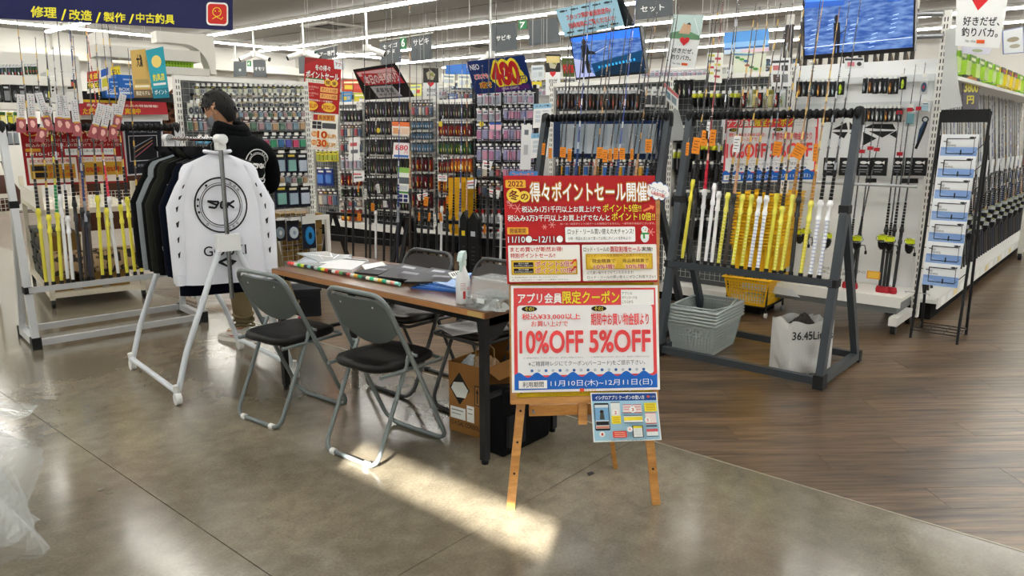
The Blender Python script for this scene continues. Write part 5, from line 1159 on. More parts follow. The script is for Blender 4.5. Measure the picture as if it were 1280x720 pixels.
row(t1, G1, -.09, 343, 388, 232, 259, 3, S_n[::-1], 'hook_packet', 'navy hook packet, lower navy row right of the elbow', 'packet', L1 + ', lower navy row')
row(t1, G1, -.09, 340, 374, 275, 301, 2, [('#17181f', '#101114', '#7f8c98', '#c9ccd2', 2), ('#1c2233', '#101114', '#c9d4dc', '#8fa4b8', 2)], 'line_packet', 'dark packet with a grey coil low on the wire gondola', 'packet', 'coil packets low on the wire gondola')
row(t1, G1, -.10, 376, 394, 270, 311, 1, [('#141b2c', '#e9e9e4', '#2a86c9', '#10212f', 2)], 'line_packet', 'packet with a bright blue disc low on the wire gondola above the table', 'packet', None)
row(t1, G1, -.09, 234, 262, 129, 144, 4, S_c, 'tackle_packet', 'silver lure packet left of his face on the wire gondola', 'packet', L1 + ', left of the face')
row(t1, G1, -.09, 234, 258, 147, 165, 4, S_m, 'tackle_packet', 'packet beside the white slotted post, under the silver lures', 'packet', L1 + ', left of the face below')
row(t1, G1, -.09, 244, 268, 172, 180, 3, [('#3f8fc4', '#2a7ab0', '#7fc0e0', '#e9e9e9', 0)], 'tackle_packet', 'light blue packet behind the chrome hanging bar', 'packet', 'light blue packets')
TAN = M('#8a6b32', .55, noise=.12, scale=10); TAND = M('#5c4620', .6)
def crate(pl, x, y, z, w, h, lab, group, mat=TAN, md=TAND, d=.3, cat='box'):
    t = thing('storage_case', lab, cat, pl.w((x + w / 2, y, z)), pl.a, group); a = w / 2
    MB().prism([(-a * .94, 0), (a * .94, 0), (a, h * .8), (-a, h * .8)], 0, d, mat).build('case_body', t)
    MB().box(-a * 1.03, a * 1.03, -.008, d + .005, h * .8, h * .97, mat).build('lid', t)
    MB().box(-a * .3, a * .3, -.014, -.001, h * .62, h * .86, md).build('latch', t); return t
for r_ in range(3):
    for c in range(3):
        q = G1.l(352 + c * 17.5, 327 - r_ * 20.5, .12); q2 = G1.l(352 + c * 17.5 + 16, 327 - r_ * 20.5, .12); q3 = G1.l(352 + c * 17.5, 308.5 - r_ * 20.5, .12)
        crate(G1, q.x, .12, q.z, q2.x - q.x, q3.z - q.z + .006, 'tan storage case, %s column and %s row of the pile behind the wire gondola' % (('first', 'second', 'third')[c], ('bottom', 'middle', 'top')[r_]), 'tan storage cases behind the wire gondola')
fr = thing('low_frame_rack', 'low white frame around the pile of tan storage cases', 'rack', G1.w((0, 0, 0)), G1.a)
q0, q1, q2 = G1.l(344, 270, .1), G1.l(407, 268, .1), G1.l(410, 338, .1)
MB().box(q1.x - .02, q1.x + .02, .06, .1, .02, q1.z, POST).build('frame_post', fr); MB().box(q0.x - .02, q0.x + .02, .06, .1, .02, q1.z, POST).build('frame_post', fr)
MB().box(q0.x, q1.x, .06, .1, q1.z - .045, q1.z, POST).build('frame_rail', fr); MB().box(q0.x, q1.x, .05, .5, q1.z - 20.5 * 0.02 * 1.55 - .11, q1.z - .72 + .03, POST).build('shelf_board', fr) if False else None
zz = G1.l(380, 328, .12).z; MB().box(q0.x, q1.x, .05, .45, zz - .035, zz - .002, POST).build('shelf_board', fr)

# --- line of gondolas across the middle of the shop
BP = Pl(7.05, 10.0, -90)
def gmid(px0, px1, py, lab, posts=None, base=.16, **k):
    a, b_ = BP.l(px0, 200).x, BP.l(px1, 200).x; z = BP.l((px0 + px1) / 2, py).z
    return gondola('gondola', lab, BP, a, b_, z, posts=[BP.l(p, 200).x for p in posts] if posts else None, base=base, **k)
ta = gmid(388, 452, 128, 'narrow gondola right of the wire gondola, with yellow packs over blue packs', posts=(392, 424, 451), base=.2, back=M('#6a6c6e', .8))  # grey back added as the shade between the packs
tb2 = gmid(454, 544, 122, 'gondola of dark slim lures under the black and red sign', posts=(455, 513, 543), base=.2, back=M('#303236', .8))  # near-black back added for the shade deep between the lures
tc = gmid(545, 592, 124, 'gondola with red, green and black lure rows left of the blue 480 yen sign', posts=(546, 591), base=.2, back=M('#36383c', .8))  # dark back put in to stand for shade behind the rows
td = gmid(593, 670, 108, 'black gondola of pink and white packs under the blue 480 yen sign', posts=(594, 628, 669), base=.2, back=M('#2b2e36', .7), pm=M('#26282c', .5))
LL = lambda g_: g_ + ' in the middle of the shop'
YB = [('#d9c92e', '#e6da3e', '#a8b04a', '#3a4a2a', 0)]; BB = [('#1c3f9a', '#15307f', '#3f76c9', '#e9e9e9', 0)]
S_dk = [('#1b1d22', '#16171a', '#3e4a3a', '#8a9a6a', 1), ('#17181c', '#101114', '#4a3f52', '#9a8fb0', 1), ('#1f2024', '#101114', '#525a54', '#a8b49a', 1), ('#14151a', '#16171a', '#5c4a4a', '#b99a8a', 1)]
S_rd = [('#571a22', '#1d1517', '#8f2a34', '#d9a23a', 1), ('#3a1a20', '#1d1517', '#7a2430', '#c9c9c9', 1), ('#5a2018', '#22191a', '#a83a2a', '#e0c04a', 1)]
S_gn = [('#20301e', '#15181a', '#3f6a34', '#b9c44a', 1), ('#2a3020', '#15181a', '#6a7a34', '#c9c9a0', 1), ('#1f2a24', '#15181a', '#2f6a52', '#a8b49a', 1)]
S_or = [('#7a3418', '#8a1f1c', '#c9742a', '#f0c04a', 1), ('#8a3a14', '#8a1f1c', '#d98a34', '#e9d96a', 1)]
S_bl = [('#51606e', '#23272c', '#5f86a8', '#d3dce4', 1), ('#45525e', '#23272c', '#4a7aa0', '#c3ccd4', 1)]
S_pk = [('#a9a4bc', '#23283a', '#c98fa8', '#e3e3ee', 0), ('#b4b0c4', '#2a2f44', '#b07a9a', '#f0f0f4', 0), ('#a49fb4', '#2a2f44', '#8f8fb4', '#e8e8f0', 0)]
S_pw = [('#c9cbd4', '#e3e6ea', '#8f96a4', '#a84a6a', 0), ('#bfc1cc', '#d9dce2', '#a88a9a', '#3a3f4a', 0)]
S_mx = [('#8f8a88', '#3a2f30', '#a8545a', '#e3d9c4', 0), ('#6b6f74', '#222428', '#8f969c', '#c9a04a', 0), ('#9a8f88', '#5a2a2c', '#c9c0b0', '#e3e3e3', 0), ('#7c848c', '#222428', '#4a5f7a', '#e3e3e3', 0)]
row(ta, BP, -.1, 395, 422, 189, 202, 5, YB, 'hook_packet', 'small yellow packet below the 10 and 30 percent sheet', 'packet', 'yellow packets in the narrow gondola')
row(ta, BP, -.1, 396, 416, 211, 232, 2, BB, 'hook_packet', 'blue packet beneath the yellow ones in the narrow gondola', 'packet', 'blue packets in the narrow gondola')
row(ta, BP, -.08, 398, 422, 238, 258, 4, S_mx, 'tackle_packet', 'pale packet beneath the blue ones in the narrow gondola', 'packet', 'pale packets in the narrow gondola')
for k, (y0, y1, n, st) in enumerate(((138, 152, 6, S_dk), (156, 172, 6, S_mx), (176, 190, 6, S_mx), (196, 212, 5, S_pw), (216, 232, 6, S_rd), (236, 246, 5, S_dk), (250, 258, 5, S_mx), (262, 276, 4, S_or))):
    row(ta, BP, -.08, 426, 452, y0, y1, n, st, 'tackle_packet', 'small packet left of the dark lure gondola, %s row from the top' % nth(k), 'packet', 'packets left of the dark lure gondola, row ' + nth(k), rail=RAIL)
for k, (y0, y1, n) in enumerate(((127, 146, 15), (151, 168, 15), (174, 193, 17), (198, 217, 17), (222, 243, 17), (248, 262, 14))):
    row(tb2, BP, -.10, 458, 511, y0, y1, n, S_dk, 'lure_packet', 'slim dark lure, %s row under the black and red sign' % nth(k), 'lure', 'dark lures, ' + nth(k) + ' row', rail=RAIL, wf=.8)
for k, (y0, y1, n, st) in enumerate(((128, 146, 6, S_mx), (151, 161, 9, S_bl), (165, 174, 9, S_bl), (178, 190, 8, S_bl), (196, 214, 5, S_rd), (217, 236, 5, S_rd), (240, 260, 5, S_rd))):
    row(tb2, BP, -.10, 515, 541, y0, y1, n, st, 'lure_packet', 'small lure packet, %s row between the dark and the red-green lures' % nth(k), 'lure', 'lures left of the red and green ones, ' + nth(k) + ' row', rail=RAIL, wf=.85)
for k, (y0, y1, n, st, nm_) in enumerate(((130, 148, 13, S_dk, 'black'), (154, 170, 13, S_rd, 'red'), (176, 193, 13, S_gn, 'green'), (199, 216, 6, S_rd, 'dark red'), (220, 240, 5, S_or, 'brown orange'), (246, 268, 5, S_rd, 'red brown'))):
    row(tc, BP, -.10, 548, 590 if k < 3 else 564, y0, y1, n, st, 'lure_packet', nm_ + ' lure packet, %s row left of the blue 480 yen sign' % nth(k), 'lure', 'lures left of the 480 yen sign, ' + nth(k) + ' row', rail=RAIL, wf=.8)
row(tc, BP, -.12, 564, 590, 198, 215, 6, S_or, 'lure_packet', 'bright orange and red lure packet above the stack of yellow baskets', 'lure', 'orange lures over the yellow baskets')
for k, (y0, y1, n, x0, st) in enumerate(((116, 130, 6, 629, S_pw), (134, 150, 5, 629, S_pk), (157, 176, 5, 629, S_pk), (182, 202, 6, 629, S_pk), (207, 222, 6, 629, S_pk), (116, 132, 3, 596, S_pw), (138, 152, 4, 596, S_pw), (157, 176, 4, 596, S_pk), (182, 202, 4, 596, S_pk), (207, 222, 4, 596, S_mx), (228, 246, 5, 598, S_mx))):
    row(td, BP, -.10, x0, 667 if x0 == 629 else 626, y0, y1, n, st, 'rig_packet', 'pale rig packet, %s row, %s half of the black gondola' % (nth(k if k < 5 else k - 5), 'right' if x0 == 629 else 'left'), 'packet', 'rig packets under the 480 yen sign %d' % k, rail=RAILD)
for k, (y0, y1) in enumerate(((262, 281), (287, 298))):
    row(td, BP, -.2, 592, 628, y0, y1, 5, [('#d3d6da', '#c2282e', '#e3e3e3', '#8a8f96', 3)], 'bait_bottle', 'small white bottle with a red cap, %s shelf near the easel' % ('upper' if k == 0 else 'lower'), 'bottle', 'red capped bottles %d' % k, tagrow=False)
zb_ = BP.l(610, 282, -.2).z; MB().box(BP.l(590, 280).x, BP.l(630, 280).x, -.28, 0, zb_ - .03, zb_ - .004, M('#dcdcd8', .4)).build('shelf_board', td)
zb_ = BP.l(610, 299, -.2).z; MB().box(BP.l(590, 280).x, BP.l(630, 280).x, -.28, 0, zb_ - .03, zb_ - .004, M('#dcdcd8', .4)).build('shelf_board', td)
# gondola behind the rack that stands behind the easel
CP = Pl(6.25, 6.0, -90)
def gsp(pl, name, lab, px0, px1, py, posts=None, **k):
    a, b_ = pl.l(px0, 200).x, pl.l(px1, 200).x; return gondola(name, lab, pl, a, b_, pl.l((px0 + px1) / 2, py).z, posts=[pl.l(p, 200).x for p in posts] if posts else None, **k)
te = gsp(CP, 'gondola', 'gondola of black handled tools seen above the rack behind the easel', 690, 838, 100, back=M('#4a4d52', .8))  # back coloured dark to give the shade between the packets
row(te, CP, -.12, 697, 800, 113, 137, 22, [('#1b1c1f', '#c9cbcf', '#3a3230', '#6b4a34', 1), ('#242529', '#c9cbcf', '#4a3f3a', '#2a4a7a', 1), ('#1b1c1f', '#c9cbcf', '#6b4a3a', '#a8483a', 1)], 'tool_packet', 'black tool packet in the row above the rack behind the easel', 'packet', 'tools above the rack behind the easel', rail=RAIL)
row(te, CP, -.12, 696, 812, 202, 222, 19, [('#c9ccd2', '#2a2c30', '#3f6fb4', '#e9e9e9', 0), ('#d9d4c4', '#2a2c30', '#c9962a', '#e9e9e9', 0), ('#1f2024', '#e3e3e3', '#5a5d64', '#c9c9c9', 0), ('#d3d6da', '#b83238', '#8a8d94', '#e9e9e9', 0)], 'line_packet', 'mixed packet in the row just above the red poster, behind the rods', 'packet', 'mixed packets just above the red poster')
row(te, CP, -.12, 806, 834, 112, 134, 3, [('#e3e3e0', '#e3e3e0', '#3a3d42', '#8a8d94', 0)], 'tool_packet', 'white framed tool packet at the right end of the tool gondola', 'packet', 'white framed tool packets')
nb = thing('display_board', 'navy blue board with pale clear cases on the back of the rack behind the easel', 'display board', R1.w((0, 0, 0)), R1.a)
a, c = R1.l(692, 150, .42), R1.l(831, 200, .42); MB().box(a.x, c.x, .42, .44, c.z, a.z, M('#16305c', .6)).build('panel', nb)
for i in range(14):
    q, q2 = R1.l(702 + i * 8.4, 155, .40), R1.l(702 + i * 8.4 + 7.6, 192, .40)
    MB().box(q.x, q2.x, .385, .419, q2.z, q.z, M(['#aebccb', '#c3ccd6', '#9fb4c9'][i % 3], .2)).build('clear_case', nb)
# wire gondola behind the right-hand rack
DP = Pl(6.35, 6.0, -90)
tf_ = gsp(DP, 'wire_gondola', 'grey wire gondola with reels behind the rack that holds the rear poster', 838, 984, 92, posts=(840, 983), mesh=.05, back=M('#54585c', .8))  # back colour darkened to stand for shade behind the reels
S_re = [('#17181b', '#2a2b2f', '#c9cc2e', '#c9c9c9', 4), ('#1f2024', '#8a8d92', '#b9bd3a', '#c9c9c9', 4), ('#141518', '#2a2b2f', '#3a3b40', '#c9c9c9', 4)]
row(tf_, DP, -.14, 866, 926, 117, 134, 8, S_re, 'fishing_reel', 'black spinning reel with a yellow spool, upper row behind the right rack', 'reel', 'reels in the upper row behind the right rack')
row(tf_, DP, -.12, 842, 866, 100, 122, 4, S_dk, 'tool_packet', 'dark tool below the heart poster', 'packet', 'tools below the heart poster')
row(tf_, DP, -.12, 928, 982, 112, 134, 8, [('#c9c4a8', '#8a8430', '#b9b07a', '#6b6a3a', 0), ('#1f1f22', '#e3e3e3', '#a83228', '#c9c9c9', 1), ('#c9ccc9', '#e3e3e3', '#8fa08a', '#6b6a3a', 1)], 'lure_packet', 'lure packet right of the yellow spooled reels', 'lure', 'lures right of the reels', rail=RAIL)
for k, (x0, x1, y0, y1, n) in enumerate(((842, 866, 160, 178, 4), (866, 905, 182, 200, 5), (866, 903, 205, 226, 5), (842, 866, 190, 215, 4), (842, 900, 240, 262, 7), (842, 900, 275, 300, 7))):
    row(tf_, DP, -.12, x0, x1, y0, y1, n, S_re + S_dk, 'fishing_reel', 'dark reel in the %s cluster behind the right rack' % nth(k), 'reel', 'dark reels low behind the right rack %d' % k)
# --- nested baskets
def basket_mesh(w0, d0, w1, d1, h, mat, nx, nz, t=.004, name='basket'):
    b = MB()
    def P(a, s, k):   # a: corner param
        pass
    cor0 = [(-w0 / 2, -d0 / 2), (w0 / 2, -d0 / 2), (w0 / 2, d0 / 2), (-w0 / 2, d0 / 2)]; cor1 = [(-w1 / 2, -d1 / 2), (w1 / 2, -d1 / 2), (w1 / 2, d1 / 2), (-w1 / 2, d1 / 2)]
    for i in range(4):
        a0, b0, a1, b1 = [Vector((*c, z)) for c, z in ((cor0[i], 0), (cor0[(i + 1) % 4], 0), (cor1[i], h), (cor1[(i + 1) % 4], h))]
        L = (b0 - a0).length; n = max(4, round(L / nx)); nrm = (b0 - a0).cross(a1 - a0).normalized()
        for k in range(n + 1): f = k / n; wd2 = .007 if 0 < k < n else .014; b.bar(a0.lerp(b0, f), a1.lerp(b1, f), wd2, t, mat, nrm)
        for k in range(nz + 1): f = k / nz; b.bar(a0.lerp(a1, f), b0.lerp(b1, f), t, .006 if 0 < k < nz - 1 else .02, mat, (0, 0, 1))
    b.box(-w0 / 2, w0 / 2, -d0 / 2, d0 / 2, 0, .004, mat)
    me = b.mesh(name)
    r = MB(); q = [(-w1 / 2 - .012, -d1 / 2 - .012), (w1 / 2 + .012, -d1 / 2 - .012), (w1 / 2 + .012, d1 / 2 + .012), (-w1 / 2 - .012, d1 / 2 + .012)]
    r.tube([Vector((*c, h)) for c in q + [q[0], q[1]]], .009, mat, 6, False)
    return me, r.mesh('rim')
def basket(pos, rz, mm, lab, cat, group, handles=None):
    t = inst('shopping_basket', mm[0], None, pos, (0, 0, rz), label=lab, cat=cat, group=group); inst('rim', mm[1], t)
    if handles:
        w1, d1, h, mat = handles
        for s in (-1, 1): MB().tube([(-w1 / 2, s * .02, h + .006), (-w1 / 2 + .03, s * d1 * .46, h + .016), (w1 / 2 - .03, s * d1 * .46, h + .016), (w1 / 2, s * .02, h + .006)], .006, mat, 6).build('handle', t)
    return t
GB = M('#a3abaa', .5); gbm = basket_mesh(.27, .42, .345, .49, .225, GB, .021, 10)
c0, c1, c2 = g(836, 438), g(885, 447), g(921, 430)
gbx = (c0 + c2) / 2; rz_ = math.atan2((c1 - c0).y, (c1 - c0).x)
wn = ('bottom', 'second', 'middle', 'fourth', 'topmost')
for k in range(5): basket((gbx.x, gbx.y, .002 + .0225 * k), rz_, gbm, 'grey plastic shopping basket, %s of the stack of five in the rack base' % wn[k], 'basket', 'grey baskets in the rack base', (.345, .49, .225, GB) if k == 4 else None)
YL = M('#f0bd1c', .45); ybm = basket_mesh(.30, .40, .37, .47, .22, YL, .024, 8)
yp = g(935, 392); yc = thing('basket_trolley', 'low black wire trolley under the yellow baskets behind the grey rack', 'trolley', (yp.x + .13, yp.y, 0), R(-88))
for x in (-.17, .17):
    for y in (-.2, .2): MB().tube([(x, y, .04), (x, y, .36)], .009, M('#1a1b1d', .5), 6).build('leg', yc); MB().tube([(x - .01, y, .022), (x + .01, y, .022)], .022, M('#c9c9c9', .5), 8).build('castor', yc)
    MB().tube([(x, -.2, .36), (x, .2, .36)], .009, M('#1a1b1d', .5), 6).build('side_bar', yc); MB().tube([(x, -.2, .09), (x, .2, .09)], .007, M('#1a1b1d', .5), 6).build('side_bar', yc)
for y in (-.2, .2): MB().tube([(-.17, y, .36), (.17, y, .36)], .009, M('#1a1b1d', .5), 6).build('cross_bar', yc); MB().tube([(-.17, y, .085), (.17, y, .085)], .007, M('#1a1b1d', .5), 6).build('cross_bar', yc)
basket((yp.x + .13, yp.y, .10), R(-88), ybm, 'yellow plastic basket sitting inside the low black trolley', 'basket', None)
for k in range(17): basket((yp.x + .15, yp.y - .04 - .002 * k, .385 + .026 * k), R(-88 + k % 2), ybm, 'yellow basket, ' + nth(k) + ' from the bottom of the tall stack behind the yellow rods', 'basket', 'yellow baskets behind the grey rack')
for k in range(18):
    q = BP.w(BP.l(578, 296, -.30)); o = basket((q.x, q.y, .26 + .033 * k), R(-90), ybm, 'yellow basket, ' + nth(k) + ' from the bottom of the distant stack under the orange lures', 'basket', 'yellow baskets in the distant stack'); o.scale = (.58, .6, .6)
# --- white paper feed bag
pbg = [g(951, 462), g(985, 473), g(1037, 470)]
BGM = M('#c2c2c0', .75, noise=.05, scale=9, bump=.5); o0 = pbg[1].copy(); a = pbg[0] - o0; c = (pbg[2] - o0); dn = Vector((-c.y, c.x, 0)).normalized()
if dn.dot(EYE - o0) > 0: dn = -dn
a = dn * a.length * .9 + a * .15
bg = thing('paper_bag', 'crumpled white paper bag marked 36.45 Liters standing in the base of the grey rack', 'bag', o0)
hb = .355; P4 = [Vector((0, 0, 0)), c, c + a, a]
def side(p, q, name, seed):
    rnd = random.Random(seed); ph = [(rnd.uniform(3, 12), rnd.uniform(3, 12), rnd.random() * 6) for _ in range(5)]; n = Vector(((q - p).y, -(q - p).x, 0)).normalized()
    def f(x, z):
        e = math.sin(math.pi * x) ; w = sum(math.sin(A_ * x + B_ * z * 1.5 + C_) for A_, B_, C_ in ph) / 5 * .014
        return p.lerp(q, x) + n * (w * e + .012 * e * math.sin(math.pi * z)) + Vector((0, 0, z * hb * (1 + (.035 * math.sin(9 * x + seed) * z if z > .9 else 0))))
    MB().grid(14, 14, f, BGM, False).build(name, bg); return f
f0 = side(P4[0], P4[1], 'front_panel', 1); side(P4[1], P4[2], 'side_panel', 2); side(P4[2], P4[3], 'back_panel', 3); side(P4[3], P4[0], 'side_panel', 4)
MB().add([p + Vector((0, 0, .003)) for p in P4], [(0, 1, 2, 3)], BGM).build('bag_bottom', bg)
nf = Vector((c.y, -c.x, 0)).normalized()
p = Print(lambda x, y, l: f0(x / 100, 1 - y / 140) + nf * (l + .004)); p.text('36.45Liters', 2, 22, 118 - 20, 42, '#2a2b2d', .02); p.text('SUPPLIES', 30, 128, 96, 136, '#3a3b3d', .02); p.build('print', bg)
crumple('bag_contents', o0 + (a + c) / 2 + Vector((0, 0, .26)), .2, .2, .08, M('#3a3634', .8), 'dark scraps and clear wrap filling the open paper bag', 'litter', 21)
# rear poster on the right rack
def d_rear(p): d_bot(p)
quad_sheet('poster', R2, [(905, 144), (1026, 143), (1022, 226), (901, 229)], 'coupon poster hung behind the rods of the grey rack above the baskets', 'poster', 690, 500, d_rear, '#f4f4f2', y=.40)
# ---------------------------------------------------------------- cream shelf cart behind the white rack
CA = Pl(2.24, 7.22, -12); CRM = M('#d6cfbd', .5); ca = thing('shelf_cart', 'cream metal shelf cart on castors with tan boxes behind the white rod rack', 'shelf cart', CA.w((0, 0, 0)), CA.a)
cw = CA.l(178, 350).x; zl = CA.l(62, 367).z; zu = CA.l(62, 262).z; CD = 1.55
for x in (0, cw):
    for y in (0, CD): MB().box(x - .02, x + .02, y - .02, y + .02, .07, zu + .22, CRM).build('post', ca); MB().tube([(x - .014, y, .038), (x + .014, y, .038)], .038, M('#161616', .5), 12).build('castor', ca)
for z, nm_ in ((zl, 'lower_shelf'), (zu, 'upper_shelf')):
    MB().box(-.02, cw + .02, -.02, CD + .02, z - .045, z, CRM).build(nm_, ca)
wires(ca, 0, cw, zu, zu + .14, -.015, .03, M('#e3e0d6', .4)); b = MB()
for k in range(40): y = CD * k / 39; b.box(-.022, -.018, y, y + .004, zu, zu + .14, M('#e3e0d6', .4)); 
b.box(-.022, -.018, 0, CD, zu + .135, zu + .14, M('#e3e0d6', .4)); b.build('side_wires', ca, kind='stuff')
for k in range(3):
    q0, q1 = CA.l(66 + k * 35, 350, .05), CA.l(66 + k * 35 + 27, 350, .05)
    t = thing('open_bin', 'tan open box on the lower cart shelf, %s from the left' % nth(k), 'box', CA.w((q0.x, .04, zl + .001)), CA.a, 'tan boxes on the cart'); w = q1.x - q0.x
    MB().prism([(.01, 0), (w - .01, 0), (w, .17), (0, .17)], 0, .3, TAN).build('box_body', t); MB().box(-.006, w + .006, -.006, .306, .17, .185, TAND).build('rim', t)
CAMO = bpy.data.materials.new('spotted_cloth'); CAMO.use_nodes = True; nt = CAMO.node_tree; bb_ = nt.nodes['Principled BSDF']; tc = nt.nodes.new('ShaderNodeTexCoord'); n_ = nt.nodes.new('ShaderNodeTexNoise'); n_.inputs['Scale'].default_value = 17; n_.inputs['Detail'].default_value = 1
cr = nt.nodes.new('ShaderNodeValToRGB'); cr.color_ramp.interpolation = 'CONSTANT'; e = cr.color_ramp.elements; e[0].color = lin('#241c15'); e[1].position = .43; e[1].color = lin('#6b5238'); e.new(.47).color = lin('#a38a68'); nt.links.new(tc.outputs['Object'], n_.inputs['Vector']); nt.links.new(n_.outputs['Fac'], cr.inputs['Fac']); nt.links.new(cr.outputs['Color'], bb_.inputs['Base Color']); bb_.inputs['Roughness'].default_value = .8
for k in range(3):
    q0 = CA.l(64 + k * 36, 320, .02); w = .34; t = thing('folded_clothing', 'spotted brown camouflage garment, %s of the folded ones on the cart' % nth(k), 'clothing', CA.w((q0.x - .01, .0, zl + .205)), CA.a, 'camouflage garments on the cart')
    MB().grid(10, 8, lambda a, c: Vector((w * a * .95, -.03 + .3 * c, .12 + .02 * math.sin(7 * a + k) * math.cos(5 * c))), CAMO).build('top_fold', t)
    MB().grid(10, 6, lambda a, c: Vector((w * a * .95, -.03 - .02 * math.sin(math.pi * c), .12 * (1 - c) * 1.5 - .055 + .012 * math.sin(11 * a + 2 * c + k))), CAMO).build('front_fold', t)
MB().box(0, cw, .0, .33, zl + .188, zl + .2, M('#b9a98a', .6)).build('divider_board', ca)
for k in range(3):
    for r_ in range(3):
        crate(Pl(CA.w((-.0, .35 + k * .38, 0)).x, CA.w((-.0, .35 + k * .38, 0)).y, math.degrees(CA.a) - 90), -.34, .01, zl + .002 + r_ * .155, .34, .15, '%s storage case on the left side of the cart, %s stack, %s' % ('tan' if k == 0 else 'dark green', nth(k), ('bottom', 'middle', 'top')[r_]), 'cases along the left side of the cart', TAN if k == 0 else M('#2b3028', .6), TAND if k == 0 else M('#15180f', .6), d=.3)
# ---------------------------------------------------------------- back-left display
LB = Pl(1.6, 9.3, -8); lx = lambda px, py=120: LB.l(px, py)
def panel(px0, py0, px1, py1, mat, name, par, y=0., d=.02):
    a, c = LB.l(px0, py1, y), LB.l(px1, py0, y); return MB().box(a.x, c.x, y, y + d, a.z, c.z, mat).build(name, par)
dsp = thing('display_cabinet', 'brown latticed display cabinet with white arched shelves behind the white rod rack', 'cabinet', LB.w((0, 0, 0)), LB.a)
BRW = M('#6b3f26', .6, noise=.2, scale=8)
panel(96, 126, 232, 290, M('#4a2a1a', .7), 'cabinet_back', dsp, .03); b = MB()
a0, a1, zt0, zb0 = LB.l(196, 200).x, LB.l(232, 200).x, LB.l(210, 125).z, LB.l(210, 240).z
for k in range(10):
    z = zb0 + (zt0 - zb0) * k / 10; b.bar((a0, 0, z), (a1, 0, z + .28), .02, .03, BRW); b.bar((a0, 0, z + .28), (a1, 0, z), .02, .03, BRW)
b.build('lattice', dsp, kind='stuff')
panel(96, 118, 235, 125, M('#1d1e20', .5), 'cornice', dsp, -.12, .15); panel(98, 143, 210, 149, M('#d6d6d2', .5), 'light_ledge', dsp, -.10, .12)
panel(130, 40, 136, 122, WALL, 'side_wall', dsp, .0, .5)
for (x0, y0, x1, y1) in ((120, 64, 250, 70), (196, 86, 262, 92)): panel(x0, y0, x1, y1, M('#cfcdc6', .6), 'white_shelf', dsp, -.1, .35)
def arch():
    pts = []; x0, x1 = LB.l(206, 70).x, LB.l(260, 70).x; z0, z1 = LB.l(230, 92).z, LB.l(230, 56).z
    for k in range(13): a = R(180 - 90 * k / 12); pts.append((x1 - (x1 - x0) * .5 + (x1 - x0) * .5 * math.cos(a - math.pi / 2 + R(0)) * 1.0, z0 + (z1 - z0) * math.sin(math.pi - a)))
    return x0, x1, z0, z1
x0, x1, z0, z1 = arch(); MB().prism([(x1 - .30 + .28 * math.sin(R(k * 9)), z0 + (z1 - z0) * math.cos(R(k * 9))) for k in range(11)] + [(x1 + .05, z0), (x1 + .05, z1 + .12), (x1 - .6, z1 + .12), (x1 - .6, z1)], -.1, .1, M('#d9d7d0', .6)).build('arched_panel', dsp)
gbk = thing('green_crate', 'lime green plastic crate on the white shelf at the upper left', 'crate', LB.w((LB.l(205, 86, -.05).x, -.05, LB.l(205, 86, -.05).z)), LB.a); w = LB.l(243, 86, -.05).x - LB.l(206, 86, -.05).x; hh = LB.l(225, 66, -.05).z - LB.l(225, 86, -.05).z
LIME = M('#8cb81e', .5); b = MB(); b.box(0, w, 0, .25, 0, hh, LIME); b.build('crate_body', gbk); b = MB()
for i in range(9):
    for j in range(4): b.box(w * (.06 + i * .1), w * (.12 + i * .1), -.003, -.0005, hh * (.1 + j * .2), hh * (.22 + j * .2), M('#5a7c12', .7))
b.build('slots', gbk, kind='stuff'); MB().box(-.01, w + .01, -.012, .26, hh - .02, hh, LIME).build('rim', gbk)
quad_sheet('poster', LB, [(163, 63), (182, 61), (191, 122), (168, 122)], 'gold poster with black brush lettering at the upper left', 'poster', 50, 130, lambda p: (p.rect(0, 0, 50, 130, '#c9a860'), p.text('大漁', 16, 14, 34, 46, '#17140f', .05), p.rect(6, 80, 44, 92, '#a8935a'), p.rect(4, 96, 46, 102, '#efe9d0'), p.rect(0, 108, 50, 130, '#7a6448'), p.text('限定モデル', 6, 112, 44, 124, '#efe9d0', .02)), '#c9a860', y=-.5)
quad_sheet('poster', LB, [(182, 63), (204, 58), (212, 122), (192, 123)], 'teal poster with yellow and white lettering at the upper left', 'poster', 50, 130, lambda p: (p.rect(0, 0, 50, 130, '#2a9cae'), p.ell(25, 34, 14, 16, '#e0c870'), p.text('釣具店', 8, 66, 42, 84, '#e6e04a', .04), p.rect(6, 90, 44, 96, '#e9f2f2'), p.rect(0, 104, 50, 130, '#1f7f95'), p.text('ポイント', 6, 108, 44, 120, '#e9f2f2', .02)), '#2a9cae', y=-.52)
for k, (x, lb) in enumerate(((133, 'left'), (148, 'right'))):
    a, c = LB.l(x, 122, -.3), LB.l(x + 14 + 3 * k, 98 - 4 * k, -.3); t = thing('cooler_box', 'bright blue carton, the %s one above the red banner' % lb, 'box', LB.w((a.x, -.3, a.z)), LB.a, 'blue cartons')
    MB().box(0, c.x - a.x, 0, .22, 0, c.z - a.z, M('#2468c4', .5)).build('carton', t); p = Print(flatmap(0, c.z - a.z, c.x - a.x, c.z - a.z, 40, 60, -.001)); p.rect(4, 44, 36, 50, '#cfe0f6'); p.rect(16, 10, 38, 14, '#9fc4f0'); p.rect(20, 22, 38, 26, '#9fc4f0'); p.text('BOX', 4, 34, 30, 42, '#e9f2ff', .02); p.build('print', t)
quad_sheet('price_sign', LB, [(109, 90), (124, 88), (124, 115), (109, 117)], 'red and yellow price board beside the blue cartons', 'sign', 40, 60, lambda p: (p.rect(0, 0, 40, 28, '#c23428'), p.rect(0, 30, 40, 48, '#3a3414'), p.text('特価', 4, 6, 36, 22, '#f0d24a', .04), p.text('9800', 3, 33, 37, 46, '#e6d23a', .04)), '#e9e6da', y=-.4)
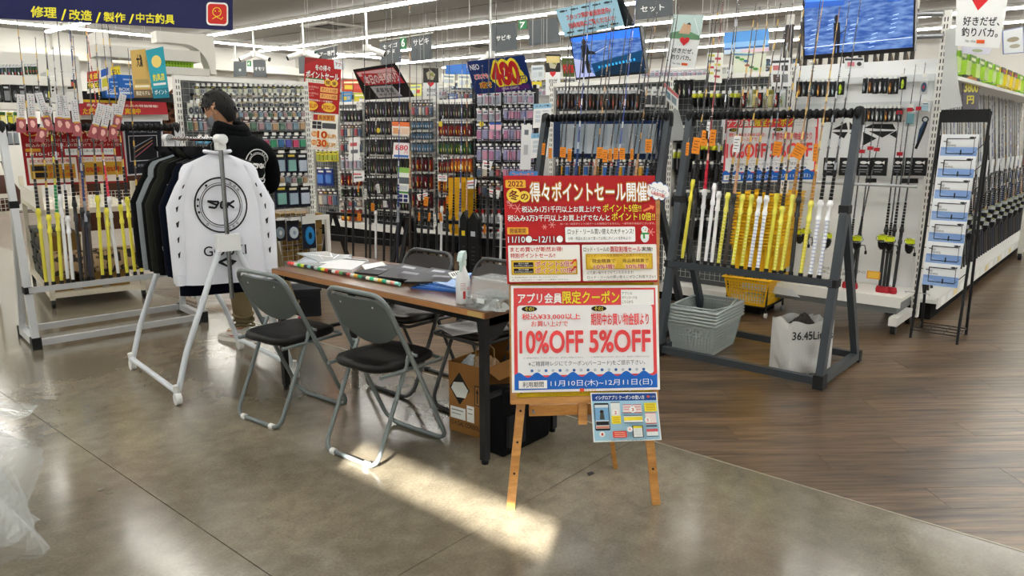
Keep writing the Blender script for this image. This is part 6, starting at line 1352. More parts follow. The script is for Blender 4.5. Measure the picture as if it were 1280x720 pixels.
quad_sheet('price_sign', LB, [(126, 88), (135, 84), (136, 112), (127, 114)], 'small yellow and blue price board behind the rods', 'sign', 40, 60, lambda p: (p.rect(0, 0, 40, 20, '#2a5ab0'), p.rect(4, 26, 36, 50, '#c9c040')), '#e9e6da', y=-.4)
quad_sheet('price_sign', LB, [(138, 84), (150, 82), (151, 96), (139, 98)], 'yellow price board over the blue cartons', 'sign', 40, 30, lambda p: p.text('安い', 5, 6, 35, 24, '#8a5a10', .04), '#e6cf3a', y=-.1)
quad_sheet('red_banner', LB, [(98, 124), (208, 128), (210, 143), (97, 144)], 'long red banner with white and yellow lettering over the dark ledge', 'banner', 220, 34, lambda p: (p.rect(0, 0, 110, 6, '#e6c22e'), p.text('がんばるあなたのための特価情報!', 20, 8, 196, 15, '#f3e3da', .03), p.text('ただ今 特別価格 実施中', 12, 18, 150, 32, '#e6b82e', .06)), '#b9303a', y=-.18)
# white wall shelf with dark goods at the far left
ws = thing('wall_shelf', 'white shelf unit with dark packets at the far left edge', 'shelf', LB.w((0, 0, 0)), LB.a)
for (x0, y0, x1, y1) in ((-30, 97, 88, 104), (-30, 130, 92, 136), (-30, 238, 30, 243)): panel(x0, y0, x1, y1, M('#e3e2dc', .5), 'shelf_board', ws, -.45, .4)
panel(62, 92, 100, 128, M('#dcdcd8', .5), 'white_end_box', ws, -.4, .3); panel(-30, 70, 98, 135, M('#d3d2cc', .6), 'back_panel', ws, -.02)
row(ws, LB, -.4, -10, 28, 82, 97, 9, [('#2a2c30', '#c9ccd0', '#5f7f8f', '#b8483a', 1), ('#1f2024', '#c9ccd0', '#3a6a4a', '#e3e3e3', 1)], 'reel_packet', 'dark slanting packet in the top row at the far left', 'packet', 'dark packets top left', tagrow=False)
row(ws, LB, -.4, 30, 46, 81, 93, 4, [('#2a2c30', '#c9ccd0', '#2f7a3a', '#b8483a', 1)], 'reel_packet', 'small dark packet beside the tall rods, second top-row cluster', 'packet', 'dark packets top left second cluster', tagrow=False)
row(ws, LB, -.42, -8, 60, 106, 129, 7, [('#17181b', '#101113', '#4a4d52', '#c9ccd0', 2), ('#232428', '#101113', '#8a8d92', '#c9ccd0', 0)], 'black_packet', 'black box packet in the second row at the far left', 'packet', 'black packets second row left', tagrow=False)
row(ws, LB, -.42, -10, 24, 140, 156, 4, [('#3f7a3a', '#c9c02e', '#d9d03a', '#3a3a2a', 0), ('#c9c02e', '#3f7a3a', '#e6e0a0', '#3a3a2a', 0)], 'bait_packet', 'green and yellow packet left of the white rod rack', 'packet', 'green packets at the left edge', tagrow=False)
row(ws, LB, -.42, -10, 22, 158, 182, 4, [('#c9ccd0', '#2a2c30', '#8a929a', '#3a3a2a', 0)], 'clear_packet', 'pale packet below the green ones at the left edge', 'packet', 'pale packets at the left edge', tagrow=False)
quad_sheet('price_sign', LB, [(83, 98), (97, 98), (97, 112), (83, 113)], 'small black framed picture on the white end box', 'sign', 40, 40, lambda p: (p.rect(4, 4, 36, 36, '#2a2422'), p.ell(20, 20, 10, 8, '#b8503a')), '#e9e9e6', y=-.42)
quad_sheet('notice_strip', LB, [(63, 95), (69, 94), (69, 115), (63, 116)], 'narrow white strip sign with black lettering at the upper left', 'sign', 20, 70, lambda p: [p.rect(5, 6 + k * 13, 15, 15 + k * 13, '#2a2c30') for k in range(5)], '#f1f1ee', y=-.43)
# brown bag and dark goods by the left edge
LE = Pl(1.0, 7.6, 10); tz = LE.l(-20, 272).z; q = LE.l(3, 250, .15); t = thing('leather_bag', 'brown patterned bag standing at the left edge behind the white rack', 'bag', LE.w((q.x, .15, tz + .052)), LE.a)
MB().lathe([(.09, -.02), (.15, .04), (.16, .16), (.10, .26), (.05, .30)], M('#4a2a1e', .5, noise=.3, scale=20), n=12, T=Matrix.Diagonal((1, .6, 1, 1))).build('bag_body', t); MB().tube([(-.06, 0, .27), (-.04, 0, .42), (.04, 0, .42), (.06, 0, .27)], .01, M('#2e1a12', .5), 6).build('handle', t)
MB().box(-.07, .0, -.1, -.09, .1, .14, M('#d9d4c9', .5)).build('white_patch', t)
wt = thing('wire_basket_table', 'white wire basket table of small goods at the left edge', 'display shelf', LE.w(LE.l(-20, 272)), LE.a); MB().box(0, .26, 0, .4, 0, .03, CRM).build('board', wt)
wires(wt, 0, .26, .03, .18, 0, .035, M('#e0ddd3', .4)); 
for x in (.02, .24): MB().box(x - .015, x + .015, .0, .03, -LE.l(-20, 272).z + .0, 0, CRM).build('leg', wt)
# ---------------------------------------------------------------- the blue banner
BN = Pl(0.9, 4.9, -38)
def d_ban(p):
    p.text('修理', 94, 36, 125, 50, '#f0e83a', .03); p.text('/', 131, 38, 137, 52, '#f0e83a', .02); p.text('改造', 141, 38, 169, 51, '#f0e83a', .03); p.text('/', 174, 40, 180, 53, '#f0e83a', .02); p.text('製作', 184, 39, 211, 51, '#f0e83a', .03); p.text('/', 216, 40, 222, 52, '#f0e83a', .02); p.text('中古釣具', 225, 38, 274, 50, '#f0e83a', .03)
    p.rrect(316, 20, 345, 49, 5, '#f4f2ee'); p.rrect(318, 22, 343, 47, 4, '#cf2a24'); p.ring(330, 32, 5, 6, '#f2d23a', 20); p.line([(324, 41), (329, 38), (336, 41), (338, 38)], 1, '#f2d23a'); p.ell(328, 31, .8, 1, '#f2d23a', 8); p.ell(333, 31, .8, 1, '#f2d23a', 8)
bn_px = [(-60, -32), (291, -16), (291, 38), (-60, 20)]
bo = quad_sheet('fabric_banner', BN, bn_px, 'dark blue banner with yellow lettering and a red emblem at the upper left', 'banner', 351, 54, d_ban, '#161a52', th=.003)
bpy.context.view_layer.update()
for x, lb in ((0, 'left'), (285, 'right')):
    a = BN.w(BN.l(x, -22)); MB().tube([(0, 0, 0), (0, 0, CEIL - a.z)], .004, M('#d9d9d6', .4), 5).build('hanging_cord', bo, bo.matrix_world.inverted() @ a)
# ---------------------------------------------------------------- lure wall, brochure stand, right aisle
WP = Pl(6.6, 3.0, -90); wx = lambda px, y=0., py=200: WP.l(px, py, y).x; wz = lambda py, y=0., px=1090: WP.l(px, py, y).z
WBD = M('#f0f2f3', .35); wl = thing('lure_wall', 'white gondola with lure rows, black pattern and leaning rods right of the grey rack', 'display shelf', WP.w((0, 0, 0)), WP.a)
XL, XR = wx(985), wx(1158); WT = wz(74, 0)
slotted_post(wl, XL, 0, WT); slotted_post(wl, wx(1165), -.02, wz(14, 0, 1180), .055)
MB().box(XL, XR, .0, .015, .28, WT - .02, WBD).build('back_panel', wl)
for py in (100, 132): MB().box(XL, XR, -.03, 0, wz(py) - .03, wz(py) + .025, M('#dfe3e6', .25)).build('light_panel', wl)
bz = .27; MB().box(XL, XR + .03, -.46, .01, bz - .03, bz, POST).build('base_shelf', wl)
MB().box(XL, XR + .03, -.47, -.46, bz - .075, bz + .005, M('#e3e2dd', .4)).build('price_rail', wl)
MB().box(XL + .02, XR, -.43, 0, bz - .13, bz - .03, M('#77797a', .5)).build('shelf_bracket', wl)
MB().box(XR - .02, XR + .04, -.56, -.1, .07, .135, M('#d9d8d3', .5)).build('foot_arm', wl)
for y in (-.52, -.08): MB().tube([(XR - .005, y, .035), (XR + .03, y, .035)], .035, M('#1b1b1c', .4), 12).build('castor', wl)
MB().tube([(XL, -.2, wz(231, -.2)), (XR, -.2, wz(231, -.2))], .012, HOOK, 8).build('cross_bar', wl)
p = Print(flatmap(XL, wz(338, -.47), XR - XL, .07, 200, 8, -.4705)); p.text('竿をお買上げの方に替えスプール・ライン半額サービス', 96, 1, 156, 4, '#2a2f3a'); p.text('詳しくは係員まで', 96, 4.5, 140, 7.5, '#2a2f3a'); p.rect(158, .5, 176, 7.5, '#e8a13a'); p.rect(160, 1.5, 174, 6.5, '#f0c04a'); p.build('shelf_label', wl)
S_lw = [('#17181b', '#22242a', '#6b7076', '#b9bcc2', 1), ('#1b1c20', '#22242a', '#8a5a3a', '#d9a04a', 1), ('#141518', '#22242a', '#4f5a62', '#9fa8b0', 1), ('#17181b', '#22242a', '#b9bcc0', '#e9e9e9', 1)]
row(wl, WP, -.1, 992, 1046, 102, 121, 9, S_lw, 'lure_packet', 'black lure packet in the upper row left of the leaning rods', 'lure', 'upper left lures on the lure wall')
row(wl, WP, -.1, 1047, 1056, 102, 119, 1, [('#17181b', '#22242a', '#c9e03a', '#8fb02a', 1)], 'lure_packet', 'lime green lure at the right end of the upper left lure row', 'lure', None)
row(wl, WP, -.1, 1079, 1124, 98, 117, 7, S_lw, 'lure_packet', 'black lure packet in the upper right row of the lure wall', 'lure', 'upper right lures on the lure wall')
row(wl, WP, -.1, 1125, 1134, 96, 112, 1, [('#17181b', '#22242a', '#c9e03a', '#8fb02a', 1)], 'lure_packet', 'lime green lure at the right end of the upper right row, by the red clamps', 'lure', None)
row(wl, WP, -.1, 1027, 1045, 138, 153, 3, S_lw, 'lure_packet', 'black lure packet, lower row left of the grey rack post', 'lure', 'lower left lures on the lure wall')
row(wl, WP, -.1, 1074, 1128, 135, 152, 10, S_lw, 'lure_packet', 'black lure packet in the lower right row above the black pattern', 'lure', 'lower right lures on the lure wall')
row(wl, WP, -.1, 1134, 1146, 134, 158, 1, [('#a9b4b8', '#c9d3d6', '#5f8a94', '#2f3a40', 0)], 'squid_packet', 'pale blue squid lure packet between the leaning rods', 'lure', None)
row(wl, WP, -.1, 1152, 1162, 96, 118, 1, [('#c9ccd0', '#d9dcde', '#2f4460', '#b83a3a', 2)], 'scale_packet', 'packet with a blue dial near the slotted post', 'packet', None)
row(wl, WP, -.1, 1152, 1163, 128, 140, 1, [('#dfe6ea', '#e9eef0', '#9fc0d0', '#5a8aa0', 0)], 'card_packet', 'pale card above the blue scissors', 'packet', None)
sc = thing('scissors', 'blue and black pliers hanging by the white slotted post', 'tool', WP.w(WP.l(1157, 146, -.1)), WP.a)
MB().tube([(.02 * math.cos(R(a)), 0, .02 * math.sin(R(a)) - .02) for a in range(0, 361, 30)], .005, M('#1b2430', .4), 6, False).build('ring', sc)
MB().tube([(0, 0, -.04), (-.02, 0, -.10), (-.035, 0, -.19)], [.012, .016, .008], M('#22405f', .4), 6).build('blue_grip', sc); MB().tube([(.012, 0, -.04), (-.01, 0, -.12), (-.045, 0, -.24)], [.008, .012, .01], M('#121316', .4), 6).build('black_grip', sc)
for i, (px0, px1) in enumerate(((1030, 1046), (1050, 1068), (1072, 1090), (1090, 1109), (1117, 1130), (1132, 1140), (1141, 1159))):
    a, c = WP.l(px0, 197, -.12), WP.l(px1, 220, -.12)
    o = MB().box(0, c.x - a.x - .01, 0, .02, c.z - a.z, 0, M('#111215', .4)).build('rig_packet', None, WP.w(a), WP.a, label='black packet with white fish mark below the black pattern, %s from the left' % nth(i), cat='packet', group='black packets below the pattern')
    p = Print(flatmap(0, 0, c.x - a.x - .01, a.z - c.z, 50, 60, -.001)); p.ell(22, 16, 12, 5, '#e9e9e9', 12); p.poly([(32, 16), (42, 10), (42, 22)], '#e9e9e9'); p.rect(10, 26, 36, 29, '#b9bcc2'); p.rect(8, 38, 38, 41, '#8f9298'); p.rect(12, 46, 34, 48, '#8f9298'); p.build('print', o)
# black triangle pattern on the board
p = Print(lambda x, y, l: Vector(((WP.l(x, y, 0)).x, -.001 - l, WP.l(x, y, 0).z)), .0006); BK = '#17181a'
for tr in (((1040, 162), (1058, 153), (1060, 162)), ((1062, 162), (1062, 152), (1072, 162)), ((1040, 165), (1060, 165), (1055, 173)), ((1080, 160), (1091, 155), (1116, 155), (1120, 162)), ((1086, 164), (1118, 164), (1103, 172)), ((1079, 165), (1096, 173), (1079, 182)), ((1112, 168), (1121, 163), (1121, 173)), ((1062, 166), (1074, 166), (1070, 174)), ((1066, 190), (1074, 170), (1076, 190)), ((1084, 152), (1096, 150), (1112, 152))): p.poly(list(tr), BK)
p.rect(1082, 223, 1096, 228, '#222326'); p.rect(1126, 223, 1148, 229, '#222326'); p.build('black_pattern', wl)
# rods leaning on the lure wall
for i, (bx, by, tx, ty) in enumerate(((1056, 366, 1083, 145), (1068, 354, 1093, 143), (1099, 363, 1131, 85), (1108, 365, 1145, 80), (1116, 366, 1157, 78), (1060, 362, 1105, 143), (1104, 362, 1130, 150))):
    a = WP.l(bx, by, -.30); a.z = max(a.z, bz + .012); c = WP.l(tx, ty, -.04); rod('black', WP.w(a), WP.w(c), 'slim black rod leaning on the lure wall, %s from the left' % nth(i if i < 5 else i), 'rods leaning on the lure wall')
    o = MB().box(-.02, .02, -.012, .012, -.014, .014, M('#b3202c', .4)).build('rod_clamp', None, WP.w(WP.l(bx + (tx - bx) * .8, by + (ty - by) * .8, -.10)), WP.a, label='small red clamp holding the %s black rod to the lure wall' % nth(i), cat='clamp', group='red rod clamps')
    o = MB().lathe([(.026, 0), (.03, .02), (.022, .05)], M('#a81e2a', .4), n=8).build('rod_cup', None, WP.w((a.x, -.30, bz + .001)), label='red cup foot under the %s leaning black rod' % nth(i), cat='rod holder', group='red rod feet')
REEL = []; REELC = []
def reel(pos, rz, lab, grp, sc=1., lime='#d6e21e'):
    t = thing('fishing_reel', lab, 'reel', pos, rz, grp); t.scale = (sc, sc, sc)
    if not REEL:
        REEL.extend([('reel_body', MB().lathe([(.012, -.07), (.026, -.05), (.032, -.02), (.03, .0)], M('#15161a', .3, .4), n=10).mesh('reel_body')),
                     ('spool', MB().lathe([(.028, .002), (.036, .006), (.033, .012), (.033, .03), (.036, .034)], M(lime, .4), n=12).mesh('spool')),
                     ('spool_cap', MB().lathe([(.024, .0345), (.018, .042), (.004, .045)], M('#8c8f2a', .3, .3), n=12).mesh('spool_cap')),
                     ('bail', MB().tube([(.045 * math.cos(R(a)), .03 * math.sin(R(a)), .01 + .02 * math.sin(R(a))) for a in range(0, 361, 30)], .0025, M('#b9bcc2', .2, .9), 5, False).mesh('bail')),
                     ('crank', MB().tube([(.03, 0, -.03), (.06, 0, -.03), (.07, 0, -.07)], .004, M('#2a2b2f', .3), 6).tube([(.07, 0, -.07), (.07, 0, -.095)], .009, M('#101113', .5), 8).mesh('crank'))])
        REELC.append(0)
    for n_, me in REEL: inst(n_, me, t)
for i, (px, py) in enumerate(((1071, 301), (1103, 300), (1112, 302), (1137, 305))): reel(WP.w(WP.l(px, py, -.34)), WP.a + .4 * i, 'black reel with a lime yellow spool, %s from the left on the leaning rods' % nth(i), 'lime spooled reels on the lure wall', 1.05)
for i, (px, py) in enumerate(((1000, 293), (1007, 292), (1034, 298))): reel(WP.w(WP.l(px, py, -.34)), WP.a + i, 'black and lime reel seen between the rods of the grey rack, %s of three' % nth(i), 'lime spooled reels behind the grey rack', 1.1)
MB().tube([(0, 0, 0), (.0, -.05, .02), (.16, -.05, .02), (.16, 0, .0)], .003, HOOK, 5).build('wire_bracket', None, WP.w(WP.l(1133, 366, -.35)) + Vector((0, 0, .0)), WP.a, label='small wire bracket on the base shelf by the slotted post', cat='bracket')
# pale board leaning near the base
quad_sheet('leaflet', WP, [(930, 350), (990, 362), (1000, 372), (925, 360)], 'white papers lying on the left part of the low shelf', 'paper', 10, 10, None, '#cfd3d6', y=-.5)
# brochure stand
F0, F1, F2 = g(1138, 422), g(1196, 431), g(1206, 413); bs_a = math.degrees(math.atan2(F1.y - F0.y, F1.x - F0.x)); BS = Pl(F0.x, F0.y, bs_a); BK2 = M('#141518', .45)
bs = thing('brochure_stand', 'black wire brochure stand with white and blue catalogues by the slotted post', 'brochure stand', BS.w((0, 0, 0)), BS.a)
wS = BS.l(1196, 431).x; zT = BS.l(1180, 140, .2).z; DS = .36
for x in (0, wS):
    MB().tube([(x, 0, 0), (x, .20, zT)], .010, BK2, 6).build('front_leg', bs); MB().tube([(x, DS, 0), (x, .24, zT * .9)], .010, BK2, 6).build('rear_leg', bs)
MB().box(0, wS, .18, .21, zT - .075, zT + .015, BK2).build('header_plate', bs)
b = MB()
for k in range(4): b.tube([(0, .03 + .1 * k, .055), (wS, .03 + .1 * k, .055)], .004, BK2, 5)
for k in range(4): b.tube([(wS * k / 3, .02, .055), (wS * k / 3, .34, .055)], .004, BK2, 5)
b.build('base_grid', bs, kind='stuff')
for k, py in enumerate((168, 195, 222, 249, 276, 303, 330)):
    q = BS.l([1196, 1193, 1189, 1186, 1182, 1178, 1175][k], py, .16 - .022 * k); y = .2 * q.z / zT; zq = q.z; w2 = .235; xl = wS / 2 - w2 / 2 + .0
    f2 = MB(); f2.tube([(0, y, zq - .05), (wS * .22, y - .035, zq - .05), (wS * .22, y - .04, zq - .03), (wS * .78, y - .04, zq - .03), (wS * .78, y - .035, zq - .13), (wS, y, zq - .05)], .0035, BK2, 5); f2.tube([(wS * .22, y - .04, zq - .03), (wS * .22, y - .035, zq - .135), (wS * .78, y - .035, zq - .135)], .0035, BK2, 5); f2.build('wire_pocket', bs)
    o = MB().box(0, w2, -.006, .006, -.165, 0, M('#e9ecef', .35)).build('catalogue', None, BS.w((xl - .01, y - .014, zq + .0)), BS.a, label='white and blue catalogue in the %s pocket of the black brochure stand' % ('top', 'second', 'third', 'fourth', 'fifth', 'sixth', 'bottom')[k], cat='catalogue', group='catalogues in the brochure stand')
    o.rotation_euler = (-.10, 0, BS.a)
    p = Print(flatmap(0, 0, w2, .165, 80, 58, -.0062)); p.rect(2, 32, 80, 54, '#7f9fd4'); p.poly([(2, 36), (60, 54), (80, 54), (80, 58), (2, 58)], '#93b0de'); p.ell(66, 8, 6, 2.4, '#2a2c30', 10); p.poly([(70, 8), (74, 5), (74, 11)], '#2a2c30'); p.text('2022', 14, 18, 22, 23, '#2a2c30'); p.text('FISHING', 14, 25, 34, 30, '#2a2c30'); p.ell(46, 40, 1.6, 2, '#22262e', 8); p.rect(44.4, 41, 47.6, 51, '#22262e'); p.build('print', o)
# right aisle: long gondola with perforated white back
RA = Pl(6.75, 1.62, 0)
LEN = 6.2; ra = thing('long_gondola', 'long white mesh gondola of rods and reels along the right aisle', 'display shelf', RA.w((0, 0, 0)), RA.a)
MB().box(0, LEN, .02, .05, .2, 1.92, M('#e6e8e8', .6)).build('back_panel', ra); wires(ra, 0, LEN, .2, 1.92, .0, .06, M('#d6d8d8', .4))
for x in (0, 1.2, 2.4, 3.6, 4.8, LEN): slotted_post(ra, x, 0, 2.0)
MB().box(0, LEN, -.38, .02, .14, .17, POST).build('base_shelf', ra)
pr = MB().box(0, LEN, -.39, -.38, .10, .19, M('#e9e8e3', .4)).build('price_rail', ra)
for k in range(24): MB().box(.1 + k * .255, .25 + k * .255, -.394, -.3905, .115, .175, M(['#fafaf8', '#f1f3f2', '#e9d9a8'][k % 3], .5)).build('price_card', pr)
MB().box(0.02, LEN - .02, -.34, 0, 0, .139, M('#1b1b1b', .9)).build('plinth', ra)
MB().box(0, LEN, -.30, .02, 1.92, 1.95, POST).build('top_shelf', ra)
MB().box(.0, LEN, -.12, -.09, 1.03, 1.06, M('#1d1e20', .5)).build('rod_rest', ra)
for i in range(44):
    x = .12 + i * .137; k = ['black', 'cork', 'black', 'black', 'blue'][i % 5]
    rod(k, RA.w((x, -.26, .171)), RA.w((x + random.uniform(-.01, .03), -.06, 1.9 + random.uniform(-.06, .12))), 'slim rod standing on the right aisle gondola, ' + nth(i) + ' from the near end', 'rods along the right aisle gondola', lite=True)
    if i == 0: REEL.clear()
    if i < 40: reel(RA.w((x + .03, -.33, .58 + .07 * (i % 3))), random.random() * 3, 'dark spinning reel on the right aisle gondola, ' + nth(i) + ' from the near end', 'reels along the right aisle gondola', .95, '#aeb2b8')
REEL.clear()
for k in range(34):
    x = .1 + (k % 17) * .3 + (k // 17) * .13; z = 1.12 - (k // 17) * .17 - random.random() * .05
    o = MB().box(-.065, .065, -.004, .004, -.16, 0, M('#121316', .45)).build('rod_tag', None, RA.w((x, -.29, z)), RA.a, label='black tag with a white mark on the right aisle rods, ' + nth(k) + ' of the tags', cat='tag', group='black tags on the right aisle rods')
    p = Print(flatmap(-.05, 0, .1, .13, 40, 50, -.0042)); p.ell(20, 14, 9, 4, '#e3e3e3', 8); p.rect(12, 24, 30, 27, '#a8abb0'); p.rect(12, 32, 30, 35, '#a8abb0'); p.build('print', o)
for k in range(16):
    x = .2 + k * .36; MB().box(-.09, .09, -.004, .004, -.16, 0, M('#dfe1e3', .45)).build('price_card', None, RA.w((x, -.20, 1.22)), RA.a, label='pale price card clipped to the right aisle gondola, ' + nth(k) + ' from the near end', cat='card', group='price cards on the right aisle gondola')
S_top = [('#7fb02a', '#5a8a1c', '#a8d04a', '#e9e9c0', 0), ('#1b1c20', '#26282c', '#4a4d54', '#b9bcc2', 0), ('#c9b02a', '#2a1f14', '#e0c83a', '#b8322a', 0)]
for k in range(14):
    st = S_top[0] if k in (2, 3, 4, 5) else S_top[(k // 3) % 3]; inst('bait_bag', pack_mesh(*st), None, RA.w((.35 + k * .42, -.22, 2.18)), (0, 0, RA.a), (.30, 2.5, .225), label=('green' if k in (2, 3, 4, 5) else 'dark or yellow') + ' bait bag atop the right aisle gondola, ' + nth(k) + ' from the near end', cat='bag', group='bait bags on the right aisle gondola %d' % (1 if k in (2, 3, 4, 5) else 2))
# next gondola end at the far right edge
re_ = g(1274, 325); RE = Pl(re_.x, re_.y, -90)
r2 = thing('gondola', 'white gondola end cut off by the right edge of the photo', 'display shelf', RE.w((0, 0, 0)), RE.a)
MB().box(-.03, .03, 0, .06, .05, 2.0, M('#cfcec4', .5)).build('end_post', r2); MB().tube([(-.02, .0, .04), (.02, 0, .04)], .04, M('#151515', .5), 10).build('castor', r2)
wires(r2, .03, 1.2, .2, 2.0, .03, .07); MB().box(.03, 1.2, -.02, .3, .1, .14, POST).build('base_shelf', r2)
row(r2, RE, -.06, 1280, 1310, 180, 210, 2, S_mx, 'tackle_packet', 'packet on the gondola end at the right edge', 'packet', 'packets at the right edge')
# plastic sheets hanging by the slotted post
for k, (q, lb) in enumerate((([(1182, 38), (1201, 30), (1195, 70), (1180, 76)], 'upper cloudy plastic sleeve hanging by the tall slotted post'), ([(1180, 76), (1196, 70), (1197, 100), (1177, 108)], 'middle cloudy plastic sleeve by the tall slotted post'), ([(1177, 108), (1197, 100), (1203, 133), (1175, 138)], 'lowest cloudy plastic sleeve above the brochure stand'))):
    quad_sheet('plastic_sleeve', WP, q, lb, 'plastic sleeve', 10, 10, None, y=-.1, mat=M('#d6d9d9', .25, alpha=.75))
# ---------------------------------------------------------------- two black rod stands in the middle
MP = Pl(5.40, 6.75, -80); mzl = lambda px, py, y=0.: MP.l(px, py, y)
def low_stand(px0, px1, lab):
    a, c = mzl(px0, 300).x, mzl(px1, 300).x; t = thing('rod_stand', lab, 'rod rack', MP.w((0, 0, 0)), MP.a); zr = mzl((px0 + px1) / 2, 300).z
    for x in (a, c):
        MB().bar((x, -.14, 0), (x, .06, .62), .05, .03, BLK, (0, 1, 0)).build('front_leg', t); MB().bar((x, .30, 0), (x, .08, .6), .05, .03, BLK, (0, 1, 0)).build('rear_leg', t)
    MB().box(a, c, -.02, .03, zr - .04, zr + .03, BLK).build('cross_rail', t); MB().box(a, c, -.13, -.05, .02, .06, BLK).build('foot_rail', t)
    MB().box(a, c, -.04, .02, .565, .60, BLK).build('upper_rail', t)
low_stand(412, 498, 'black rod stand behind the far end of the table, the left one'); low_stand(508, 668, 'black rod stand behind the brown chairs, the right one')
rr = random.Random(5)
mid = [(434, 428, 60), (442, 441, 90), (458, 455, -20), (463, 462, 100), (470, 470, 95), (480, 484, -10), (489, 490, 20), (497, 500, 70), (513, 512, -20), (519, 521, 60), (527, 528, 60), (535, 538, 30), (546, 545, -10), (551, 555, 50), (558, 562, 70), (566, 569, 90), (574, 578, 70),
       (583, 584, 60), (592, 594, 100), (600, 603, 80), (609, 612, -30), (617, 621, -35), (625, 631, 70), (633, 640, 90), (641, 648, 80), (650, 657, 110)]
for i, (bx, tx, ty) in enumerate(mid):
    a = mzl(bx, 338, -.09); a.z = .061; c = MP.l(tx, ty, .06); rod(['black', 'black', 'white', 'black', 'cork', 'black', 'black', 'black', 'blue'][i * 5 % 9] if i not in (20, 21) else 'black', MP.w(a), MP.w(c), 'slim rod on the black rod stands behind the table, ' + nth(i) + ' from the left', 'rods on the black stands behind the table', rw=1.1)
for i, (px, py, w, h, c) in enumerate(((449, 267, .05, .085, ORG), (466, 254, .05, .085, ORG), (448, 231, .016, .08, ORG), (533, 246, .055, .095, ORG), (524, 266, .022, .085, ORG), (537, 266, .025, .09, ORG), (550, 266, .04, .09, ORG), (559, 245, .03, .08, ORG), (593, 281, .025, .09, ORG), (606, 281, .025, .09, ORG),
        (457, 236, .04, .12, '#e3e3e0'), (472, 230, .045, .10, '#e3e3e0'), (481, 251, .05, .07, '#e3e3e0'), (543, 268, .035, .12, '#dcdcd8'))):
    price_tag(MP.w(MP.l(px, py, -.17)), w, h, MP.a, c, ('orange' if c == ORG else 'white') + ' price tag, ' + nth(i if i < 10 else i - 10) + ' of the ' + ('orange' if c == ORG else 'white') + ' ones on the rods behind the table', 'tags on the rods behind the table', rr.uniform(-.15, .15))
for k, (px, w) in enumerate(((581, .10), (593, .13))):
    q = MP.l(px, 330, -.16); t = thing('rod_sleeve', 'black padded rod sleeve with a %s standing before the yellow baskets' % ('small yellow logo' if k == 0 else 'white logo'), 'rod bag', MP.w((q.x, -.16, .0)), MP.a); h = .72
    MB().prism([(-w * .35, 0), (w * .35, 0), (w / 2, h * .55), (w * .4, h * .9), (0, h), (-w * .4, h * .9), (-w / 2, h * .55)], -.02, .03, M('#111214', .6)).build('sleeve_body', t)
    MB().box(-w * .2, w * .2, -.023, -.0205, h * .66, h * .73, M('#d9c02a' if k == 0 else '#c9d0d8', .5)).build('logo_patch', t)
    for j in range(5): MB().box(-w * .16, w * .16, -.022, -.0205, h * (.5 - .06 * j), h * (.505 - .06 * j), M('#5a5d62', .5)).build('stitch_band', t)
# ---------------------------------------------------------------- hanging signs
def jp(s, n): return s
HS = '#4c5256'
SGP = Pl(9.2, 10, -90); SGN = Pl(8.2, 10, -90)
def hang(px4, lab, txt=None, pl=SGP, col=HS):
    W, Hh = 100, 120
    def d(p):
        if txt:
            for s_, x0, y0, x1, y1 in txt: p.text(s_, x0, y0, x1, y1, '#eef0f0', .02)
    o = quad_sheet('hanging_sign', pl, px4, lab, 'sign', W, Hh, d, col, th=.012)
    return o
def green(px4, n, lab, pl=SGP): quad_sheet('aisle_number', pl, px4, lab, 'sign', 40, 60, lambda p: p.text(n, 8, 12, 32, 48, '#ffffff', .03), '#1f7a45', th=.02)
hang([(292, 77), (307, 76), (308, 95), (292, 96)], 'small dark hanging sign over the head of the man, the left one', [('竿', 42, 60, 62, 84)]); green([(309, 76), (313, 76), (313, 83), (309, 83)], '4', 'small green number 4 sign over the wire gondola')
hang([(316, 75), (331, 74), (333, 97), (317, 96)], 'small dark hanging sign over the wire gondola, the right one', [('オモリ', 12, 50, 88, 74)])
hang([(373, 71), (381, 70), (382, 92), (374, 92)], 'dark hanging sign mostly behind the red sale sheet, at its left'); hang([(392, 62), (420, 57), (421, 72), (392, 76)], 'dark hanging sign behind the top of the red sale sheet', [('ルアー専門', 10, 40, 92, 90)]); green([(394, 65), (398, 64), (399, 74), (395, 74)], '5', 'small green number 5 sign above the red sale sheet')
hang([(475, 54), (500, 50), (501, 77), (477, 82)], 'grey hanging sign above the black tilted board, two lines of text', [('セイゴ', 14, 10, 86, 34), ('チヌ', 30, 44, 72, 66)]); green([(500, 46), (507, 45), (507, 61), (501, 62)], '6', 'green number 6 sign between two grey hanging signs')
hang([(514, 47), (538, 43), (540, 73), (514, 77)], 'grey hanging sign above the small heart poster, one line of text', [('サビキ', 10, 12, 90, 44)])
hang([(614, 31), (645, 28), (646, 62), (614, 66)], 'dark hanging sign above the blue price sign, low lettering', [('サビキ', 20, 50, 78, 72)]); green([(648, 26), (658, 25), (658, 36), (648, 37)], '7', 'green number 7 sign above the blue 480 yen sign')
hang([(661, 26), (696, 22), (700, 52), (661, 57)], 'large blank dark hanging sign left of the pale blue notice')
hang([(794, -6), (840, -10), (841, 20), (795, 25)], 'dark hanging sign cut off by the top edge, beside the heart poster', [('セット', 14, 56, 78, 86)])
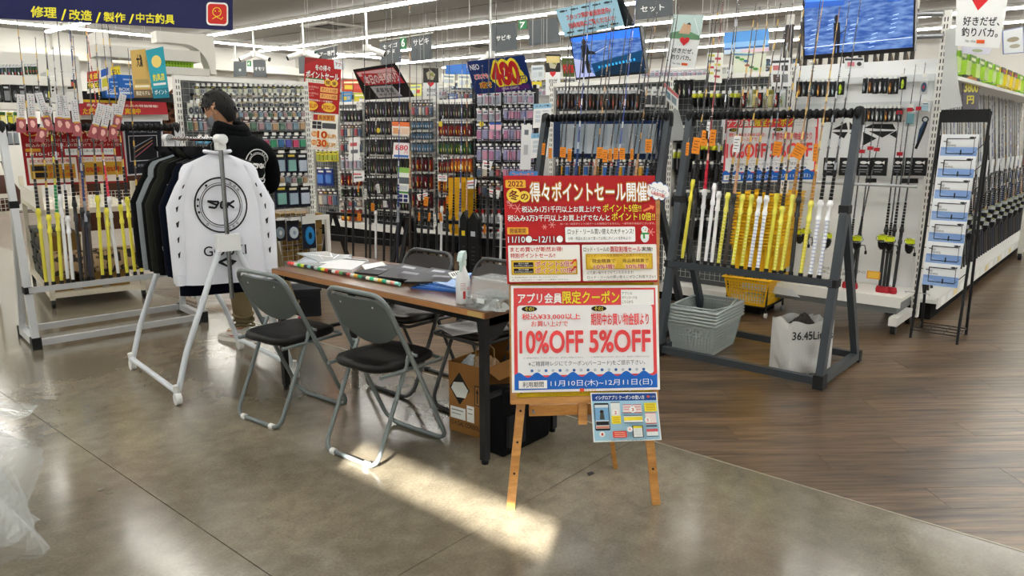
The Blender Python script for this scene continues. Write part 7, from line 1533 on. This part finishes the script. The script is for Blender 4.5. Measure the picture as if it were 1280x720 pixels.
for (x0, y0), (x1, y1), lb in (((475, 51), (541, 41), 'thin white rail carrying the six signs with the camera pole'), ((610, 26), (700, 17), 'long thin white rail carrying the seven signs by the pale blue notice'), ((290, 75), (334, 72), 'short thin white rail carrying the four signs over the wire gondola'), ((371, 68), (422, 56), 'thin white rail carrying the five signs over the red sale sheet')):
    a, c = SGP.w(SGP.l(x0, y0)), SGP.w(SGP.l(x1, y1)); t = thing('sign_rail', lb, 'rail', a); c = c - a
    MB().tube([(0, 0, 0), c], .012, M('#e3e3e0', .4), 6).build('rail_bar', t)
    for k in (.12, .88): q = c * k; MB().tube([q, (q.x, q.y, CEIL - a.z)], .006, M('#d3d3d0', .4), 5).build('drop_wire', t)
def tube_px(pl, p0, p1, r, m, name, lab, cat, y=0.): 
    a, c = pl.w(pl.l(*p0, y)), pl.w(pl.l(*p1, y)); return MB().tube([(0, 0, 0), c - a], r, m, 6).build(name, None, a, label=lab, cat=cat)
# red and white sale sheets left of the dark lures
def d_s1(p):
    p.rect(0, 0, 92, 135, '#b5181c'); p.poly([(0, 0), (40, 0), (0, 18)], '#8f1014'); p.text('冬の得々', 28, 16, 66, 30, '#ffffff', .02, '#7a0a0e', .05); p.text('ポイントセール', 5, 33, 88, 50, '#ffffff', .03, '#7a0a0e', .05)
    p.rect(4, 52, 52, 62, '#f3efe6'); p.rect(4, 50, 52, 53, '#2f7a3a'); p.text('11/10~12/11', 7, 55, 49, 60, '#7a0a0e'); p.ell(62, 58, 9, 9, '#f3cf4a'); p.ell(78, 58, 9, 9, '#f3cf4a'); p.text('開', 57, 53, 67, 63, '#7a0a0e', .02); p.text('催', 73, 53, 83, 63, '#7a0a0e', .02)
    for y in (70, 86): p.rect(44, y, 88, y + 13, '#f3b56a'); p.text('ポイント5倍!' if y == 70 else 'ポイント10倍!', 47, y + 2, 86, y + 11, '#a8141a', .02); p.text('税込み1万円以上', 4, y, 40, y + 5, '#f3d9d0'); p.text('お買上げで', 4, y + 7, 28, y + 11, '#f3d9d0')
    p.text('買取割増セール実施中', 16, 103, 76, 108, '#ffffff'); p.ell(22, 120, 18, 12, '#f0c63a'); p.ell(68, 120, 18, 12, '#f0c63a'); p.text('10%UP', 7, 115, 37, 126, '#c2161b', .02); p.text('30%UP', 53, 115, 83, 126, '#c2161b', .02)
SH = Pl(5.6, 8.0, -78)
quad_sheet('sale_sheet', SH, [(381, 71), (427, 76), (423, 143), (379, 138)], 'hanging red winter point sale sheet above the wire gondola end', 'poster', 92, 135, d_s1, '#b5181c')
def d_s2(p):
    p.rect(0, 0, 70, 94, '#f4f1ea'); p.rect(6, 3, 62, 18, '#a8242a'); p.rect(18, 4, 62, 17, '#f0b54a'); p.text('高価買取', 20, 5, 60, 16, '#8a1014', .02); p.rect(4, 21, 28, 40, '#2a2c30'); p.line([(4, 30), (28, 30)], 1, '#ffffff'); p.line([(16, 21), (16, 40)], 1, '#ffffff'); p.rect(30, 24, 66, 38, '#4a4d52')
    for y, s_ in ((46, '10'), (68, '30')): p.ell(10, y + 8, 8, 7, '#e08a2a'); p.text('現金', 4, y + 4, 16, y + 12, '#fff2d0'); p.text(s_, 19, y, 43, y + 17, '#c9281c', .03, '#f0c63a', .05); p.text('%UP!', 44, y + 6, 66, y + 16, '#e0962a', .03)
    p.text('くわしくはスタッフまで', 12, 88, 60, 92, '#c9502a')
quad_sheet('sale_sheet', SH, [(389, 141), (423, 143), (421, 189), (388, 186)], 'white buy-back sheet with big 10 and 30 percent figures under the red sheet', 'poster', 70, 94, d_s2, '#f4f1ea')
quad_sheet('cloud_sticker', SH, [(417, 74), (431, 78), (430, 87), (418, 86)], 'tiny white cloud label on the corner of the hanging red sheet', 'sticker', 30, 20, lambda p: p.text('アプリ', 4, 5, 26, 14, '#b5181c', .03), '#eef2f8', y=-.01)
def d_br(p):
    p.rect(0, 0, 150, 90, '#141416'); p.poly([(6, 8), (138, 8), (146, 52), (20, 48)], '#c0303a'); p.poly([(10, 10), (136, 10), (139, 22), (13, 22)], '#e3b8bc'); p.text('本日の半額釣り', 26, 20, 136, 46, '#f1d6d8', .05, '#8f1018', .05)
    p.poly([(34, 52), (104, 54), (118, 86), (44, 86)], '#b9bcc0')
    for k in range(4): p.rect(46 + k * 15, 58 + k, 57 + k * 15, 70 + k, '#6b6f75'); p.rect(52 + k * 14, 74, 62 + k * 14, 80, '#85898f')
quad_sheet('tilted_sign', BP, [(441, 87), (494, 79), (518, 121), (457, 125)], 'black tilted board with a red headline over the dark lures', 'sign', 150, 90, d_br, '#141416', y=-.30, ys=(-.25, -.25, 0, 0))
def d_neo(p):
    p.rect(0, 0, 830, 460, '#16306e'); p.text('NEO', 30, 50, 165, 120, '#f2f4f8', .03); p.text('どれでも', 60, 185, 270, 250, '#e8434a', .04, '#ffffff', .06); p.text('3粒で', 110, 300, 280, 380, '#c23a1c', .04, '#f4e04a', .08)
    p.ell(440, 220, 120, 170, '#f4e23a'); p.ell(560, 220, 130, 180, '#f4e23a'); p.ell(650, 260, 120, 120, '#f4e23a'); p.ell(740, 300, 60, 60, '#f4e23a'); p.text('480', 330, 70, 700, 350, '#c2242c', .07, '#f4e23a', .10); p.text('円', 710, 260, 780, 340, '#2a2c6a', .03)
    p.poly([(330, 385), (800, 372), (808, 440), (330, 452)], '#5a2a78'); p.text('(税込 528円)', 420, 392, 660, 430, '#e3d6ea', .02); p.line([(318, 10), (322, 452)], 4, '#0f1f4a')
quad_sheet('price_sign', BP, [(583, 77), (655, 69), (666, 112), (594, 118)], 'large blue price sign reading 480 yen over the black gondola', 'sign', 830, 460, d_neo, '#16306e', y=-.30, ys=(-.2, -.2, 0, 0))
def d_card(hc, tc, body='#f1f2f3'):
    def f(p):
        p.rect(0, 0, 60, 90, body); p.rect(0, 0, 60, 18, hc); p.text('コスパ竿', 6, 4, 54, 14, '#2a3a6a', .02)
        for k in range(3): p.rect(8, 26 + k * 16, 26, 38 + k * 16, '#cfd8e0'); p.rect(32, 26 + k * 16, 52, 30 + k * 16, tc)
        p.ell(44, 76, 6, 5, '#e6d23a')
    return f
quad_sheet('notice_card', MP, [(667, 130), (689, 129), (688, 159), (666, 160)], 'light blue headed notice card, the upper of two left of the rack post', 'card', 60, 90, d_card('#9fd0ea', '#b9c4cf'), '#f1f2f3', y=-.7)
quad_sheet('notice_card', MP, [(664, 167), (686, 166), (684, 196), (663, 198)], 'light blue headed notice card, the lower of two left of the rack post', 'card', 60, 90, d_card('#8fc4e6', '#b9c4cf'), '#f1f2f3', y=-.7)
quad_sheet('notice_strip', MP, [(652, 156), (665, 156), (663, 212), (650, 212)], 'tall white strip card beside the light blue cards', 'card', 20, 90, lambda p: (p.rect(6, 10, 14, 20, '#6b6f78'), p.rect(6, 40, 14, 60, '#b9bcc2')), '#e6e8ea', y=-.6)
quad_sheet('notice_card', MP, [(637, 214), (672, 214), (671, 222), (636, 222)], 'blue and orange card peeping over the top edge of the red poster', 'card', 60, 14, lambda p: (p.rect(0, 0, 60, 14, '#4a8ad0'), p.text('コーナーあり', 6, 3, 52, 12, '#f08a5a', .03)), '#4a8ad0', y=-1.9)
quad_sheet('price_card', BP, [(492, 178), (513, 179), (512, 198), (491, 197)], 'white card with red figures on the dark lure gondola', 'card', 60, 50, lambda p: (p.text('880', 8, 8, 52, 24, '#d8485a', .03), p.text('円', 40, 26, 52, 36, '#d8485a'), p.rect(4, 40, 56, 48, '#3a78c4')), '#f1eef0', y=-.35)
quad_sheet('price_card', BP, [(490, 152), (513, 153), (512, 170), (490, 169)], 'orange and white card on the dark lure gondola', 'card', 60, 50, lambda p: (p.rect(0, 0, 60, 16, '#e0743a'), p.rect(4, 22, 28, 44, '#d9a06a'), p.rect(32, 22, 56, 44, '#e6c9b0')), '#f3ece2', y=-.35)
quad_sheet('leaflet', BP, [(497, 209), (512, 210), (511, 254), (497, 253)], 'tall green white and navy leaflet low on the dark lure gondola', 'leaflet', 40, 110, lambda p: (p.rect(0, 0, 40, 16, '#8fc45a'), p.rect(0, 30, 40, 50, '#5a646a'), p.rect(6, 56, 34, 70, '#c9d0d4'), p.rect(0, 74, 40, 80, '#3f8a3a'), p.rect(4, 84, 18, 94, '#2a2f7a'), p.rect(22, 84, 36, 94, '#2a2f7a'), p.rect(4, 97, 18, 107, '#1f2460'), p.rect(22, 97, 36, 107, '#1f2460')), '#e6ece6', y=-.35)
for k, (x, y) in enumerate(((473, 163), (551, 155), (602, 155))): o = MB().lathe([(.035, 0), (.035, .004)], M('#d9c22e', .5), n=14, T=Matrix.Rotation(R(90), 4, 'X')).build('round_price_tag', None, BP.w(BP.l(x, y, -.36)), BP.a, label='round yellow price tag, %s of three across the lure gondolas' % nth(k), cat='price tag', group='round yellow price tags')
quad_sheet('price_card', BP, [(612, 153), (627, 153), (626, 162), (612, 162)], 'small pink and blue card on the black gondola', 'card', 40, 26, lambda p: p.rect(0, 0, 40, 8, '#2f5aa8'), '#e9b8c4', y=-.35)
for k, q in enumerate(([(521, 243), (536, 240), (537, 248), (523, 251)], [(547, 218), (560, 219), (559, 227), (546, 226)], [(583, 226), (596, 224), (594, 236), (582, 236)], [(610, 236), (625, 238), (623, 249), (609, 245)], [(604, 200), (616, 202), (613, 213), (602, 211)], [(436, 172), (450, 171), (449, 200), (436, 201)], [(440, 213), (456, 214), (455, 226), (440, 228)])):
    quad_sheet('price_card', BP, q, 'small white price card hooked in front of the middle gondolas, %s of seven' % nth(k), 'card', 40, 26, lambda p: (p.rect(5, 6, 30, 10, '#d0606a'), p.rect(8, 14, 34, 18, '#6b6f78')), '#eceded', y=-.42, group='small white price cards')
# heart posters: a casual slogan with a red heart and a picture above
def heart(p, cx, cy, r, col):
    pts = []
    for k in range(32): t = 2 * math.pi * k / 32; pts.append((cx + r * math.sin(t) ** 3, cy - r * (.8125 * math.cos(t) - .3125 * math.cos(2 * t) - .125 * math.cos(3 * t) - .0625 * math.cos(4 * t))))
    p.poly(pts, col)
def d_heart(p):
    p.rect(0, 0, 100, 170, '#eef0f0'); p.rect(0, 0, 100, 78, '#bcd2cf'); p.poly([(0, 60), (50, 48), (100, 66), (100, 78), (0, 78)], '#5f8a66'); p.poly([(28, 60), (40, 26), (48, 30), (56, 40), (68, 44), (64, 62)], '#c9a88a'); p.ell(57, 36, 8, 9, '#caa080'); p.poly([(49, 30), (58, 24), (66, 32), (56, 31)], '#2a221e'); p.line([(72, 10), (96, 60)], 2, '#e9eef0')
    heart(p, 52, 84, 16, '#cf2229'); p.text('好きだぜ、', 16, 108, 88, 124, '#17181a', .02); p.text('釣りバカ。', 16, 130, 84, 146, '#17181a', .02); p.text('70th-100th', 24, 156, 52, 162, '#2a2c30'); p.rect(56, 155, 76, 163, '#e0602a')
quad_sheet('heart_poster', DP, [(842, 18), (880, 19), (868, 86), (831, 82)], 'white slogan poster with a red heart between the two screens', 'poster', 100, 170, d_heart, '#eef0f0', y=-.4)
def d_heart2(p):
    p.rect(0, 0, 100, 130, '#eceeee'); p.poly([(15, 0), (84, 0), (70, 30), (45, 58), (26, 28)], '#cf2229'); p.line([(38, 10), (52, 6), (60, 16)], 1.6, '#5a1216'); p.text('好きだぜ、', 16, 70, 92, 88, '#17181a', .02); p.text('釣りバカ。', 14, 92, 92, 110, '#17181a', .02); p.text('70th-100th', 22, 117, 46, 122, '#2a2c30'); p.rect(48, 116, 66, 123, '#e0602a')
quad_sheet('heart_poster', WP, [(1196, -22), (1264, -26), (1249, 60), (1194, 57)], 'large white slogan poster with a red heart cut off at the top right', 'poster', 100, 130, d_heart2, '#eceeee', y=-.3)
def d_heart3(p):
    p.rect(0, 0, 40, 96, '#eceeee'); p.rect(0, 0, 40, 42, '#24221e'); p.poly([(8, 14), (20, 6), (32, 18), (26, 34), (12, 32)], '#b9b49a'); p.poly([(16, 20), (24, 12), (30, 26)], '#8a8a3a'); heart(p, 20, 46, 8, '#cf2229'); p.text('好きだぜ', 10, 58, 32, 68, '#17181a', .02); p.text('釣りバカ', 10, 74, 32, 84, '#17181a', .02)
quad_sheet('heart_poster', BP, [(529, 85), (548, 85), (549, 127), (529, 127)], 'small heart poster with a dark picture right of the black tilted board', 'poster', 40, 96, d_heart3, '#eceeee', y=.6)
quad_sheet('heart_poster', BP, [(682, 68), (701, 68), (700, 118), (682, 119)], 'small heart poster with a yellow fish picture left of the left screen', 'poster', 40, 96, lambda p: (d_heart3(p), p.rect(2, 4, 38, 20, '#d9c98a')), '#eceeee', y=-.5)
quad_sheet('poster', BP, [(702, 72), (717, 72), (718, 96), (704, 96)], 'dark red and green poster beside the left screen', 'poster', 30, 50, lambda p: (p.rect(0, 0, 30, 50, '#4a5a2a'), p.text('特価', 2, 18, 28, 40, '#c2282e', .06)), '#4a5a2a', y=-.4)
# screens
SEA = bpy.data.materials.new('screen_sea'); SEA.use_nodes = True; nt = SEA.node_tree; bb_ = nt.nodes['Principled BSDF']
tc = nt.nodes.new('ShaderNodeTexCoord'); mp = nt.nodes.new('ShaderNodeMapping'); mp.inputs['Scale'].default_value = (6, 6, 26); n_ = nt.nodes.new('ShaderNodeTexNoise'); n_.inputs['Scale'].default_value = 2.2; n_.inputs['Detail'].default_value = 5
cr = nt.nodes.new('ShaderNodeValToRGB'); cr.color_ramp.elements[0].position = .38; cr.color_ramp.elements[0].color = lin('#3560b4'); cr.color_ramp.elements[1].position = .66; cr.color_ramp.elements[1].color = lin('#7fa4e0')
nt.links.new(tc.outputs['Object'], mp.inputs['Vector']); nt.links.new(mp.outputs['Vector'], n_.inputs['Vector']); nt.links.new(n_.outputs['Fac'], cr.inputs['Fac']); nt.links.new(cr.outputs['Color'], bb_.inputs['Emission Color']); bb_.inputs['Emission Strength'].default_value = .95; bb_.inputs['Base Color'].default_value = (0, 0, 0, 1); bb_.inputs['Roughness'].default_value = .15
def screen(pl, px, y, ys, lab, draw):
    cs = [pl.l(p[0], p[1], y + ys[i]) for i, p in enumerate(px)]; o0 = (cs[0] + cs[2]) / 2; cc = [q - o0 for q in cs]; t = thing('television', lab, 'screen', pl.w(o0), pl.a)
    n = (cc[1] - cc[0]).cross(cc[3] - cc[0]).normalized()
    if n.y < 0: n = -n
    vs = cc + [q + n * .045 for q in cc]; MB().add(vs, [(3, 2, 1, 0), (4, 5, 6, 7), (0, 1, 5, 4), (1, 2, 6, 5), (2, 3, 7, 6), (3, 0, 4, 7)], M('#0c0d10', .3)).build('housing', t)
    fn = quadmap(cc, 100, 60); q = [fn(x, yy, .0006) for x, yy in ((1.6, 2.2), (98.4, 2.2), (98.4, 57), (1.6, 57))]
    MB().add(q, [(3, 2, 1, 0)], SEA).build('display', t); p = Print(fn, .0004, em=.9); p.k = 3; draw(p); p.build('picture', t)
    MB().box(-.2, .2, .05, .09, -.1, .1, M('#9a9da2', .3, .6)).build('wall_mount', t); MB().tube([(0, .07, .05), (0, .07, CEIL - t.location.z)], .02, M('#c9cacc', .4), 8).build('ceiling_pole', t)
def d_tv1(p):
    p.poly([(1.6, 2.2), (98.4, 2.2), (98.4, 14), (60, 11), (1.6, 8)], '#2f6fe0'); p.poly([(1.6, 30), (14, 34), (30, 57), (1.6, 57)], '#9aa0c4'); p.poly([(26, 40), (98.4, 30), (98.4, 57), (30, 57)], '#0c3a5e'); p.poly([(30, 52), (60, 44), (98.4, 44), (98.4, 57), (30, 57)], '#0a2236')
    p.ell(20, 10, 3.2, 4.4, '#2c2420'); p.poly([(15, 14), (25, 14), (26, 22), (36, 25), (35, 28), (24, 27), (23, 33), (25, 52), (19, 52), (18, 38), (14, 52), (10, 51), (15, 32)], '#15171c'); p.line([(34, 26), (52, 20)], .6, '#c9d0d8')
    for k in range(11): p.rect(36 + k * 5, 44 - k * .5, 38.6 + k * 5, 47 - k * .5, '#2f9ad0')
screen(R1, [(712, 46), (800, 32), (808, 92), (720, 100)], .62, (-.02, -.02, .06, .06), 'tilted screen showing an angler before deep blue water, above the rack behind the easel', d_tv1)
def d_tv2(p):
    p.rect(1.6, 2.2, 98.4, 22, '#4f82e0'); p.poly([(1.6, 22), (98.4, 22), (98.4, 24), (1.6, 26)], '#2a55a8')
    for k in range(26): x = 4 + (k * 37 % 92); y = 34 + (k * 17 % 22); p.line([(x, y), (x + 5, y - .8)], .5, '#9fbcf0')
    p.ell(32.5, 34, 2, 2.6, '#16181f'); p.poly([(30, 36.5), (35.5, 36.5), (36, 46), (35, 57), (32.8, 57), (32.6, 48), (31.6, 57), (29.6, 57), (29.8, 46)], '#16181f'); p.line([(36, 44), (41, 42)], .6, '#16181f'); p.line([(1.6, 52), (98.4, 50)], .5, '#c9d8f6')
screen(R2, [(1003, -40), (1146, -46), (1143, 64), (1004, 75)], .75, (-.04, -.04, .04, .04), 'large screen showing an angler before a light blue sea at the top right', d_tv2)
for y0, lb in ((18, 'upper'), (46, 'lower')): tube_px(WP, (1144, y0), (1180, y0 - 1), .022, M('#9da0a4', .3, .7), 'screen_bracket', lb + ' metal bracket between the large screen and the slotted post', 'bracket', y=-.12)
def d_note(p):
    p.rect(0, 0, 150, 80, '#9cc9de')
    for k in range(5):
        for y in (9, 71): x = 16 + k * 28; p.ell(x, y, 8, 3, '#3f5f6a' if k % 2 else '#2a3a40', 10); p.poly([(x + 7, y), (x + 12, y - 3), (x + 12, y + 3)], '#2a3a40')
    p.text('スタッフ実釣動画放送中♪', 22, 22, 132, 38, '#d03a34', .03); p.text('随時毎時にご覧ください!!', 22, 46, 134, 62, '#d03a34', .03)
quad_sheet('notice', R1, [(694, 12), (770, -3), (780, 32), (706, 46)], 'pale blue notice with red lettering and small fish above the left screen', 'sign', 150, 80, d_note, '#9cc9de', y=.60)
quad_sheet('backing_board', R1, [(768, -6), (776, -6), (794, 32), (780, 34)], 'black board edge behind the pale blue notice', 'board', 10, 10, None, '#101114', y=.64)
# posters behind the tall rods of the right rack
quad_sheet('poster', DP, [(905, 41), (961, 36), (961, 64), (905, 68)], 'wide blue sky poster behind the rod tips', 'poster', 100, 50, lambda p: (p.rect(0, 0, 100, 24, '#5a9ae0'), p.rect(0, 24, 100, 36, '#8fc0f0'), p.rect(0, 36, 100, 40, '#3a6ab0'), p.rect(40, 42, 100, 50, '#e3c9d8')), '#c9dcf0', y=.3)
quad_sheet('poster', DP, [(915, 65), (958, 66), (956, 103), (917, 103)], 'pale green chart poster with small fish behind the rod tips', 'poster', 100, 90, lambda p: ([p.ell(16 + (k * 29 % 74), 16 + (k * 23 % 64), 8, 4, ['#4a7a5a', '#b0604a', '#3a6aa0', '#5aa04a'][k % 4], 10) for k in range(9)], p.rect(4, 4, 60, 9, '#6a9ac0')), '#dfe3d0', y=.1)
quad_sheet('poster', DP, [(963, 73), (988, 72), (988, 108), (964, 108)], 'white sheet with small dark pictures left of the large screen', 'poster', 50, 70, lambda p: (p.rect(4, 6, 46, 12, '#3a3d42'), p.rect(6, 18, 24, 30, '#d07a80'), p.rect(28, 18, 44, 32, '#4a4440'), p.rect(6, 40, 24, 60, '#5a4a44'), p.rect(28, 40, 44, 60, '#8a8d90')), '#e9eaea', y=-.05)
quad_sheet('poster', DP, [(884, 66), (904, 66), (902, 104), (882, 102)], 'yellow and white product sheet right of the heart poster', 'poster', 50, 70, lambda p: [p.rect(4 + (k % 2) * 22, 4 + k * 7, 24 + (k % 2) * 20, 9 + k * 7, ['#d9d04a', '#c9505a', '#8a8d90'][k % 3]) for k in range(8)], '#eceee6', y=-.05)
quad_sheet('product_card', DP, [(830, 103), (848, 119), (847, 138), (832, 124)], 'slanting white card with a pink band by the rack corner', 'card', 50, 50, lambda p: (p.rect(0, 0, 50, 12, '#c96a70'), p.rect(6, 18, 22, 40, '#6a8a9a'), p.rect(26, 18, 44, 40, '#8a9aa4')), '#eceded', y=-.5)
quad_sheet('plastic_sleeve', DP, [(840, 140), (846, 130), (858, 175), (838, 176)], 'cloudy plastic bag hanging by the corner of the rack behind the easel', 'plastic sleeve', 10, 10, None, y=-.4, mat=M('#b9bcbd', .3, alpha=.8))
quad_sheet('product_card', WP, [(1055, 72), (1080, 72), (1080, 85), (1056, 86)], 'small white card with a reel picture under the large screen', 'card', 50, 30, lambda p: (p.rect(2, 2, 48, 8, '#3a3d42'), p.rect(8, 12, 26, 24, '#d9808a'), p.ell(38, 18, 6, 6, '#3a3a3c')), '#dfe1e2', y=-.1)
quad_sheet('hanging_poster', RA, [(1253, 38), (1279, 33), (1280, 66), (1254, 68)], 'fish poster in a thin blue frame at the right edge', 'poster', 60, 60, lambda p: (p.rect(2, 2, 58, 58, '#dde3e6'), p.ell(28, 26, 18, 6, '#8a7a5a', 12), p.ell(32, 42, 16, 5, '#a8a48a', 12)), '#4a6ab0', y=-.3)
quad_sheet('hanging_poster', RA, [(1203, 58), (1240, 60), (1236, 68), (1203, 67)], 'pale lilac sheet under the large heart poster', 'poster', 60, 20, lambda p: p.ell(30, 10, 12, 5, '#8a9a6a', 10), '#c9c9dc', y=-.3)
def d_dot(p): p.rect(0, 0, 40, 70, '#2a1f3a'); p.text('3800', 3, 16, 36, 34, '#e6da2e', .05); p.text('円', 10, 42, 26, 58, '#e6da2e', .05); p.ell(20, 8, 12, 5, '#c9742a')
quad_sheet('price_sign', RA, [(1204, 92), (1225, 95), (1223, 136), (1203, 138)], 'dark purple price sign with yellow figures behind the brochure stand', 'sign', 40, 70, d_dot, '#2a1f3a', y=-.25)
# far gondolas and clutter deeper in the shop, over the tops of the nearer ones
FP = Pl(9.6, 13, -90)
for i, (p0, p1, py, lb) in enumerate(((385, 452, 112, 'far white gondola behind the narrow gondola'), (500, 560, 108, 'far white gondola behind the small heart poster'), (562, 600, 100, 'far white gondola behind the blue 480 yen sign'), (660, 720, 96, 'far white gondola left of the left screen'), (800, 905, 84, 'far gondola between the screens'), (920, 1005, 70, 'far tall white gondola left of the large screen'))):
    a, c = FP.l(p0, 200).x, FP.l(p1, 200).x; z = FP.l((p0 + p1) / 2, py).z; t = gondola('far_gondola', lb, FP, a, c, z, mesh=0, back=M('#c9cac8', .6))
    for k in range(2):
        y0 = py + 4 + k * 11
        row(t, FP, -.1, p0 + 2, p1 - 2, y0, y0 + 8, max(3, int((p1 - p0) / 6)), [S_mx, S_pw, S_bl][(i + k) % 3], 'distant_packet', 'distant packet, %s row, %s' % (nth(k), lb), 'packet', 'distant packets %d %d' % (i, k), tagrow=False)
FQ = [([(557, 82), (590, 79), (590, 93), (557, 93)], 'blue banner far behind the black gondola', '#2f6fc4'), ([(427, 100), (457, 99), (455, 116), (427, 114)], 'orange red sign right of the hanging red sheet', '#c2401c'), ([(427, 115), (440, 114), (439, 128), (428, 128)], 'blue and yellow card below the orange sign', '#3f8ac4'), ([(442, 116), (456, 116), (454, 130), (443, 130)], 'green and yellow card below the orange sign', '#b9c22e'),
      ([(512, 106), (527, 105), (527, 120), (512, 121)], 'pale yellow card far behind the small heart poster', '#d9d87a'), ([(552, 92), (569, 93), (569, 108), (553, 106)], 'white chart sheet far behind', '#e3e3d4'), ([(572, 92), (588, 93), (588, 110), (572, 110)], 'pale card with a yellow top far behind', '#d9dcc9'), ([(664, 82), (680, 81), (680, 100), (664, 101)], 'cloudy sheet right of the blue 480 yen sign', '#c9ced0'), ([(665, 102), (677, 102), (677, 108), (665, 108)], 'small yellow label right of the blue 480 yen sign', '#d9c83a'),
      ([(560, 117), (572, 117), (572, 124), (560, 125)], 'small blue framed card over the red lures', '#2a3f8a')]
for k, (q, lb, c) in enumerate(FQ):
    quad_sheet('far_card', FP, q, lb, 'card', 60, 40, (lambda p, k=k: (p.rect(6, 6, 54, 12, '#f0e6c0' if k in (1, 3) else '#8a9aa4'), p.rect(8, 18, 30, 32, '#d9c23a' if k in (1, 2, 3) else '#b9c2c8'), p.rect(34, 18, 52, 30, '#c9504a' if k in (1, 4) else '#a8b0b4'))) if k not in (0, 8) else None, c, y=-.6)
a = WP.l(985, 60, 1.2); c = WP.l(1150, 60, 1.2); zz = WP.l(1060, 92, 1.2).z; t = thing('far_shelf', 'pale shelf unit behind the large screen carrying dark tubes', 'display shelf', WP.w((0, 0, 0)), WP.a); MB().box(a.x, c.x, 1.05, 1.5, zz - .03, zz, POST).build('shelf_board', t); MB().box(a.x, c.x, 1.45, 1.5, 0, zz - .03, POST).build('back_panel', t)
for k in range(9):
    x0 = 985 + k * 19; inst('far_rod_bundle', pack_mesh('#3a3634', '#d9d6ce', '#6b5a4a', '#b9b4a8', 1), None, WP.w((WP.l(x0, 60, 1.2).x, 1.2, zz + .60 + .02 * (k % 3))), (0, 0, WP.a), (.10, 1, .60 + .02 * (k % 3)), label='dark bundle of tubes seen behind the large screen, ' + nth(k) + ' from left', cat='tube bundle', group='tube bundles behind the large screen')
